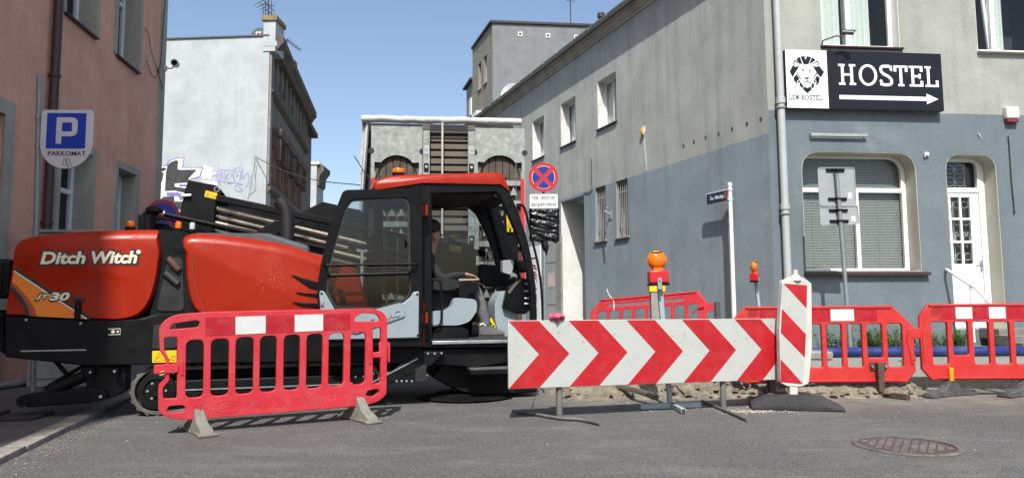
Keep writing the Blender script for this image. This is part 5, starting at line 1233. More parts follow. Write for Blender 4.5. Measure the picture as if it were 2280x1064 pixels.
mb = MB(MF); mb.tube([(MF.at(a, b, BT - .1)[0], BT - .1, MF.at(a, b, BT - .1)[1]) for a, b in smooth([(350, 488), (372, 489), (400, 497), (430, 508), (470, 520)], 3)], .012, 6); mb.build('hydraulic_hose', M_matte, rig)
mb = MB(MF); mb.prism(MF.P([(345, 495), (470, 515), (470, 560), (340, 560)], BT), BT, BT + .4); mb.build('boom_tail', M_mblk, rig, bevel=.02)
mb = MB(MF); mb.prism(MF.P([(672, 472), (718, 450), (746, 456), (766, 462), (802, 468), (830, 497), (835, 540), (672, 520)], BT + .5), BT + .46, BT + .6); mb.build('carriage_guard', M_mblk, rig, bevel=.01)
# lower rack box seen through the cab
mb = MB(MF); mb.prism(MF.P([(955, 524), (1053, 546), (1053, 600), (1048, 640), (955, 618)], BT - .05), BT - .12, BT + .3); rbx = mb.build('rack_front_box', M_mblk, rig, bevel=.012)
label_plate(rbx, MF, [(1001, 545), (1027, 548), (1026, 562), (1000, 558)], BT - .1235)
a = MF.at(991, 534, BT - .13); mb = MB(MF); mb.prism(circ(a[0], a[1], .03, 18), BT - .13, BT - .1205, [circ(a[0], a[1], .022, 18)]); mb.build('pin_ring', M_steel, rbx)
mb = MB(MF); mb.prism(MF.P([(998, 524), (1022, 520), (1024, 524), (1015, 526), (1016, 531), (1003, 530)], BT - .1), BT - .1, BT + .1); mb.build('yellow_clip', M_yel, rbx)
# levers and working lamps between cab and boom
for k in range(5):
    a = MF.at(1078 + 7 * k, 595, 1.0); mb = MB(MF); mb.tube([(a[0], 1.0, a[1]), (a[0] + .02, .98, a[1] + .16)], .007, 6); mb.tube([(a[0] + .02, .98, a[1] + .16), (a[0] + .022, .978, a[1] + .2)], .012, 6); mb.build('control_lever', M_steel, rig)
mb = MB(MF); mb.prism(MF.P([(1068, 588), (1115, 592), (1112, 640), (1062, 636)], 1.0), .94, 1.2); mb.build('valve_block', M_mblk, rig, bevel=.01)
for x_ in (784, 826):
    a = MF.at(x_, 548, .75); mb = MB(MF); mb.loft([[(a[0] + dx, y_, a[1] + dz) for dx, dz in ((-.045, -.04), (.045, -.05), (.05, .04), (-.04, .05))] for y_ in (.7, .8)]); mb.build('work_lamp', M_blk, rig, bevel=.012)
a = MF.at(806, 560, .75); b = MF.at(806, 690, .75); mb = MB(MF); mb.box(a[0] - .015, a[0] + .015, .74, .76, b[1], a[1]); mb.box(a[0] - .15, a[0] + .15, .742, .758, a[1], a[1] + .02); mb.build('lamp_post', M_steel, rig)

# --- cab
CW = 1.02
cabm = MB(MF)
# near side frame with the door opening: pillar, header, curved front pillar, sill
outer = [(832, 420), (940, 407), (1118, 410)] + smooth([(1131, 420), (1152, 466), (1176, 538), (1189, 605), (1195, 665), (1197, 772)], 4) + [(832, 776)]
inner = [(962, 431), (1104, 428)] + smooth([(1112, 436), (1137, 491), (1160, 548), (1174, 610), (1181, 660), (1182, 758)], 4) + [(962, 758)]
rear_in = smooth([(838, 440), (846, 432)], 2) + [(938, 424), (938, 758), (838, 758)]
cabm.prism(MF.P(outer), 0, .07, [MF.P(inner), MF.P(rear_in)]); cab = cabm.build('cab_frame', M_blk, rig, bevel=.014, seg=2)
cabm = MB(MF)
fo = [(832, 420), (940, 407), (1118, 410)] + smooth([(1131, 420), (1152, 466), (1176, 538), (1189, 605), (1195, 665), (1197, 772)], 4) + [(832, 776)]
fi = [(866, 440), (1085, 436)] + smooth([(1104, 452), (1128, 500), (1146, 548), (1162, 610), (1170, 660), (1172, 690)], 4) + [(866, 690)]
cabm.prism(MF.P(fo), CW - .06, CW, [MF.P(fi)]); cabm.build('cab_frame_far', M_blk, rig, bevel=.012)
mb = MB(MF); mb.prism(MF.P(fi), CW - .036, CW - .03); mb.build('far_side_glass', M_cglass, rig)
# floor, back, front screen
q = MF.P([(836, 758), (1196, 758)]); mb = MB(MF); zf = q[0][1]; mb.box(q[0][0], q[1][0], .002, CW - .062, zf - .07, zf); mb.build('cab_floor', M_matte, rig)
q = MF.P([(962, 760), (1132, 760)]); mb = MB(MF); mb.box(q[0][0], q[1][0] + .25, -.02, .0, q[0][1] - .03, q[0][1] + .004); mb.build('door_sill', M_steel, rig, bevel=.004)
arcp = MF.P(smooth([(1131, 422), (1152, 466), (1176, 538), (1189, 605), (1195, 665), (1197, 756)], 4))
mb = MB(MF); mb._add([(p[0] - .012, t, p[1]) for t in (.071, CW - .061) for p in arcp], [(i, i + 1, len(arcp) + i + 1, len(arcp) + i) for i in range(len(arcp) - 1)]); mb.build('windscreen', M_cglass, rig, recalc=False)
rs = MF.s(838, 600); zr0, zr1 = MF.z(838, 756), MF.z(838, 424)
prof = [(rs + .02 + .10 * math.cos(R(a)) - .1, .07 + (CW - .13) * (k / 10)) for k, a in enumerate(range(-90, 91, 18))]
mb = MB(MF); mb._add([(x, y_, z_) for z_ in (zr0 + .45, zr1) for x, y_ in prof], [(i, i + 1, len(prof) + i + 1, len(prof) + i) for i in range(len(prof) - 1)]); mb.build('rear_glass', M_cglass, rig, recalc=False)
mb = MB(MF); mb._add([(x, y_, z_) for z_ in (zr0, zr0 + .45) for x, y_ in prof], [(i, i + 1, len(prof) + i + 1, len(prof) + i) for i in range(len(prof) - 1)]); mb.build('rear_panel', M_blk, rig, recalc=False)
mb = MB(MF); mb.box(MF.s(866, 560) - .02, MF.s(866, 560) + .03, CW - .09, CW - .061, zr0 + .3, zr1); mb.build('rear_pillar', M_blk, rig)
# roof: red cap with soft edges, dark lining
rt = smooth([(832, 417), (834, 405), (852, 396), (885, 389), (940, 387), (1085, 383), (1108, 384), (1120, 390), (1134, 419)], 3)
rb = [(1116, 411), (940, 408)]
o = MF.P(rt + rb); 
rings = []
cx_ = sum(p[0] for p in o) / len(o); cz_ = sum(p[1] for p in o) / len(o)
for t, sc_, dz in ((-.02, .985, -.03), (.0, 1, -.008), (.05, 1.0, .0), (.3, 1, .03), (CW - .3, 1, .03), (CW - .03, 1, 0), (CW + .02, .985, -.03)):
    rings.append([(cx_ + (p[0] - cx_) * sc_, t, max(p[1] + dz * (1 if i < len(rt) else 0), o[-1][1] - .02 if i >= len(rt) else p[1] + dz)) for i, p in enumerate(o)])
mb = MB(MF); mb.loft(rings); roof_ = mb.build('cab_roof', M_or, rig, smooth_ang=45)
q = MF.P([(870, 426), (1100, 426)], .1); mb = MB(MF); mb.box(q[0][0], q[1][0], .072, CW - .062, MF.z(980, 432), MF.z(980, 414)); mb.build('roof_lining', M_seat, rig)
mb = MB(MF); mb.prism(MF.P([(1065, 430), (1108, 430), (1122, 452), (1112, 452), (1080, 444)], .3), .2, .8); mb.build('sun_visor', M_seat, rig)
mb = MB(MF); mb.prism(MF.P([(1092, 427), (1118, 427), (1126, 445), (1100, 437)], .075), .072, .09); mb.build('header_trim', M_cgrey, rig)
def cb(px, py, t): a = MF.at(px, py, t); return (a[0], t, a[1])
a = cb(887, 390, .45); mb = MB(MF); mb.lathe([(.075, 0), (.075, .02), (.001, .02)], a, 14); b_ = mb.build('roof_beacon_base', M_blk, roof_); mb = MB(MF); mb.lathe([(.062, .02), (.066, .03), (.066, .06), (.06, .07), (.001, .075)], a, 14); mb.build('roof_beacon_lens', M_amber, b_)
mb = MB(MF); mb.tube([cb(1112, 400, .5), cb(1130, 397, .5)], .012, 6); mb.loft([[(cb(1128 + dx, 397 + dy, .5)[0], t, cb(1128 + dx, 397 + dy, .5)[1]) for dx, dy in ((0, -3), (13, -10), (24, 0), (10, 12))] for t in (.42, .56)]); mb.build('roof_work_lamp', M_blk, roof_, bevel=.01)
# far front pillar with yellow label strip, seen through the cab
mb = MB(MF); mb.prism(MF.P([(1083, 448), (1106, 450), (1142, 575), (1119, 575)], CW - .1), CW - .12, CW - .062); mb.build('far_pillar', M_blk, rig)
mb = MB(MF); mb.prism(MF.P([(1128, 478), (1141, 478), (1143, 516), (1130, 516)], CW), CW + .01, CW + .03); lb = mb.build('warning_strip', M_yel, rig)
mb = MB(MF); t_ = CW + .007; mb.ribbon(MF.P([(1131, 506), (1136, 494), (1140, 506)], t_), .008, t_, .002, closed=True); mb.prism(MF.P([(1134, 508), (1138, 508), (1139, 515), (1133, 515)], t_), t_, t_ + .002); mb.build('pictogram', M_ink, lb)
mb = MB(MF); mb.prism(MF.P([(1124, 460), (1146, 462), (1152, 520), (1150, 600), (1126, 600)], CW + .1), CW + .04, CW + .2); mb.build('hose_tower', M_mblk, rig, bevel=.02)
# mirror bar outside the front pillar
mb = MB(MF); mb.tube([cb(x_, y_, -.06) for x_, y_ in smooth([(1150, 456), (1162, 457), (1170, 470), (1184, 530), (1198, 590), (1206, 650), (1208, 720)], 4)], .014, 8); mb.build('grab_bar', M_blk, rig)
# seat, armrest, grey side console, handle loop
mb = MB(MF); mb.prism(fillet(MF.P([(925, 560), (945, 545), (958, 560), (962, 650), (1045, 648), (1050, 668), (1040, 690), (935, 690)], .45), .04, 4), .28, .75); seat = mb.build('seat', M_seat, rig, bevel=.03, seg=3)
mb = MB(MF); mb.prism(fillet(MF.P([(955, 618), (1018, 622), (1022, 640), (1000, 646), (955, 645)], .16), .02, 4), .14, .24); mb.build('armrest', M_seat, seat, bevel=.015)
mb = MB(MF); mb.prism(MF.P([(1020, 621), (1066, 620), (1066, 624), (1020, 626)], .18), .15, .21); mb.build('armrest_top', mat('worn_wood_top', (.3, .24, .16), .6), seat, bevel=.004)
mb = MB(MF); mb.prism(MF.P([(1020, 628), (1062, 628), (1066, 645), (1026, 668), (1018, 655)], .19), .14, .23); mb.build('control_box', M_blk, seat, bevel=.01)
mb = MB(MF); mb.prism(fillet(MF.P([(958, 692), (985, 692), (1006, 685), (1010, 662), (1060, 666), (1062, 690), (1045, 716), (1020, 724), (958, 724)], .12), .05, 4), .1, .3); mb.build('seat_console', M_cgrey, rig, bevel=.02, seg=3)
mb = MB(MF); mb.prism(MF.P([(958, 740), (980, 728), (1030, 728), (1043, 735), (1043, 757), (958, 757)], .12), .09, .7); mb.build('seat_plinth', M_mblk, rig, bevel=.015)
mb = MB(MF); mb.tube([cb(x_, y_, .05) for x_, y_ in smooth([(958, 622), (975, 624), (982, 634), (983, 680), (982, 716), (974, 725), (958, 727)], 4)], .012, 8); mb.build('grab_handle', M_blk, rig)
# dash: grey column, monitor, black pod
mb = MB(MF); mb.prism(fillet(MF.P([(1096, 708), (1096, 672), (1108, 650), (1134, 644), (1146, 660), (1140, 690), (1150, 757), (1106, 757)], .5), .05, 4), .38, .7); mb.build('dash_column', M_cgrey, rig, bevel=.03, seg=3)
mb = MB(MF); mb.prism(MF.P([(1128, 640), (1160, 618), (1176, 622), (1178, 690), (1166, 700), (1118, 684)], .35), .3, .75); dsb = mb.build('dash_pod', M_blk, rig, bevel=.015)
mb = MB(MF); mb.prism(MF.P([(1130, 650), (1150, 626), (1155, 628), (1134, 654)], .29), .285, .3); mb.build('dash_screen', mat('dusty_screen', (.12, .1, .07), .4), dsb)
for y_ in (632, 648, 664, 676): mb = MB(MF); a = cb(1168, y_, .285); mb.tube([a, (a[0] + .05, .26, a[2])], .01, 6); mb.build('switch_lever', M_steel, dsb)
mb = MB(MF); mb.prism(fillet(MF.P([(1118, 580), (1138, 578), (1143, 584), (1137, 612), (1117, 606)], .4), .015, 3), .36, .46); mon = mb.build('monitor', mat('monitor_grey', (.3, .32, .33), .5), rig, bevel=.012)
mb = MB(MF); mb.tube([cb(1140, 598, .42), cb(1154, 610, .42), cb(1158, 625, .42)], .02, 8); mb.build('monitor_arm', M_blk, mon)
mb = MB(MF); mb.prism(MF.P([(1143, 578), (1172, 580), (1176, 606), (1150, 606)], .5), .45, .7); mb.build('dash_box', M_blk, rig, bevel=.02)
mb = MB(MF); mb.tube([cb(1078, 690, .8), cb(1070, 620, .8)], .02, 8); mb.build('far_joystick', M_blk, rig)

# --- open door folded back along the hood
DT = -.16
do = fillet(MF.P([(764, 423), (935, 419), (940, 427), (940, 771), (722, 771), (708, 690), (706, 640), (714, 590), (735, 500)], DT), [.05, .03, .0, .02, .06, 0, 0, 0, 0], 4)
dg = fillet(MF.P([(780, 443), (904, 439), (912, 452), (916, 655), (902, 670), (843, 689), (746, 687), (725, 650), (728, 612), (739, 561), (768, 465)], DT), [.06, .04, 0, .04, 0, 0, .02, 0, 0, 0, 0], 4)
mb = MB(MF); mb.prism(do, DT, DT + .05, [dg]); dr = mb.build('cab_door', M_blk, rig, bevel=.012, seg=2)
gi = fillet(MF.P([(783, 448), (902, 444), (908, 454), (912, 653), (900, 665), (842, 684), (749, 682), (730, 650), (733, 612), (743, 562), (772, 468)], DT), .04, 3)
mb = MB(MF); mb.prism(dg, DT + .012, DT + .036, [gi]); mb.build('window_seal', M_matte, dr)
mb = MB(MF); mb.prism(dg, DT + .02, DT + .026); mb.build('door_glass', M_cglass, dr)
gp_ = MF.P([(711, 650), (716, 646), (723, 650), (746, 690), (843, 692), (900, 673), (915, 660), (920, 650), (933, 648), (933, 752), (727, 757), (714, 700)], DT - .03)
mb = MB(MF); mb.prism(gp_, DT - .03, DT - .001); gpan = mb.build('lower_panel', M_cgrey, dr, bevel=.01)
mb = MB(MF); mb.prism(fillet(MF.P([(748, 728), (748, 712), (890, 674), (901, 677), (901, 704), (792, 742)], DT - .03), .015, 3), DT - .046, DT - .031); emb = mb.build('embossed_plate', M_cgrey, gpan, bevel=.008)
text_mb('AC', MF, 0, 0, 0, 0, DT - .056, .01, .0, .03, skew=MF.P([(864, 711), (890, 703), (889, 688), (863, 696)], DT - .05)).build('embossed_lettering', M_cgrey, emb)
text_mb('OC', MF, 0, 0, 0, 0, DT - .056, .01, .0, .03, skew=MF.P([(808, 730), (834, 722), (833, 706), (807, 714)], DT - .05)).build('embossed_lettering', M_cgrey, emb)
mb = MB(MF); mb.prism(MF.P([(714, 668), (720, 668), (720, 680), (714, 680)], DT - .03), DT - .05, DT - .031); mb.build('door_latch', M_cgrey, gpan, bevel=.005)
for px, py in ((716, 653), (929, 655), (930, 746)): a = MF.at(px, py, DT - .03); mb = MB(MF); mb.lathe([(.001, -.008), (.012, -.004), (.012, .001), (.001, .001)], (a[0], DT - .03, a[1]), 10, 'Y'); mb.build('screw', M_mblk, gpan)
for (a, b, r_) in (((722, 590), (930, 588), .011), ((731, 613), (913, 608), .016)):
    p, q = MF.at(*a, DT - .05), MF.at(*b, DT - .05); mb = MB(MF); mb.tube([(p[0], DT - .0, p[1]), (p[0] + .02, DT - .05, p[1]), (q[0] - .02, DT - .05, q[1]), (q[0], DT - .0, q[1])], r_, 8); mb.build('rail', M_blk, dr)
mb = MB(MF); a = MF.at(905, 540, DT); mb.tube([(a[0], DT - .01, a[1] + .04), (a[0], DT - .03, a[1]), (a[0], DT - .01, a[1] - .04)], .01, 6); mb.build('inner_handle', M_blk, dr)
for py in (470, 708):
    q = MF.P([(938, py - 12), (950, py - 12), (950, py + 12), (938, py + 12)], -.06); mb = MB(MF); mb.prism(q, DT + .02, -.001); hg = mb.build('hinge', M_or, dr, bevel=.008); mb = MB(MF); mb.cyl((q[0][0] + .02, DT + .03, q[3][1] - .01), (q[0][0] + .02, DT + .03, q[0][1] + .02), .018, seg=10); mb.build('hinge_pin', M_blk, hg)
mb = MB(MF); q = MF.P([(942, 672), (945, 672), (945, 770), (942, 770)], -.01); mb.prism(q, -.015, -.001); mb.build('red_seal', M_or, rig)

# --- undercarriage: track, arms, step, stabiliser
x0, zc0 = MF.at(349, 880, .1); x1, _ = MF.at(800, 860, .1); z_lo = .012; r_ = .225; zc = r_ + z_lo
def loop(r, n=14):
    pts = [(x1 + r * math.cos(R(a)), zc + r * math.sin(R(a))) for a in [(-90 + 180 * k / n) for k in range(n + 1)]]
    pts += [(x0 + r * math.cos(R(a)), zc + r * math.sin(R(a))) for a in [(90 + 180 * k / n) for k in range(n + 1)]]
    return pts
trk = MB(MF); trk.prism(loop(r_), .08, .38, [loop(r_ - .035)]); track = trk.build('track_belt', M_tread, rig, bevel=.006)
per = loop(r_, 30); L_ = 0; P = [Vector(p) for p in per]; N = len(P); seglen = [(P[(i + 1) % N] - P[i]).length for i in range(N)]; tot = sum(seglen); step = tot / 58
i = 0; acc = 0
for k in range(58):
    d = k * step
    while acc + seglen[i] < d: acc += seglen[i]; i += 1
    f = (d - acc) / seglen[i]; p = P[i].lerp(P[(i + 1) % N], f); tg = (P[(i + 1) % N] - P[i]).normalized(); nn = Vector((tg.y, -tg.x))
    mb = MB(MF); q = [p - tg * .022, p + tg * .022, p + tg * .014 + nn * .011, p - tg * .014 + nn * .011]; mb.prism([tuple(v) for v in q], .085, .375); mb.build('track_lug', M_tread, track)
for xx, rr in ((x0, .17), (x1, .17)):
    mb = MB(MF); mb.lathe([(.001, .07), (.05, .065), (.06, .09), (.11, .09), (.115, .075), (rr, .08), (rr, .3), (.001, .3)], (xx, 0, zc), 26, 'Y'); wh = mb.build('drive_wheel', M_mblk, rig)
    for k in range(6): a = R(60 * k); mb = MB(MF); mb.lathe([(.001, .08), (.012, .082), (.012, .1), (.001, .1)], (xx + .08 * math.cos(a), 0, zc + .08 * math.sin(a)), 8, 'Y'); mb.build('wheel_bolt', M_steel, wh)
for k in range(5):
    xx = x0 + (x1 - x0) * (k + 1) / 6; mb = MB(MF); mb.lathe([(.001, .1), (.07, .1), (.075, .12), (.075, .3), (.001, .3)], (xx, 0, z_lo + .115), 18, 'Y'); mb.build('road_roller', M_mblk, rig)
mb = MB(MF); mb.box(x0 + .1, x1 - .1, .11, .34, zc - .06, zc + .09); mb.build('track_frame', M_mblk, rig, bevel=.015)
mb = MB(MF); mb.box(x0 + .15, x1 - .1, .1, .109, zc - .01, zc + .003); mb.build('frame_edge', M_steel, rig)
# far track
tb2 = track.copy(); COL.objects.link(tb2); tb2.location = MF.n * 0 + Vector((0, 0, 0)); tb2.location = (track.location[0], track.location[1] + 1.45, track.location[2])
mb = MB(MF); mb.box(x0 + .1, x1 + 1.2, .38, 1.5, .32, .62); mb.build('undercarriage_beam', M_mblk, rig)
def U(pts, t): return MF.P(pts, t)
mb = MB(MF); mb.prism(U([(930, 782), (990, 782), (962, 812), (850, 862), (824, 862)], 0), -.02, .05); arm = mb.build('lift_arm', M_mblk, rig, bevel=.01)
mb = MB(MF); q = U([(830, 850), (930, 798)], -.025); mb.ribbon(q, .012, -.026, .006); mb.build('arm_edge', M_steel, arm)
mb = MB(MF); mb.prism(U([(925, 822), (949, 808), (949, 846), (925, 850)], -.03), -.03, .04); mb.build('chequer_plate', mat('chequer_steel', (.03, .03, .031), .4, .5, var=.4, scale=60, bump=.01, bscale=90), arm)
mb = MB(MF); mb.prism(U([(840, 862), (880, 838), (925, 824), (925, 850), (875, 852)], -.01), -.015, .04); mb.build('gusset', M_mblk, arm)
for px, py in ((953, 787), (968, 787), (983, 786), (883, 848), (894.5, 848), (905.5, 848), (917, 848)): a = MF.at(px, py, -.03); mb = MB(MF); mb.lathe([(.001, -.012), (.011, -.01), (.013, .03), (.001, .03)], (a[0], -.03, a[1]), 8, 'Y'); mb.build('bolt', M_steel, arm)
mb = MB(MF); mb.prism(U([(935, 776), (1198, 776), (1196, 800), (1130, 806), (1060, 818), (950, 810)], .1), .06, .95); mb.build('cab_base', M_mblk, rig, bevel=.015)
mb = MB(MF); mb.prism(U([(985, 800), (1075, 790), (1190, 798), (1190, 870), (1075, 880), (1010, 866), (960, 838)], .35), .25, 1.1); mb.build('anchor_frame', M_mblk, rig, bevel=.02)
q = U([(1046, 821), (1136, 820)], -.05); mb = MB(MF); z_s = q[0][1]; mb.box(q[0][0], q[1][0], -.08, .14, z_s - .06, z_s - .008); stpp = mb.build('boarding_step', M_mblk, rig, bevel=.004)
for k in range(22): mb = MB(MF); x_ = q[0][0] + .01 + (q[1][0] - q[0][0] - .02) * k / 21; mb.box(x_ - .005, x_ + .005, -.078, .138, z_s - .008, z_s + .006); mb.build('step_tooth', M_steel, stpp)
mb = MB(MF); mb.prism(U([(1045, 800), (1056, 800), (1060, 822), (1050, 822)], .1), .05, .14); mb.build('step_hanger', M_mblk, stpp)
mb = MB(MF); a = MF.at(1035, 884, .5); mb.lathe([(.001, -.02), (.5, -.015), (.55, .0), (.5, .02), (.12, .05), (.1, .12), (.001, .12)], (a[0], .5, .02), 28); mb.build('anchor_plate', M_mblk, rig)
# stabiliser at the rear end
stm = M_mblk
mb = MB(MF); mb.prism(U([(178, 815), (282, 815), (280, 868), (262, 880), (245, 886), (214, 880), (198, 868)], .1), .08, .3); stb = mb.build('stabiliser_bracket', stm, rig, bevel=.012)
mb = MB(MF); mb.prism(U([(52, 886), (60, 878), (205, 862), (232, 868), (240, 882), (230, 890), (200, 896), (60, 906)], .0), -.02, .2); sarm = mb.build('stabiliser_arm', stm, rig, bevel=.015)
mb = MB(MF); p, q = MF.at(105, 872, .1), MF.at(190, 836, .1); mb.tube([(p[0], .1, p[1]), (q[0], .1, q[1])], .055, 12); mb.build('stabiliser_cylinder', stm, rig)
mb = MB(MF); p, q = MF.at(120, 800, .2), MF.at(160, 845, .2); mb.tube([(p[0], .2, p[1]), (q[0], .2, q[1])], .02, 8); p, q = MF.at(190, 812, .2), MF.at(110, 858, .2); mb.tube([(p[0], .18, p[1]), (q[0], .18, q[1])], .018, 8); mb.build('stay_bars', stm, rig)
for px, py, r2 in ((202, 828, .03), (256, 826, .028), (225, 882, .04)):
    a = MF.at(px, py, -.02); mb = MB(MF); mb.lathe([(.001, -.03), (r2 * .45, -.03), (r2 * .45, -.015), (r2, -.015), (r2, .1), (.001, .1)], (a[0], -.01, a[1]), 12, 'Y'); pb = mb.build('pivot_bolt', M_blk, sarm); mb = MB(MF); mb.lathe([(.001, -.036), (r2 * .4, -.034), (r2 * .4, -.028), (.001, -.028)], (a[0], -.01, a[1]), 6, 'Y'); mb.build('bolt_head', M_steel, pb)
a = MF.at(56, 900, .1); zfp = PZL
mb = MB(MF); mb.loft([[(a[0] + x_, y_, z_) for x_, y_ in ((-.24, -.12), (.14, -.12), (.2, .25), (-.2, .25))] for z_ in (zfp + .002, zfp + .03)]); mb.loft([[(a[0] + x_, y_, z_) for x_, y_ in ((-.24, -.12), (-.2, -.12), (-.16, .25), (-.2, .25))] for z_ in (zfp + .0305, zfp + .06)]); pad = mb.build('stabiliser_pad', M_matte, rig, bevel=.008)
mb = MB(MF); mb.lathe([(.001, -.04), (.05, -.04), (.05, .2), (.001, .2)], (MF.s(58, 890, .05), .0, MF.z(58, 890, .05)), 14, 'Y'); mb.build('pad_pivot', stm, pad)
# ------------------------------------------------------------------ TRUCK in the side street
KT = Frame(-2.29, 11.5, 6.0)
trk_ = thing('truck', 'low loader truck with upright galvanised ramps and white rolled tarpaulin seen from behind', 'truck', tuple(KT.w(1.25, 0, 0)), KT.ang)
M_galv = mat('mottled_galvanised', (.29, .31, .285), .5, .4, var=.3, scale=11, dirt=(.16, .175, .145), dirt_amt=.6, dscale=5, bump=.002, bscale=30)
M_tarp = mat('white_tarpaulin', (.54, .54, .525), .5, var=.06, scale=4, bump=.02, bscale=9, dirt=(.4, .38, .34), dirt_amt=.3)
M_wood = mat('ramp_wood', (.08, .06, .045), .85, var=.35, scale=8, bump=.004, bscale=40)
M_slat = mat('brown_slat', (.12, .1, .075), .7, var=.15)
M_redref = mat('red_reflector', (.5, .012, .03), .35, var=.06)
zTop = KT.z(1000, 266); zP = KT.z(885, 281); 
def ramp_panel(l, r, yt):
    s0 = KT.s(l, 330); s1 = KT.s(r, 330); c = (s0 + s1) / 2; w_ = s1 - s0; za = KT.z((l + r) / 2, 346); rr = w_ * .41
    arch_ = [(c - rr, za - rr * 1.05)] + [(c + rr * math.cos(R(a)), za - rr + rr * math.sin(R(a))) for a in range(180, -1, -12)] + [(c + rr, za - rr * 1.05)]
    out = [(s0, .75), (c - rr, .75)] + arch_ + [(c + rr, .75), (s1, .75), (s1, zP), (s0, zP)]
    tri = [[(s0 + .06, za - .12), (s0 + .16, za - .12), (s0 + .06, za - .3)], [(s1 - .06, za - .12), (s1 - .16, za - .12), (s1 - .06, za - .3)]]
    notch = [circ(s0 + .005, zP - .42, .05, 12), circ(s1 - .005, zP - .42, .05, 12)]
    mb = MB(KT); mb.prism(out, 0, .03, tri); rp_ = mb.build('ramp_plate', M_galv, trk_, bevel=.004, seg=1)
    for n_ in notch: mb = MB(KT); mb.prism(n_, -.006, .0); mb.build('lifting_hole', M_dark, rp_)
    for k in range(7):
        a = c - rr - .05 + (2 * rr + .1) * k / 7; mb = MB(KT); mb.box(a, a + (2 * rr + .1) / 7 - .012, .06 + random.uniform(0, .012), .1, .75, za + .02); mb.build('plank', M_wood, rp_)
    for k in range(6):
        z_ = za - rr - .12 - .34 * k; mb = MB(KT); mb.box(c - rr, c + rr, .005, .06, z_ - .045, z_ + .045); mb.build('rung', M_galv, rp_, bevel=.006, seg=1)
        for j in range(4): mb = MB(KT); x_ = c - rr + .12 + j * (2 * rr - .24) / 3; mb.prism([(x_ - .06, z_ - .2), (x_ + .06, z_ - .2), (x_, z_ - .06)], .012, .03); mb.build('grip_tooth', M_galv, rp_)
    return rp_
ramp_panel(826, 941, 280); ramp_panel(1056, 1169, 288)
for l, r in ((942, 957), (1042, 1057)):
    s0 = KT.s(l, 330); s1 = KT.s(r, 330); mb = MB(KT); mb.box(s0, s1, -.03, .12, .75, zP + .02); pst = mb.build('ramp_post', M_galv, trk_, bevel=.006, seg=1)
    for k in range(9): mb = MB(KT); z_ = zP - .38 - .3 * k; mb.prism(rrect(s0 + .015, s1 - .015, z_ - .09, z_ + .06, .02), -.036, -.029); f_ = mb.build('post_recess', M_mblk if k % 2 else M_steel, pst); mb = MB(KT); mb.prism(circ((s0 + s1) / 2, z_, .025, 10), -.042, -.036); mb.build('bolt_boss', M_steel, pst)
    mb = MB(KT); mb.box(s0 - .005, s1 + .005, -.04, -.0305, zP - .06, zP + .03); mb.build('rusty_cap', M_rust, pst)
s0 = KT.s(957, 330); s1 = KT.s(1042, 330)
for k in range(13):
    zz = KT.z(1000, 307) - .125 * k; mb = MB(KT); mb.box(s0, s1, .1, .13, zz - .042, zz + .042); mb.build('load_slat', M_slat, trk_)
mb = MB(KT); a = KT.z(1000, 294); mb.box(s0, s1, .02, .04, a - .008, a + .008); mb.build('cross_rod', M_slat, trk_)
mb = MB(KT); mb.box(KT.s(983, 300), KT.s(987, 300), -.05, -.045, .9, zTop + .06); mb.build('lashing_strap', mat('beige_strap', (.45, .42, .33), .8), trk_)
for l, r in ((826, 834), (1160, 1168)):
    mb = MB(KT); mb.box(KT.s(l, 500), KT.s(r, 500), -.012, -.001, .9, KT.z(830, 395)); mb.build('red_marker_strip', M_redref, trk_)
# tarpaulin roll across the top, flap at the left side
pts = []; N = 60; sA, sB = KT.s(806, 268), KT.s(1160, 272)
rings = []
for k in range(N + 1):
    f = k / N; s_ = sA + (sB - sA) * f; rr = .06 + .008 * noise.noise(Vector((s_ * 6, 0, 2))); zc = zTop - .02 + .012 * noise.noise(Vector((s_ * 3, 5, 0)))
    rings.append([(s_ + .01 * noise.noise(Vector((s_ * 9, a, 1))), .0 + (rr + .008 * noise.noise(Vector((s_ * 8, a * .8, 3)))) * 1.2 * math.cos(R(a * 30)), zc + (rr + .008 * noise.noise(Vector((s_ * 7, a * .7, 7)))) * math.sin(R(a * 30))) for a in range(12)])
mb = MB(KT); mb.loft(rings); mb.build('tarpaulin_roll', M_tarp, trk_, smooth_ang=70)
mb = MB(KT); vs = []; fs = []; nu, nv = 14, 26
for j in range(nv + 1):
    f = j / nv; yl = 268 + (640 - 268) * f
    for i in range(nu + 1):
        g = i / nu; px = (806 - 10 * f) + ((824 - 806) * (1 - f) + 18 * f - 9 * math.sin(f * 2.6)) * g
        t_ = .02 + .5 * g * 0 + .05 * math.sin(g * 7 + f * 3) + .03 * math.sin(f * 9 + g * 2)
        a = KT.at(px, yl, t_); vs.append((a[0], t_, a[1]))
for j in range(nv):
    for i in range(nu): fs.append((j * (nu + 1) + i, j * (nu + 1) + i + 1, (j + 1) * (nu + 1) + i + 1, (j + 1) * (nu + 1) + i))
mb._add(vs, fs); flap = mb.build('tarpaulin_flap', M_tarp, trk_, recalc=False, smooth_ang=80)
md = flap.modifiers.new('solid', 'SOLIDIFY'); md.thickness = .004
mb = MB(KT); a = KT.at(812, 280, .3); mb.box(a[0], a[0] + 2.52, .2, 7.5, .95, zTop - .04); mb.build('load_body', M_dark, trk_)
mb = MB(KT); mb.box(.0, 2.5, .13, 7.5, .55, .95); mb.build('bed_frame', M_mblk, trk_)
mb = MB(KT); mb.tube([(KT.at(x_, y_, -.05)[0], -.05, KT.at(x_, y_, -.05)[1]) for x_, y_ in ((789, 348), (808, 378), (828, 404))], .008, 5); mb.build('aerial_rod', M_wire, trk_)
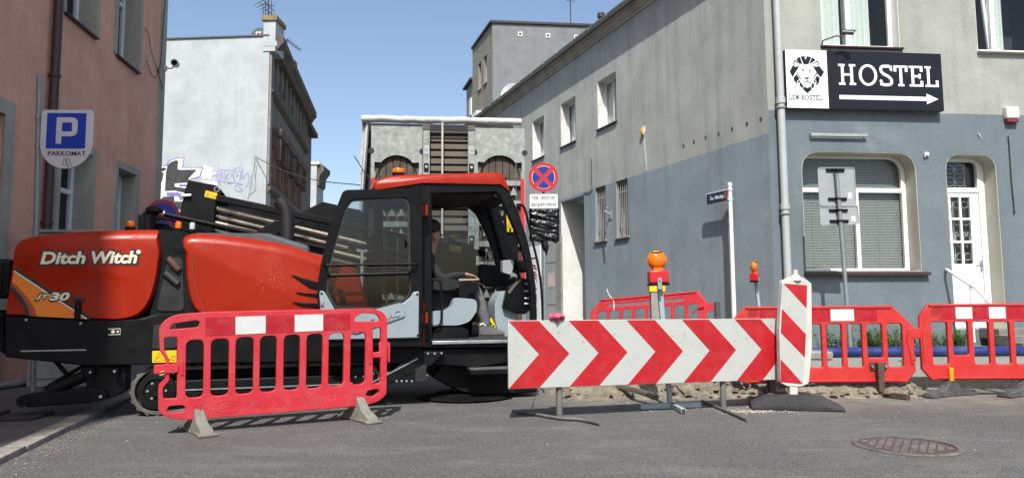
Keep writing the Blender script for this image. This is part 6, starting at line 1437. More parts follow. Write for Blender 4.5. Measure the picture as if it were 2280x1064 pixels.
for sx_ in (.05, 1.75):
    for yy in (1.2, 2.5):
        mb = MB(KT); mb.lathe([(.001, 0), (.3, 0), (.5, .04), (.5, .56), (.3, .6), (.001, .6)], (sx_, yy, .5), 24, 'X'); mb.build('wheel', M_matte, trk_)

# ------------------------------------------------------------------ OPERATOR in the cab
def jt(px, py, t): a = MF.at(px, py, t); return MF.w(a[0], t, a[1])
def skin_mesh(J, E, root, sub=2):
    names = list(J); me = bpy.data.meshes.new('skin'); me.from_pydata([J[n][0] for n in names], [(names.index(a), names.index(b)) for a, b in E], [])
    ob = bpy.data.objects.new('skin', me); COL.objects.link(ob)
    md = ob.modifiers.new('s', 'SKIN'); md.use_smooth_shade = True; md.branch_smoothing = .4
    for i, n in enumerate(names):
        sv = me.skin_vertices[0].data[i]; r = J[n][1]; sv.radius = r if isinstance(r, tuple) else (r, r); sv.use_root = (n == root)
    m2 = ob.modifiers.new('b', 'SUBSURF'); m2.levels = sub; m2.render_levels = sub
    bpy.context.view_layer.update(); dg = bpy.context.evaluated_depsgraph_get(); ev = bpy.data.meshes.new_from_object(ob.evaluated_get(dg))
    V = [v.co.copy() for v in ev.vertices]; F = [tuple(p.vertices) for p in ev.polygons]
    bpy.data.objects.remove(ob); bpy.data.meshes.remove(me); bpy.data.meshes.remove(ev)
    return V, F
M_jack = mat('dark_work_jacket', (.01, .0095, .011), .85, var=.3, scale=20, bump=.01, bscale=18); M_trou = mat('grey_work_trousers', (.12, .116, .118), .9, var=.25, scale=14, bump=.012, bscale=16)
M_skin = mat('skin', (.3, .17, .12), .55, var=.1); M_hair = mat('dark_hair', (.015, .012, .01), .7, bump=.005, bscale=120)
J = {'pelvis': (jt(958, 662, .5), (.15, .13)), 'waist': (jt(952, 632, .5), (.14, .12)), 'chest': (jt(950, 594, .5), (.16, .14)), 'neckb': (jt(957, 566, .5), .075), 'neck': (jt(962, 552, .5), .055),
     'jaw': (jt(968, 535, .5), (.075, .07)), 'skull': (jt(964, 512, .5), (.092, .085)), 'crown': (jt(963, 494, .5), (.06, .055)), 'nose': (jt(983, 526, .5), .014),
     'shN': (jt(953, 583, .3), .075), 'elN': (jt(985, 622, .2), .058), 'foN': (jt(1012, 614, .19), .05), 'wrN': (jt(1036, 610, .19), .033),
     'shF': (jt(953, 583, .7), .075), 'elF': (jt(985, 628, .82), .055), 'wrF': (jt(1050, 628, .8), .032),
     'hipN': (jt(966, 660, .38), .1), 'knN': (jt(1056, 638, .34), .078), 'shinN': (jt(1072, 680, .33), .066), 'anN': (jt(1084, 732, .32), .055),
     'hipF': (jt(966, 660, .62), .1), 'knF': (jt(1062, 644, .66), .078), 'shinF': (jt(1066, 690, .66), .064), 'anF': (jt(1068, 735, .66), .05)}
E = [('pelvis', 'waist'), ('waist', 'chest'), ('chest', 'neckb'), ('neckb', 'neck'), ('neck', 'jaw'), ('jaw', 'skull'), ('skull', 'crown'), ('jaw', 'nose'), ('chest', 'shN'), ('shN', 'elN'), ('elN', 'foN'), ('foN', 'wrN'),
     ('chest', 'shF'), ('shF', 'elF'), ('elF', 'wrF'), ('pelvis', 'hipN'), ('hipN', 'knN'), ('knN', 'shinN'), ('shinN', 'anN'), ('pelvis', 'hipF'), ('hipF', 'knF'), ('knF', 'shinF'), ('shinF', 'anF')]
per_ = thing('person', 'operator in dark jacket and grey work trousers sitting in the cab, hand on armrest', 'person', tuple(MF.w(MF.s(960, 660, .5), .5, MF.z(960, 690, .5))), MF.ang)
V, F = skin_mesh(J, E, 'pelvis')
skinb = {('neck', 'jaw'), ('jaw', 'skull'), ('skull', 'crown'), ('jaw', 'nose'), ('neckb', 'neck')}; troub = {e for e in E if any(n[:3] in ('hip', 'knN', 'knF') or n.startswith('shin') or n.startswith('an') for n in e)}
def near_mat(c):
    best = None
    for e in E:
        a, b = J[e[0]][0], J[e[1]][0]; d = b - a; k = max(0, min(1, (c - a).dot(d) / d.length_squared)); ds = (c - a - d * k).length
        if best is None or ds < best[0]: best = (ds, e)
    return 2 if best[1] in skinb else (1 if best[1] in troub else 0)
mb = MB(); mb.v = V; mb.f = F; mb.mi = [near_mat(sum((V[i] for i in f), Vector()) / len(f)) for f in F]
# hands: palm and five jointed fingers
def hand(wp, fwd, up, side, thumb=1):
    fwd = fwd.normalized(); up = (up - fwd * up.dot(fwd)).normalized(); side = fwd.cross(up).normalized() * thumb
    Jh = {'w': (wp - fwd * .02, .028), 'p1': (wp + fwd * .03, (.036, .02)), 'p2': (wp + fwd * .075, (.038, .016))}; Eh = [('w', 'p1'), ('p1', 'p2')]
    for i, (off, ln) in enumerate(((-.03, .075), (-.01, .085), (.012, .08), (.032, .062))):
        b = wp + fwd * .085 + side * off
        pr = 'p2'
        for k, (f, dn) in enumerate(((.05, 0), (.45, -.006), (.8, -.022), (1.0, -.042))):
            n_ = f'f{i}{k}'; Jh[n_] = (b + fwd * ln * f + up * dn, .0095 - .0012 * k); Eh.append((pr, n_)); pr = n_
    b = wp + fwd * .025 - side * .034; pr = 'p1'
    for k, (f, s_) in enumerate(((0, 0), (.035, .018), (.065, .022))):
        n_ = f't{k}'; Jh[n_] = (b + fwd * f - side * s_ - up * .012 * k, .012 - .0015 * k); Eh.append((pr, n_)); pr = n_
    V, F = skin_mesh(Jh, Eh, 'w', 1); b0 = len(mb.v); mb.v += V; mb.f += [tuple(b0 + i for i in f) for f in F]; mb.mi += [2] * len(F)
wN = J['wrN'][0]; hand(wN, jt(1068, 617, .19) - wN, Vector((0, 0, 1)), None); wF = J['wrF'][0]; hand(wF, jt(1075, 632, .78) - wF, Vector((0, 0, 1)), None, -1)
body = mb.build('body', [M_jack, M_trou, M_skin], per_, smooth_ang=180)
hc = J['skull'][0]; mb = MB(); mb.M = Matrix.Translation(hc + Vector((0, 0, .03)) - MF.u * .012) @ Matrix.Rotation(MF.ang, 4, 'Z'); mb.ball((0, 0, 0), .105, .098, .098); mb.build('hair', M_hair, per_)
for s_ in (-1, 1):
    mb = MB(); mb.M = Matrix.Translation(J['jaw'][0] + MF.n * s_ * .083 - MF.u * .01 + Vector((0, 0, .03))) @ Matrix.Rotation(MF.ang, 4, 'Z'); mb.ball((0, 0, 0), .025, .012, .035); mb.build('ear', M_skin, per_)
    mb = MB(); mb.M = Matrix.Translation(J['jaw'][0] + MF.n * s_ * .033 + MF.u * .075 + Vector((0, 0, .06))) @ Matrix.Rotation(MF.ang, 4, 'Z'); mb.ball((0, 0, 0), .012, .016, .01, 8, 6); mb.build('eye', M_hair, per_)
M_boot = mat('worn_work_boot', (.085, .08, .074), .7, var=.35, scale=14, dirt=(.2, .19, .17), dirt_amt=.5, bump=.004, bscale=40)
for t_, an_, zf_ in ((.32, J['anN'][0], 757), (.66, J['anF'][0], 757)):
    bx, bz = MF.at(1083 if t_ < .5 else 1066, 752, t_); z0 = MF.z(980, 757, t_); mb = MB(MF)
    def ring(x, hw, zl, zh): return [(bx + x, t_ - hw, zl), (bx + x, t_ + hw, zl), (bx + x, t_ + hw, (zl + zh) * .55), (bx + x, t_ + hw * .55, zh), (bx + x, t_ - hw * .55, zh), (bx + x, t_ - hw, (zl + zh) * .55)]
    zz = MF.z(980, 757, .0)
    R_ = [(-.095, .03, .03, .09), (-.085, .042, .028, .17), (-.03, .045, .028, .185), (.04, .047, .028, .14), (.1, .05, .028, .1), (.16, .05, .03, .085), (.205, .036, .032, .06)]
    mb.loft([[(bx + x, t_ - hw, zz + zl), (bx + x, t_ + hw, zz + zl), (bx + x, t_ + hw, zz + zl + (zh - zl) * .6), (bx + x, t_ + hw * .6, zz + zh), (bx + x, t_ - hw * .6, zz + zh), (bx + x, t_ - hw, zz + zl + (zh - zl) * .6)] for x, hw, zl, zh in R_]); bt = mb.build('boot', M_boot, per_, bevel=.012, seg=2)
    mb = MB(MF); mb.prism_h([(bx - .1, t_ - .03), (bx - .06, t_ - .046), (bx + .05, t_ - .05), (bx + .12, t_ - .055), (bx + .2, t_ - .04), (bx + .215, t_), (bx + .2, t_ + .04), (bx + .12, t_ + .055), (bx + .05, t_ + .05), (bx - .06, t_ + .046), (bx - .1, t_ + .03)], zz + .002, zz + .027); mb.build('sole', M_matte, bt, bevel=.005)
    for k in range(4): mb = MB(MF); mb.tube([(bx + .0 + .03 * k, t_ - .03, zz + .175 - .022 * k), (bx + .012 + .03 * k, t_, zz + .182 - .022 * k), (bx + .0 + .03 * k, t_ + .03, zz + .175 - .022 * k)], .005, 5); mb.build('lace', M_oldwhite, bt)
    mb = MB(MF); mb.tube([(bx - .085, t_ - .044, zz + .14), (bx - .05, t_ - .048, zz + .16), (bx - .02, t_ - .047, zz + .13)], .008, 5); mb.build('reflective_trim', M_white, bt)
# upturned hard hat on the cab floor
hx, hz = MF.at(1113, 740, .52); z0 = MF.z(980, 757, 0); M_hat = mat('yellow_hard_hat', (.75, .52, .01), .35, var=.05)
hat = thing('hard_hat', 'upturned yellow hard hat beside the boot on the cab floor', 'hard hat', tuple(MF.w(hx, .52, z0)), MF.ang)
mb = MB(MF); mb.M = Matrix.Translation(MF.w(hx + .01, .52, z0 + .135)) @ Matrix.Rotation(MF.ang, 4, 'Z') @ Matrix.Rotation(R(22), 4, 'Y') @ Matrix.Rotation(R(28), 4, 'X')
mb.lathe([(.002, -.12), (.06, -.11), (.1, -.06), (.115, .0), (.14, .005), (.14, .012), (.108, .01), (.094, -.055), (.055, -.1), (.002, -.11)], (0, 0, 0), 22); mb.build('shell', M_hat, hat)
mb.v = []; mb.f = []; mb.mi = []; mb.lathe([(.03, -.02), (.09, -.01), (.1, .0), (.09, .004), (.03, -.012)], (0, 0, 0), 18); mb.build('harness', M_matte, hat)
mb.v = []; mb.f = []; mb.mi = []; mb.ball((.03, -.02, .0), .04, .03, .025, 8, 6); mb.ball((-.03, .01, .0), .035, .03, .02, 8, 6); mb.build('glove', mat('dirty_glove', (.5, .45, .3), .9), hat)

# ------------------------------------------------------------------ BARRIERS
M_bred = mat('barrier_red_plastic', (.5, .019, .033), .5, var=.1, scale=3, dirt=(.46, .12, .11), dirt_amt=.35, dscale=5, bump=.0015, bscale=60)
M_bred2 = mat('barrier_red_plastic_dusty', (.47, .018, .017), .52, var=.08, scale=3, dirt=(.45, .09, .075), dirt_amt=.3, dscale=5, bump=.0015, bscale=60)
M_tred = mat('reflective_red', (.36, .004, .014), .3, var=.05, dirt=(.42, .12, .12), dirt_amt=.25, dscale=11); M_twh = mat('reflective_white', (.58, .59, .575), .32, var=.05, dirt=(.42, .4, .36), dirt_amt=.35, dscale=8)
M_foot = mat('dusty_grey_foot', (.2, .19, .16), .85, var=.25, scale=8, dirt=(.09, .085, .075), dirt_amt=.5, bump=.004, bscale=40); M_footb = mat('black_foot', (.05, .05, .048), .75, var=.25, dirt=(.16, .15, .13), dirt_amt=.45, bump=.003)
# front left: rounded navigator style barrier
gl_ = ground(440, 963); gr_ = ground(800, 935)
ang = math.degrees(math.atan2(gr_.y - gl_.y, gr_.x - gl_.x))
NF = Frame(gl_.x, gl_.y, ang)
nav = thing('road_barrier', 'rounded faded red plastic road barrier standing in front of the machine', 'barrier', (gl_.x, gl_.y, 0), NF.ang, 'red plastic road barriers')
Z7 = lambda pts: NF.P([(330 + x / 2.8, 640 + y_ / 2.8) for x, y_ in pts])
o = smooth([(70, 250), (100, 208), (185, 168), (400, 150)], 3) + [(1340, 131)] + smooth([(1380, 130), (1450, 148), (1486, 195), (1486, 240)], 3) + [(1486, 330), (1482, 660)] + smooth([(1478, 665), (1440, 700), (1385, 722), (1330, 732)], 3) + [(1250, 742), (350, 815), (265, 822)] + smooth([(180, 818), (95, 796), (62, 755)], 3) + [(62, 640), (66, 602), (108, 560), (108, 450), (72, 395), (68, 300)]
def slot(l, r, t_, b_): return fillet(Z7([(l + 4, t_), (r + 2, t_ - 7), (r - 3, b_ - 8), (l - 1, b_)]), .05, 4)
hs_ = [slot(232, 345, 328, 688), slot(387, 502, 322, 676), slot(541, 655, 311, 664), slot(692, 798, 303, 652), slot(840, 943, 297, 640), slot(982, 1084, 291, 630), slot(1120, 1217, 286, 618), slot(1255, 1352, 281, 606)]
hs_ += [fillet(Z7([(128, 262), (150, 226), (300, 203), (322, 212), (312, 246)]), .02, 4), fillet(Z7([(98, 310), (180, 305), (178, 688), (92, 690), (92, 620), (132, 580), (132, 450), (100, 385)]), .02, 3), fillet(Z7([(113, 768), (128, 735), (215, 730), (234, 745), (222, 772), (140, 776)]), .02, 4)]
hs_ += [fillet(Z7([(1283, 186), (1330, 158), (1420, 165), (1442, 192), (1435, 210), (1284, 211)]), .02, 4), fillet(Z7([(1397, 250), (1446, 248), (1446, 590), (1397, 602)]), .02, 3), fillet(Z7([(1350, 675), (1362, 640), (1428, 628), (1442, 645), (1400, 676)]), .02, 4)]
BTK = .05
mb = MB(NF); mb.prism(Z7(o), -BTK / 2, BTK / 2, hs_); pan = mb.build('panel', M_bred, nav, bevel=.012, seg=3, smooth_ang=60)
mb = MB(NF); mb.prism(fillet(Z7([(35, 482), (185, 470), (185, 526), (35, 536)]), .008, 2), -BTK / 2 - .012, BTK / 2 + .008); mb.build('coupling_tab', M_bred, nav, bevel=.008)
mb = MB(NF); mb.prism(Z7([(1396, 405), (1440, 400), (1436, 345), (1452, 338), (1500, 338), (1506, 345), (1503, 465), (1490, 468), (1488, 370), (1466, 372), (1462, 436), (1396, 438)]), -BTK / 2 + .004, BTK / 2 - .006); mb.build('coupling_hook', M_bred, nav, bevel=.008)
for l in (202, 1370):
    mb = MB(NF); y0_ = 450 if l < 500 else 380; mb.prism(Z7([(l, y0_), (l + 15, y0_), (l + 15, y0_ + 95), (l, y0_ + 95)]), -BTK / 2 - .008, -BTK / 2 - .0005); mb.build('rib', M_bred, pan, bevel=.003)
def seg(a, b): 
    f = lambda x: 187 - 27 * (x - 355) / 900; g = lambda x: 300 - 40 * (x - 355) / 900
    return Z7([(a, f(a)), (b, f(b)), (b, g(b)), (a, g(a))])
for a, b, m_ in ((355, 543, M_tred), (543, 730, M_twh), (730, 910, M_tred), (910, 1087, M_twh), (1087, 1255, M_tred)):
    mb = MB(NF); mb.prism(seg(a, b), -BTK / 2 - .003, -BTK / 2 - .0003); mb.build('reflective_strip', m_, pan)
text_mb('JSP', NF, 0, 0, 0, 0, -BTK / 2 - .0025, .004, .2, .01, skew=Z7([(445, 762), (545, 754), (545, 712), (445, 720)])).build('embossed_lettering', M_bred, pan)
mb = MB(NF); c = Z7([(494, 738)])[0]; rx = abs(Z7([(578, 738)])[0][0] - c[0]); rz = abs(Z7([(494, 775)])[0][1] - c[1]); mb.ribbon(circ(c[0], c[1], rx, 28, rz),   .008, -BTK / 2 - .0025, .004, closed=True); mb.build('embossed_oval', M_bred, pan)
text_mb('NAVIGATOR', NF, 0, 0, 0, 0, -BTK / 2 - .0025, .004, .0, .0, skew=Z7([(615, 755), (1000, 722), (1000, 668), (615, 700)])).build('embossed_lettering', M_bred, pan)
for x0_ in (280, 1268):
    for k in range(3):
        mb = MB(NF); yb_ = 812 if x0_ < 500 else 738; mb.prism(Z7([(x0_ + 20 * k, yb_ - 88), (x0_ + 6 + 20 * k, yb_ - 88), (x0_ + 6 + 20 * k, yb_), (x0_ + 20 * k, yb_)]), -BTK / 2 - .008, -BTK / 2 - .0005); mb.build('rib', M_bred, pan)
rnd = random.Random(21); mb = MB(NF)
def inpanel(q):
    def ins(l):
        r = False
        for i in range(len(l)):
            x1, y1 = l[i]; x2, y2 = l[i - 1]
            if (y1 > q[1]) != (y2 > q[1]) and q[0] < (x2 - x1) * (q[1] - y1) / (y2 - y1) + x1: r = not r
        return r
    return ins(OUT_) and not any(ins(h) for h in hs_)
OUT_ = Z7(o)
for k in range(260):
    cx_, cy_ = (rnd.gauss(1080, 70), rnd.gauss(690, 28)) if k < 70 else ((rnd.gauss(400, 40), rnd.gauss(740, 30)) if k < 110 else (rnd.uniform(70, 1480), rnd.uniform(150, 810)))
    p = Z7([(cx_, cy_)])[0]; a_ = rnd.uniform(0, 3.14); l_ = rnd.uniform(.003, .022); q = (p[0] + l_ * math.cos(a_), p[1] + l_ * math.sin(a_)); e_ = .016 / max(l_, .001)
    if inpanel(p) and inpanel(q) and inpanel((p[0], p[1] + .014)) and inpanel((q[0], q[1] - .014)) and inpanel((p[0] - .014, p[1])) and inpanel((q[0] + .014, q[1])): mb.ribbon([p, ((p[0] + q[0]) / 2 + rnd.uniform(-.004, .004), (p[1] + q[1]) / 2), q], [.0005, rnd.uniform(.0008, .0026), .0005], -BTK / 2 - .0042, .001)
mb.build('scuffs', mat('pale_scuff', (.6, .26, .25), .8), pan, kind='stuff')
def foot(par, fr, s_, m_, ztop, half=.26, flare=.03, name='foot'):
    mb = MB(fr); 
    prof = [(0, ztop), (.06, ztop * .72), (.13, ztop * .42), (half, .05), (half + .02, .0)]
    o_ = [(-x, z) for x, z in reversed(prof)] + [(x, z) for x, z in prof[1:]]
    # profile runs across the barrier (t), thickness along s
    w0 = .036; n = len(o_)
    L = [(s_ - w0 * (1 + .5 * (1 - z / ztop)), t_, max(z, .002)) for t_, z in o_]; Rr = [(s_ + w0 * (1 + .5 * (1 - z / ztop)), t_, max(z, .002)) for t_, z in o_]
    mb.loft([L, Rr]); ft = mb.build(name, m_, par, bevel=.012, seg=2)
    for sg in (-1, 1):
        mb = MB(fr); mb.prism_h([(s_ - .055, sg * .05), (s_ + .055, sg * .05), (s_ + .075, sg * (half + .03)), (s_ - .075, sg * (half + .03))], .003, .028); mb.build('foot_flange', m_, ft, bevel=.006)
    return ft
f2 = foot(nav, Frame(NF.o.x, NF.o.y, ang + 14), 0, M_foot, .22); p = NF.w(NF.s(800, 930), 0, 0); foot(nav, Frame(p.x, p.y, ang + 14), 0, M_foot, .24)
mb = MB(NF); a = NF.at(361, 838); mb.tube([(a[0] + .02 * math.cos(k), -.01 + .035 * math.sin(k), a[1] + .004 * k) for k in [i * .7 for i in range(24)]], .005, 5); mb.build('twine', mat('straw_twine', (.55, .42, .16), .9), nav)

def octo(name, label, fr, W, z0, z1, ll, rr_, m_, tape, nslot=8, short=(2, 6), hole=True, tilt=0., tz=None, groove=False, hookL=False, hookR=False):
    """chamfered plastic barrier; everything in the plane of fr"""
    th_ = thing(name, label, 'barrier', tuple(fr.w(W / 2, 0, max(0, z0 - .16))), fr.ang, 'red plastic road barriers')
    sh = lambda pts: [(s_, z_ + tilt * s_) for s_, z_ in pts]
    o_ = sh([(0, z1 - ll[1]), (0, z0 + .12), (.1, z0), (W - .1, z0), (W, z0 + .12), (W, z1 - rr_[1]), (W - rr_[0], z1), (ll[0], z1)])
    sw_ = (W - .2) / nslot; hs = []
    zb_ = z0 + .17; zt_ = z1 - .2
    for k in range(nslot):
        a = .1 + sw_ * k + .028; b = a + sw_ - .056; lo = zb_ + (.1 if k in short else 0)
        hs.append(sh(fillet([(a, lo), (b, lo), (b, zt_), (a, zt_)], .025, 3)))
    if groove: hs.append(sh(rrect(W * .16, W * .82, z1 - .135, z1 - .095, .018)))
    mb = MB(fr); mb.prism(o_, -.022, .022, hs); pn = mb.build('panel', m_, th_, bevel=.009, seg=2, smooth_ang=60)
    mb = MB(fr); mb.prism(sh([(ll[0] + .02, z1 - .028), (W - rr_[0] - .02, z1 - .028), (W - rr_[0], z1 - .004), (ll[0], z1 - .004)]), -.034, -.0225); mb.build('top_lip', m_, pn, bevel=.004)
    mb = MB(fr); mb.prism(sh([(.16, z0 + .015), (W - .16, z0 + .015), (W - .16, z0 + .032), (.16, z0 + .032)]), -.03, -.0225); mb.build('bottom_lip', m_, pn, bevel=.003)
    if hole:
        mb = MB(fr); c_ = sh([(ll[0] + .085, z1 - .085)])[0]; mb.lathe([(.05, -.0228), (.058, -.027), (.062, -.0225)], (c_[0], 0, c_[1]), 18, 'Y'); mb.build('boss_ring', m_, pn)
        mb = MB(fr); mb.prism(circ(c_[0], c_[1], .049, 18), -.0245, -.0226); mb.build('boss_dish', mat('deep_red_plastic', (.32, .015, .015), .5), pn)
    for i, x_ in enumerate((.02, W - .05)):
        mb = MB(fr); mb.prism(sh(fillet([(x_, z0 + .2), (x_ + .03, z0 + .2), (x_ + .03, z1 - .3), (x_, z1 - .3)], .01, 2)), -.03, -.0225); mb.build('edge_rib', m_, pn, bevel=.003)
    for a, b, mm in tape:
        mb = MB(fr); mb.prism(sh([(a, z1 - .165), (b, z1 - .165), (b, z1 - .035), (a, z1 - .035)]), -.0255, -.0228); mb.build('reflective_strip', mm, pn)
    if hookR: mb = MB(fr); mb.prism(sh(fillet([(W - .01, z1 - .33), (W + .1, z1 - .33), (W + .1, z1 - .2), (W - .01, z1 - .2)], .01, 2)), -.02, .02); mb.build('coupling_tab', m_, pn, bevel=.006)
    if hookL: mb = MB(fr); mb.prism(sh([(.01, z1 - .38), (-.09, z1 - .38), (-.09, z1 - .45), (-.05, z1 - .62), (-.11, z1 - .62), (-.15, z1 - .4), (-.13, z1 - .26), (.01, z1 - .26)]), -.018, .018); mb.build('coupling_hook', m_, pn, bevel=.008)
    return th_
RF = Frame((1628 - 1140) / FPX * 7.95, 7.95, .5)
s = lambda px: RF.s(px, 700)
W1 = s(2030)
b1_ = octo('road_barrier', 'red chamfered barrier with one white strip behind the striped panel, on a rusty stand', RF, W1, RF.z(1850, 852), RF.z(1850, 681), (.13, .14), (.23, .23), M_bred2,
           [(s(1690), s(1743), M_tred), (s(1743), s(1795), M_twh), (s(1795), s(1847), M_tred), (s(1847), s(1899), M_twh), (s(1899), s(1950), M_tred)], short=(2, 6))
M_rusty = mat('rusty_square_tube', (.09, .06, .045), .75, .4, var=.35, scale=14, dirt=(.2, .15, .11), dirt_amt=.5)
for px, t_ in ((1948, -.07), (1710, -.07)):
    x_ = s(px); st_ = MB(RF); st_.box(x_ - .045, x_ + .02, t_ - .03, t_ + .03, .06, RF.z(1948, 806)); sp2 = st_.build('stand_upright', M_rusty, b1_, bevel=.004)
    mb = MB(RF); mb.M = Matrix.Translation(RF.w(x_, t_, 0)) @ Matrix.Rotation(R(-62), 4, 'Z'); mb.box(-.3, .3, -.03, .03, .004, .06); mb.build('stand_base', M_rusty, b1_, bevel=.004)
    mb = MB(RF); mb.box(x_ - .1, x_ + .08, t_ + .031, -.023, RF.z(1948, 822), RF.z(1948, 806)); mb.build('stand_plate', M_rusty, b1_)
    for dx in (-.085, .065): mb = MB(RF); mb.lathe([(.001, -.02), (.012, -.02), (.012, 0), (.001, 0)], (x_ + dx, t_ + .03, RF.z(1948, 814)), 8, 'Y'); mb.build('bolt', M_steel, b1_)
RF2 = Frame((2038 - 1140) / FPX * 7.95, 7.95, -1.0)
s = lambda px: RF2.s(px, 700)
b2_ = octo('road_barrier', 'red chamfered barrier with black plastic feet at the right edge', RF2, 2.02, RF2.z(2150, 845), RF2.z(2150, 676), (.1, .14), (.1, .14), M_bred2,
           [(s(2087), s(2125), M_tred), (s(2125), s(2162), M_twh), (s(2162), s(2199), M_tred), (s(2199), s(2236), M_twh), (s(2236), s(2300), M_tred)], short=(1, 6), hookL=True)
for px in (2105, 2272):
    x_ = s(px); p = RF2.w(x_, 0, 0); ff = Frame(p.x, p.y, -66); ft = foot(b2_, ff, 0, M_footb, .2, half=.36, name='foot')
    mb = MB(RF2); mb.prism(rrect(x_ - .022, x_ + .022, RF2.z(px, 847), RF2.z(px, 817), .008), -.05, -.0232); ylc = mb.build('yellow_clip', mat('yellow_clip_plastic', (.75, .33, .01), .5), b2_, bevel=.004)
    for k in range(5): mb = MB(RF2); zz = RF2.z(px, 845) + k * .028; mb.box(x_ - .02, x_ + .02, -.056, -.0505, zz, zz + .012); mb.build('clip_rib', MATS['yellow_clip_plastic'], ylc)
bbl, bbr = Vector(((1313 - 1140) / FPX * 11.9, 11.9)), Vector(((1570 - 1140) / FPX * 11.0, 11.0))
d_ = bbr - bbl; BBF = Frame(bbl.x, bbl.y, math.degrees(math.atan2(d_.y, d_.x)))
zl_, zr_ = BBF.z(1338, 666), BBF.z(1547, 648); W3 = d_.length; tl_ = (zr_ - zl_) / (W3 * .8)
octo('road_barrier', 'tilted red barrier with a long grooved top rail standing back by the side wall', BBF, W3, zl_ - .86 - tl_ * .2, zl_ - tl_ * .2, (.2, .2), (.13, .17), M_bred, [], groove=True, hole=False, tilt=tl_, hookR=True, short=())
mb = MB(BBF); mb.ribbon([BBF.at(*p, -.03) for p in smooth([(1351, 643), (1356, 656), (1366, 670), (1367, 690)], 4)], .012, -.03, .003); mb.build('hanging_tape', M_white, label='short white tape hanging over the tilted back barrier', cat='tape')
mb = MB(BBF); mb.ribbon([BBF.at(*p, -.04) for p in ((1568, 683), (1556, 686), (1545, 695), (1538, 702))], .02, -.04, .003); mb.build('hanging_tape', M_tred, label='red and white tape end tied to the right end of the tilted back barrier', cat='tape')

# ------------------------------------------------------------------ CHEVRON BOARD
BDF = Frame(-.045, 6.42, 15.6)
cor = BDF.P([(1130, 714), (1735, 708), (1739, 845), (1133, 865)])
Wb = (cor[1][0] + cor[2][0]) / 2 - (cor[0][0] + cor[3][0]) / 2; xb = (cor[0][0] + cor[3][0]) / 2; zb0 = (cor[2][1] + cor[3][1]) / 2; zb1 = (cor[0][1] + cor[1][1]) / 2
tl2 = ((cor[1][1] - cor[0][1]) + (cor[2][1] - cor[3][1])) / 2 / Wb
brd = thing('chevron_board', 'long red and white chevron board on two bent tube stands', 'traffic board', tuple(BDF.w(xb + Wb / 2, 0, 0)), BDF.ang)
q_ = lambda f, g: (xb + Wb * f, zb0 + (zb1 - zb0) * g + tl2 * Wb * (f - .5))
M_bw = mat('board_white', (.44, .455, .43), .4, var=.06, scale=4, dirt=(.3, .285, .24), dirt_amt=.5, dscale=4, bump=.0006, bscale=30); M_br = mat('board_red', (.4, .008, .014), .35, var=.14, scale=2.5, dirt=(.42, .06, .06), dirt_amt=.3, dscale=7, bump=.0006, bscale=30)
mb = MB(BDF); mb.prism([q_(0, 0), q_(1, 0), q_(1, 1), q_(0, 1)], 0, .02); pnl = mb.build('board', M_bw, brd, bevel=.003, seg=1)
p_ = 1 / 4.87; h_ = p_ / 2
for k in range(5):
    a = k * p_
    pts = [(a, 1), (a + h_, 1), (min(a + p_, 1), .5), (a + h_, 0), (a, 0), (a + h_, .5)]
    if a + p_ > 1: 
        e = (1 - (a + h_)) / h_; pts = [(a, 1), (a + h_, 1), (1, 1 - .5 * e), (1, .5 * e), (a + h_, 0), (a, 0), (a + h_, .5)]
    mb = MB(BDF); mb.prism([q_(x + .002 if x == 0 else x, .008 if g == 0 else (.992 if g == 1 else g)) for x, g in pts], -.003, -.0003); mb.build('chevron', M_br, pnl)
M_tubed = mat('weathered_tube', (.14, .14, .13), .6, .3, var=.3, dirt=(.22, .2, .17), dirt_amt=.5)
M_scr = mat('grime_scratch', (.16, .15, .13), .8)
mb = MB(BDF); rnd = random.Random(5)
for k in range(70):
    f, g = rnd.random(), rnd.random(); l = rnd.uniform(.005, .03); a = rnd.uniform(-1.2, 1.2) + (1.57 if rnd.random() < .6 else 0); c = q_(f, g * .94 + .03); x2 = (min(max(c[0] + l * math.cos(a), xb + .01), xb + Wb - .01), c[1] + l * math.sin(a))
    mb.ribbon([c, x2], rnd.uniform(.001, .0022), -.0045, .001)
mb.build('scratches', M_scr, pnl, kind='stuff')
for px, yt, yb_, bar in ((1245, 862, 935, [(1147, 920), (1180, 924), (1245, 935), (1290, 938), (1337, 948)]), (1609, 846, 906, [(1565, 888), (1590, 898), (1612, 907), (1640, 918), (1664, 929)])):
    a = BDF.at(px, yt, .05); top_ = BDF.w(a[0], .052, zb1 - .1); g = BDF.w(a[0], .052, 0); gq = ground(*bar[2]); off = Vector((g.x - gq.x, g.y - gq.y, 0))
    mb = MB(); mb.tube([tuple(top_), (g.x, g.y, .02)], .03, 12); mb.build('stand_tube', M_tubed, brd)
    mb = MB(); mb.tube([tuple(ground(x_, y_, .02) + off) for x_, y_ in smooth(bar, 3)], .015, 8); mb.build('stand_foot', M_tubed, brd)
    mb = MB(BDF); mb.box(a[0] - .07, a[0] + .07, .021, .045, zb0 + .2, zb0 + .25); mb.box(a[0] - .07, a[0] + .07, .021, .045, zb1 - .25, zb1 - .2); mb.build('stand_clamp', M_steel, brd)
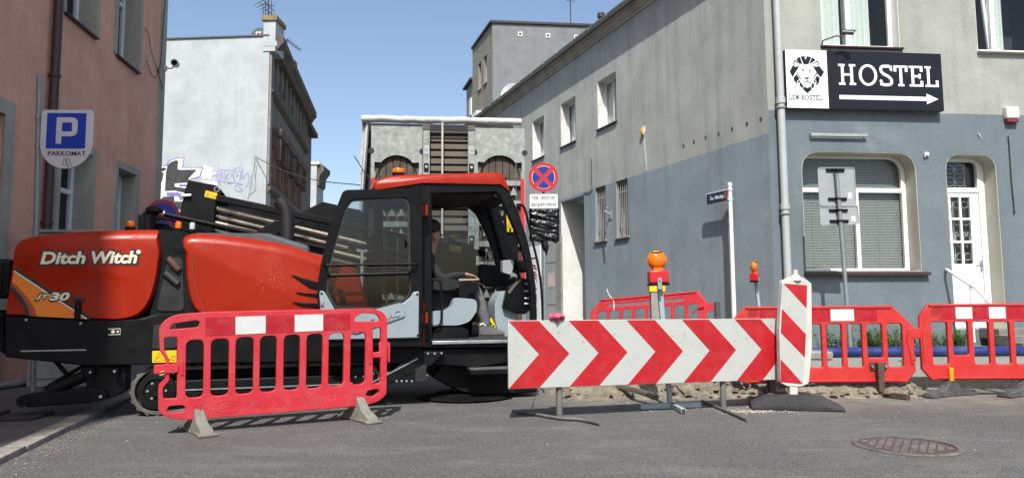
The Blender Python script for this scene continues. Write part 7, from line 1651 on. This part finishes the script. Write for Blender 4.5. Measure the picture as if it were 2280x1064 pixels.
# pink rag on the top edge
a = BDF.at(1240, 708, .01); mb = MB(BDF); rg = []
for k in range(7):
    f = k / 6; rr = .075 * math.sin(math.pi * min(max(f, .06), .94)) ** .6; rg.append([(a[0] - .075 + .15 * f + .03 * noise.noise(Vector((k * 1.3, j * .9, 1))), .01 + rr * .8 * math.cos(R(j * 36)) + .06 * noise.noise(Vector((k * 1.7, j * 1.3, 4))), zb1 + tl2 * Wb * -.3 + .026 + rr * .42 * math.sin(R(j * 36)) + .045 * noise.noise(Vector((k * 1.9, j * 1.1, 8)))) for j in range(10)])
mb.loft(rg); mb.build('pink_rag', mat('pink_fabric', (.5, .09, .17), .8, var=.2), label='crumpled pink rag on top of the chevron board', cat='rag', smooth_ang=25)
mb = MB(); mb.tube([tuple(Vector(ground(1183, 917)) + Vector((0, 0, .0))), tuple(CAMP + ray(1188, 895) * 6.9), tuple(CAMP + ray(1195, 878) * 6.95), tuple(CAMP + ray(1206, 862) * 7.0)], .006, 5); mb.build('tape_tail', M_twh, label='thin red and white tape tail beside the left board stand', cat='tape')

# ------------------------------------------------------------------ STRIPED DELINEATOR on a rubber base
DLF = Frame((1765 - 1140) / FPX * 7.08, 7.08, 8)
dln = thing('delineator_panel', 'red and white striped upright panel on a black rubber base', 'delineator', tuple(DLF.o), DLF.ang)
Dp = lambda pts: DLF.P(pts)
o_ = fillet(Dp([(1738, 627), (1757, 616), (1786, 618), (1803, 631), (1804, 774), (1797, 852), (1780, 859), (1750, 858), (1734, 850), (1732, 731)]), .015, 3)
M_dfr = mat('delineator_white', (.54, .54, .5), .5, var=.08, dirt=(.35, .33, .28), dirt_amt=.5, dscale=7)
mb = MB(DLF); mb.prism(o_, -.03, .03); dp2 = mb.build('panel', M_dfr, dln, bevel=.012, seg=2)
for pts, m_ in (([(1744, 631), (1797, 635), (1796, 687)], M_br), ([(1741, 634), (1744, 631), (1796, 687), (1794.5, 744), (1741, 687)], M_bw), ([(1741, 687), (1794.5, 744), (1792, 796), (1738.5, 741)], M_br), ([(1738.5, 741), (1792, 796), (1788, 853), (1738, 799)], M_bw), ([(1738, 799), (1787, 854), (1738, 850)], M_br)):
    mb = MB(DLF); mb.prism(DLF.P(pts, -.032), -.033, -.0303); mb.build('stripe', m_, dp2)
a = DLF.at(1771, 618); mb = MB(DLF); mb.lathe([(.055, -.03), (.05, .01), (.03, .03), (.026, .03), (.026, .075), (.001, .08)], (a[0], 0, a[1]), 14); mb.build('top_cap', M_dfr, dp2)
a = DLF.at(1764, 856); mb = MB(DLF); mb.box(a[0] - .04, a[0] + .04, -.025, .025, .11, a[1]); mb.build('foot_peg', M_dfr, dp2)
g0, g1, g2, g3 = ground(1688, 899), ground(1862, 908), ground(1800, 872), ground(1662, 884)
mb = MB(); cx_, cy_ = DLF.o.x, DLF.o.y + .02
B2 = Frame(cx_ - .02, cy_ + .03, -14)
pr = [(-.42, .0), (-.42, .05), (-.3, .115), (-.1, .14), (.12, .14), (.25, .12), (.43, .03), (.43, 0)]
mb = MB(B2); mb.loft([[(x, -.2, max(z * .35, .0) + .003) for x, z in pr], [(x, -.13, z + .003) for x, z in pr], [(x, .13, z + .003) for x, z in pr], [(x, .2, max(z * .35, 0) + .003) for x, z in pr]]); bs = mb.build('rubber_base', M_matte, dln, bevel=.01)
for x_ in (-.2, .2): mb = MB(B2); mb.box(x_ - .05, x_ + .05, -.08, .08, .115, .132 if x_ < 0 else .138); mb.build('base_recess', M_footb, bs)

# ------------------------------------------------------------------ WARNING LAMPS
M_lred = mat('lamp_red_housing', (.5, .012, .02), .3, var=.05)
M_amb2 = mat('amber_lamp_lens', (.66, .15, .006), .12, var=.12, scale=30)
M_bgrey = mat('grey_square_tube', (.3, .36, .39), .5, .1, var=.08)
gb = ground(1492, 908)
tp = CAMP + ray(1466, 622) * ((gb - CAMP).xy.length / ray(1466, 622).xy.length)
l1 = thing('warning_lamp', 'round amber warning lamp with red box on a grey square tube stand', 'warning lamp', (gb.x, gb.y, 0))
def sq_tube(p, q, w_, par, name, m_):
    p, q = Vector(p), Vector(q); d = (q - p).normalized(); a = d.cross(Vector((0, 1, 0))).normalized() if abs(d.y) < .9 else d.cross(Vector((0, 0, 1))).normalized(); b = d.cross(a)
    mb = MB(); mb.loft([[tuple(c + a * w_ * sx + b * w_ * sy) for sx, sy in ((-1, -1), (1, -1), (1, 1), (-1, 1))] for c in (p, q)]); return mb.build(name, m_, par, bevel=.003, seg=1)
sq_tube((gb.x, gb.y, .06), tuple(tp + Vector((.01, .02, .0))), .024, l1, 'upright', M_bgrey)
e0, e1, e2 = ground(1425, 912), ground(1560, 907), ground(1522, 922)
sq_tube((e0.x, e0.y, .03), (e1.x, e1.y, .03), .024, l1, 'base_bar', M_bgrey); sq_tube((gb.x + .02, gb.y - .03, .031), (e2.x, e2.y, .031), .023, l1, 'base_bar', M_bgrey)
mb = MB(); d = (e2 - gb).normalized(); c = Vector((e2.x, e2.y, .031)); sq_tube(tuple(c + d * .001), tuple(c + d * .003), .017, l1, 'tube_mouth', M_dark)
def lamp(par, c, sc, yaw, tilt):
    LFm = Matrix.Translation(c) @ Matrix.Rotation(yaw, 4, 'Z') @ Matrix.Rotation(tilt, 4, 'Y') @ Matrix.Scale(sc, 4)
    mb = MB(); mb.M = LFm; mb.box(-.095, .095, -.06, .06, -.05, .075); bx = mb.build('battery_box', M_lred, par, bevel=.012 * sc, seg=2)
    mb = MB(); mb.M = LFm; mb.box(-.1, .1, -.065, .065, -.075, -.052); mb.build('box_base', M_blk, bx, bevel=.004)
    mb = MB(); mb.M = LFm; mb.box(-.02, .02, -.075, -.061, -.11, .0); mb.build('clip', M_steel, bx)
    mb = MB(); mb.M = LFm; mb.lathe([(.001, -.005), (.008, -.005), (.008, .012), (.001, .012)], (0, -.087, -.02), 8, 'Y'); mb.build('bolt', M_steel, bx)
    mb = MB(); mb.M = LFm; mb.box(-.045, .045, -.04, .04, .0755, .1); mb.build('neck', M_amber, bx)
    mb = MB(); mb.M = LFm; mb.lathe([(.001, -.055), (.05, -.05), (.08, -.03), (.09, -.012), (.09, .012), (.08, .03), (.05, .05), (.001, .055)], (0, 0, .175), 28, 'Y'); ln_ = mb.build('lens', M_amb2, bx)
    mb = MB(); mb.M = LFm; mb.tube([(.0905 * math.cos(R(a)), 0, .175 + .0905 * math.sin(R(a))) for a in range(0, 360, 15)], .008, 6, closed=True); mb.build('lens_rim', M_amber, ln_)
    mb = MB(); mb.M = LFm; mb.tube([(.05, -.02, .255), (0, -.05, .25), (-.05, -.02, .255), (0, .02, .268)], .005, 5, closed=True); mb.build('lens_guard', M_blk, ln_)
dd_ = (gb - CAMP).xy.length
def at_d(px, py, d): r_ = ray(px, py); return CAMP + r_ * (d / r_.xy.length)
lamp(l1, at_d(1465, 619, dd_ - .03), 1.02, 0, R(-2))
l2 = thing('warning_lamp', 'small amber warning lamp turned sideways near the hostel corner', 'warning lamp', tuple(at_d(1700, 760, 10.6).xy) + (.2,))
p0, p1 = at_d(1699, 745, 10.6), at_d(1683, 628, 10.6); sq_tube(tuple(p0 - Vector((0, 0, .12))), tuple(p1), .02, l2, 'upright', M_bgrey); lamp(l2, at_d(1680, 618, 10.5), .86, R(62), R(-3))
mb = MB(); mb.M = Matrix.Translation((p0.x, p0.y, pzr(p0.y))); mb.box(-.22, .22, -.2, .2, .0, .1); mb.build('base_block', M_matte, l2, bevel=.02)
# yellow topped white marker post behind the first lamp
c = at_d(1463, 700, 10.4); mk = thing('marker_post', 'pale post with yellow cap behind the first warning lamp', 'post', (c.x, c.y, pzr(c.y)))
mb = MB(); mb.M = Matrix.Translation((c.x, c.y, 0)); zt = at_d(1463, 650, 10.4).z; mb.box(-.09, .09, -.06, .06, .15, zt); mb.build('post', M_conc, mk, bevel=.008); mb = MB(); mb.M = Matrix.Translation((c.x, c.y, 0)); mb.box(-.115, .115, -.07, .07, zt, at_d(1463, 634, 10.4).z); mb.build('cap', M_yel, mk, bevel=.01)
# iron bollard stub
c = at_d(1597, 690, 11.4); zt = at_d(1597, 672, 11.4).z; mb = MB(); mb.M = Matrix.Translation((c.x, c.y, 0)); mb.lathe([(.045, .15), (.045, zt), (.035, zt), (.034, zt - .04), (.001, zt - .04)], (0, 0, 0), 14); mb.build('bollard', mat('dark_iron_bollard', (.08, .08, .078), .6, .3, var=.3), label='short dark iron pipe bollard between back barrier and street name post', cat='bollard')
# blue pipe on the pavement
M_blue = mat('blue_pipe', (.008, .023, .13), .3, var=.1, dirt=(.3, .3, .28), dirt_amt=.15)
z_ = pzr(10.6) + .076; pA, pB = Vector((3.2, 10.62, z_)), Vector((12, 10.75, z_)); mb = MB(); mb.tube([tuple(pA.lerp(pB, k / 8)) for k in range(9)], .075, 20); mb.build('water_pipe', M_blue, label='long blue plastic water pipe lying along the pavement', cat='pipe')
c = at_d(1815, 782, 11.3); mb = MB(); rnd = random.Random(2)
mb.M = Matrix.Translation((c.x, c.y, pzr(c.y))); mb.loft([[((-.2 + .4 * i) * 1 + rnd.uniform(-.03, .03), -.12 + .24 * j + rnd.uniform(-.04, .04), z) for i, j in ((0, 0), (1, 0), (1, 1), (0, 1))] for z in (0, .07, .12)]); mb.build('concrete_chunk', M_conc, label='broken concrete chunk beside the blue pipe near the corner', cat='rubble', bevel=.02)
pts = [at_d(1372, 858, 8.15), at_d(1420, 870, 7.75), at_d(1462, 884, 7.45)]; mb = MB(); mb.tube([tuple(p) for p in pts], .03, 10); mb.build('dark_pipe', M_pipe_s, label='dark steel pipe slanting out of the dug earth behind the board', cat='pipe')
pts = [at_d(1505, 858, 7.9), at_d(1513, 868, 7.75), at_d(1523, 877, 7.6)]; mb = MB(); mb.tube([tuple(p) for p in pts], .009, 6); mb.build('cable_end', M_wire, label='black cable end poking from the earth behind the board', cat='cable')

# ------------------------------------------------------------------ ROAD SIGNS
NSF = Frame((1211 - 1140) / FPX * 14.6, 14.6, 0)
ns = thing('no_stopping_sign', 'round no stopping sign with white text plate above a black wrapped sign', 'sign', tuple(NSF.w(0, 0, .27)))
zc = NSF.z(1210, 395); rad = NSF.s(1243, 395) - NSF.s(1210, 395); cx = NSF.s(1210, 395)
mb = MB(NSF); mb.cyl((cx + .0, .05, .2), (cx, .05, zc + rad), .03, seg=12); mb.build('post', M_post, ns)
M_ns_r = mat('traffic_red', (.45, .01, .013), .4, var=.05); M_ns_b = mat('traffic_blue', (.007, .014, .21), .4, var=.05)
mb = MB(NSF); mb.prism(circ(cx, zc, rad, 40), -.006, .01); dsk = mb.build('disc', M_ns_r, ns)
for q_0 in (0, 90, 180, 270):
    r1 = rad * .77; d0 = rad * .12
    pts = [(r1 * math.cos(R(a)), r1 * math.sin(R(a))) for a in range(q_0 - 34, q_0 + 35, 4)] + [(d0 * 1.3 * math.cos(R(q_0)), d0 * 1.3 * math.sin(R(q_0)))]
    mb = MB(NSF); mb.prism([(cx + x * 1.02, zc + z * 1.02) for x, z in pts], -.008, -.0062); mb.build('white_edge', M_plate, dsk)
    mb = MB(NSF); mb.prism([(cx + math.cos(R(q_0)) * .006 + x * .95, zc + math.sin(R(q_0)) * .006 + z * .95) for x, z in pts], -.0105, -.0085); mb.build('blue_field', M_ns_b, dsk)
x0, x1, z0, z1 = NSF.s(1178, 448), NSF.s(1243, 448), NSF.z(1210, 465), NSF.z(1210, 431)
mb = MB(NSF); mb.prism(rrect(x0, x1, z0, z1, .02), -.004, .01); pl = mb.build('text_plate', M_ink, ns)
mb = MB(NSF); mb.prism(rrect(x0 + .012, x1 - .012, z0 + .012, z1 - .012, .015), -.007, -.0045); mb.build('plate_face', mat('bright_sign_white', (.75, .77, .76), .4), pl)
h_ = z1 - z0
text_mb('Nie  dotyczy', NSF, x0 + .09 * (x1 - x0), x1 - .1 * (x1 - x0), z0 + .52 * h_, z1 - .1 * h_, -.0095, bold=.012).build('lettering', M_ink, pl)
text_mb('zaopatrzenia', NSF, x0 + .07 * (x1 - x0), x1 - .07 * (x1 - x0), z0 + .1 * h_, z0 + .44 * h_, -.0095, bold=.012).build('lettering', M_ink, pl)
M_bag = mat('black_plastic_bag', (.005, .005, .006), .14, var=.2, bump=.012, bscale=14, spec=.4)
bx0, bx1, bz0, bz1 = NSF.s(1179, 500), NSF.s(1245, 500), NSF.z(1210, 536), NSF.z(1210, 464)
mb = MB(NSF); vs = []; fs = []; nu, nv = 34, 40
for side in (0, 1):
    for j in range(nv + 1):
        for i in range(nu + 1):
            u_, v_ = i / nu, j / nv; s_ = bx0 + (bx1 - bx0) * (u_ + .03 * noise.noise(Vector((v_ * 6, side, 2)))); zz = bz0 + (bz1 - bz0) * v_ - (.07 * max(0, noise.noise(Vector((u_ * 4, 1, 9)))) if v_ < .1 else 0)
            bulge = .05 * min(1, u_ / .06, (1 - u_) / .06, v_ / .05, (1 - v_) / .05); cr = .028 * noise.noise(Vector((u_ * 2.5, v_ * 9 + u_ * 2, side * 4))) + .014 * noise.noise(Vector((u_ * 7, v_ * 20, 3 + side)))
            vs.append((s_, (-.012 - bulge - cr) if side == 0 else (.1 + bulge * .3), zz))
    o0 = side * (nu + 1) * (nv + 1)
    for j in range(nv):
        for i in range(nu): fs.append((o0 + j * (nu + 1) + i, o0 + j * (nu + 1) + i + 1, o0 + (j + 1) * (nu + 1) + i + 1, o0 + (j + 1) * (nu + 1) + i))
mb._add(vs, fs); mb.build('wrapped_sign', M_bag, ns, smooth_ang=60)
mb = MB(NSF); rg = []
for k in range(8):
    f = k / 7; rr = .06 + .05 * math.sin(f * 5) * f; rg.append([(cx + .05 * f + (rr + .04 * noise.noise(Vector((k, j, 5)))) * math.cos(R(j * 45)), .03 + (rr * .7) * math.sin(R(j * 45)), bz0 + .04 - .34 * f + .03 * noise.noise(Vector((j, k * .6, 1)))) for j in range(8)])
mb.loft(rg); mb.build('bag_tail', M_bag, ns, smooth_ang=40)
# grey gate leaf and pale banner against the side wall beyond
s0, s1 = SF.s(1213, 600), SF.s(1241, 600); zt = SF.z(1227, 535)
gt = thing('metal_gate_leaf', 'narrow grey metal door leaf in the side wall behind the wrapped sign', 'door', tuple(SF.w((s0 + s1) / 2, -.03, .27)), SF.ang)
mb = MB(SF); mb.box(s0, s1, -.05, -.002, .2, zt); mb.build('leaf', M_cabn, gt)
for z_ in (1.0, 2.2): mb = MB(SF); mb.box(s0 + .02, s1 - .02, -.06, -.051, z_, z_ + .03); mb.build('cross_rail', M_cabn, gt)
mb = MB(SF); mb.box(s0 + .35, s0 + .75, -.058, -.051, zt - 1.35, zt - .95); mb.build('sticker', mat('pale_pink_sticker', (.6, .45, .45), .6), gt)
mb = MB(SF); mb.box(s1 + .02, s1 + .35, -.06, -.002, .2, zt + .1); mb.build('jamb', M_conc, gt)
s0, s1 = SF.s(1180, 620), SF.s(1206, 620); mb = MB(SF); mb.box(s0, s1, -.04, -.01, .35, SF.z(1193, 548)); bn = mb.build('wall_banner', M_signw, label='tall white banner with red lettering on the side wall behind the cab', cat='banner')
mb = MB(SF); rnd = random.Random(11); x_ = (s0 + s1) / 2; z_ = SF.z(1190, 575)
for k in range(9):
    zz = z_ - .2 * k; st = [(x_ - .22, zz), (x_ + .1, zz - .04), (x_ - .05, zz - .1), (x_ + .18, zz - .13)] if k % 3 else [(x_ - .2, zz - .13), (x_ - .2, zz), (x_ + .15, zz), (x_ + .15, zz - .13)]
    mb.ribbon(st, .05, -.044 - .0004 * k, .003)
mb.build('red_lettering', M_tred, bn)

# street name sign
SNx, SNy = 3.955, 12.73
SN = Frame(SNx, SNy, -68.6)
sn = thing('street_name_sign', 'dark blue street name plate on a white post by the side wall', 'sign', (SNx, SNy, pzr(SNy)), SN.ang)
zt = SN.z(1628, 410); mb = MB(SN); mb.lathe([(.04, .2), (.034, zt - .02), (.042, zt - .02), (.042, zt + .02), (.001, zt + .045)], (0, 0, 0), 14); mb.build('post', M_white, sn)
z1 = (SN.z(1575, 431) + SN.z(1624, 421)) / 2; z0 = (SN.z(1575, 457) + SN.z(1624, 448)) / 2; L0 = SN.s(1574, 445)
mb = MB(SN); mb.box(L0, -.045, -.015, .015, z0, z1); fr_ = mb.build('plate_frame', M_white, sn, bevel=.004)
M_nav = mat('dark_blue_plate', (.018, .035, .07), .4, var=.06); mb = MB(SN); mb.box(L0 + .015, -.06, -.0185, -.0155, z0 + .015, z1 - .015); mb.build('plate_face', M_nav, fr_)
text_mb('Św. Mikołaja', SN, L0 + .12, L0 + .52, z0 + .06, z1 - .055, -.0215, bold=.008).build('lettering', M_signw, fr_)
mb = MB(SN); mb.prism([(-.15, z0 + .07), (-.1, z0 + .04), (-.065, z0 + .07), (-.065, z1 - .04), (-.15, z1 - .04)], -.0215, -.0188); mb.build('crest', mat('crest_red', (.3, .08, .06), .5), fr_)
for z_ in (z0 + .02, z1 - .02): mb = MB(SN); mb.lathe([(.041, -.012), (.048, -.012), (.048, .012), (.041, .012)], (0, 0, z_), 12); mb.build('clamp', M_white, sn)

# signs seen from behind on a leaning post
bp = ground(1894, 790, .24); QF = Frame(bp.x, 11.2, 2)
qs = thing('sign_from_behind', 'two grey sign plates seen from the back on a leaning grey post', 'sign', tuple(QF.w(QF.s(1894, 784), 0, .24)))
a, b = QF.at(1863, 388, -.0), QF.at(1895, 795, 0); mb = MB(QF); mb.tube([(a[0], 0, a[1]), (b[0], 0, pzr(11.2) - .02)], .032, 12); mb.build('post', M_post, qs)
M_back = mat('sign_back_grey', (.3, .33, .34), .55, .1, var=.08, dirt=(.2, .2, .2), dirt_amt=.3)
for pts, r_ in (([(1820, 374), (1901, 374), (1905, 457), (1824, 458)], .04), ([(1824, 461), (1908, 458), (1912, 499), (1826, 501)], .03)):
    mb = MB(QF); P = QF.P(pts, .06); mb.prism(fillet([P[3], P[2], P[1], P[0]], r_, 4), .05, .065); bpn = mb.build('plate', M_back, qs, bevel=.004)
    mb = MB(QF); mb.ribbon(fillet([P[3], P[2], P[1], P[0]], r_, 4), .012, .04, .011, closed=True); mb.build('folded_edge', M_back, bpn)
    zl, zh = P[3][1], P[0][1]
    for f in ((.17, .93) if zh - zl > .4 else (.2, .8)):
        z_ = zl + (zh - zl) * f; xm = a[0] + (b[0] - a[0]) * (a[1] - z_) / (a[1] - b[1]); mb = MB(QF); mb.box(xm - .15, xm + .15, .03, .049, z_ - .022, z_ + .022); rl_ = mb.build('mounting_rail', M_mblk, bpn); mb = MB(QF); mb.lathe([(.033, -.012), (.042, -.012), (.042, .012), (.033, .012)], (xm, 0, z_), 12); mb.build('clamp_ring', M_mblk, rl_)
    mb = MB(QF); xs_ = P[2][0] - .09; mb.box(xs_ - .03, xs_ + .03, .046, .0495, zl + (zh - zl) * .2, zl + (zh - zl) * .2 + .08); mb.build('sticker', M_signw, bpn)
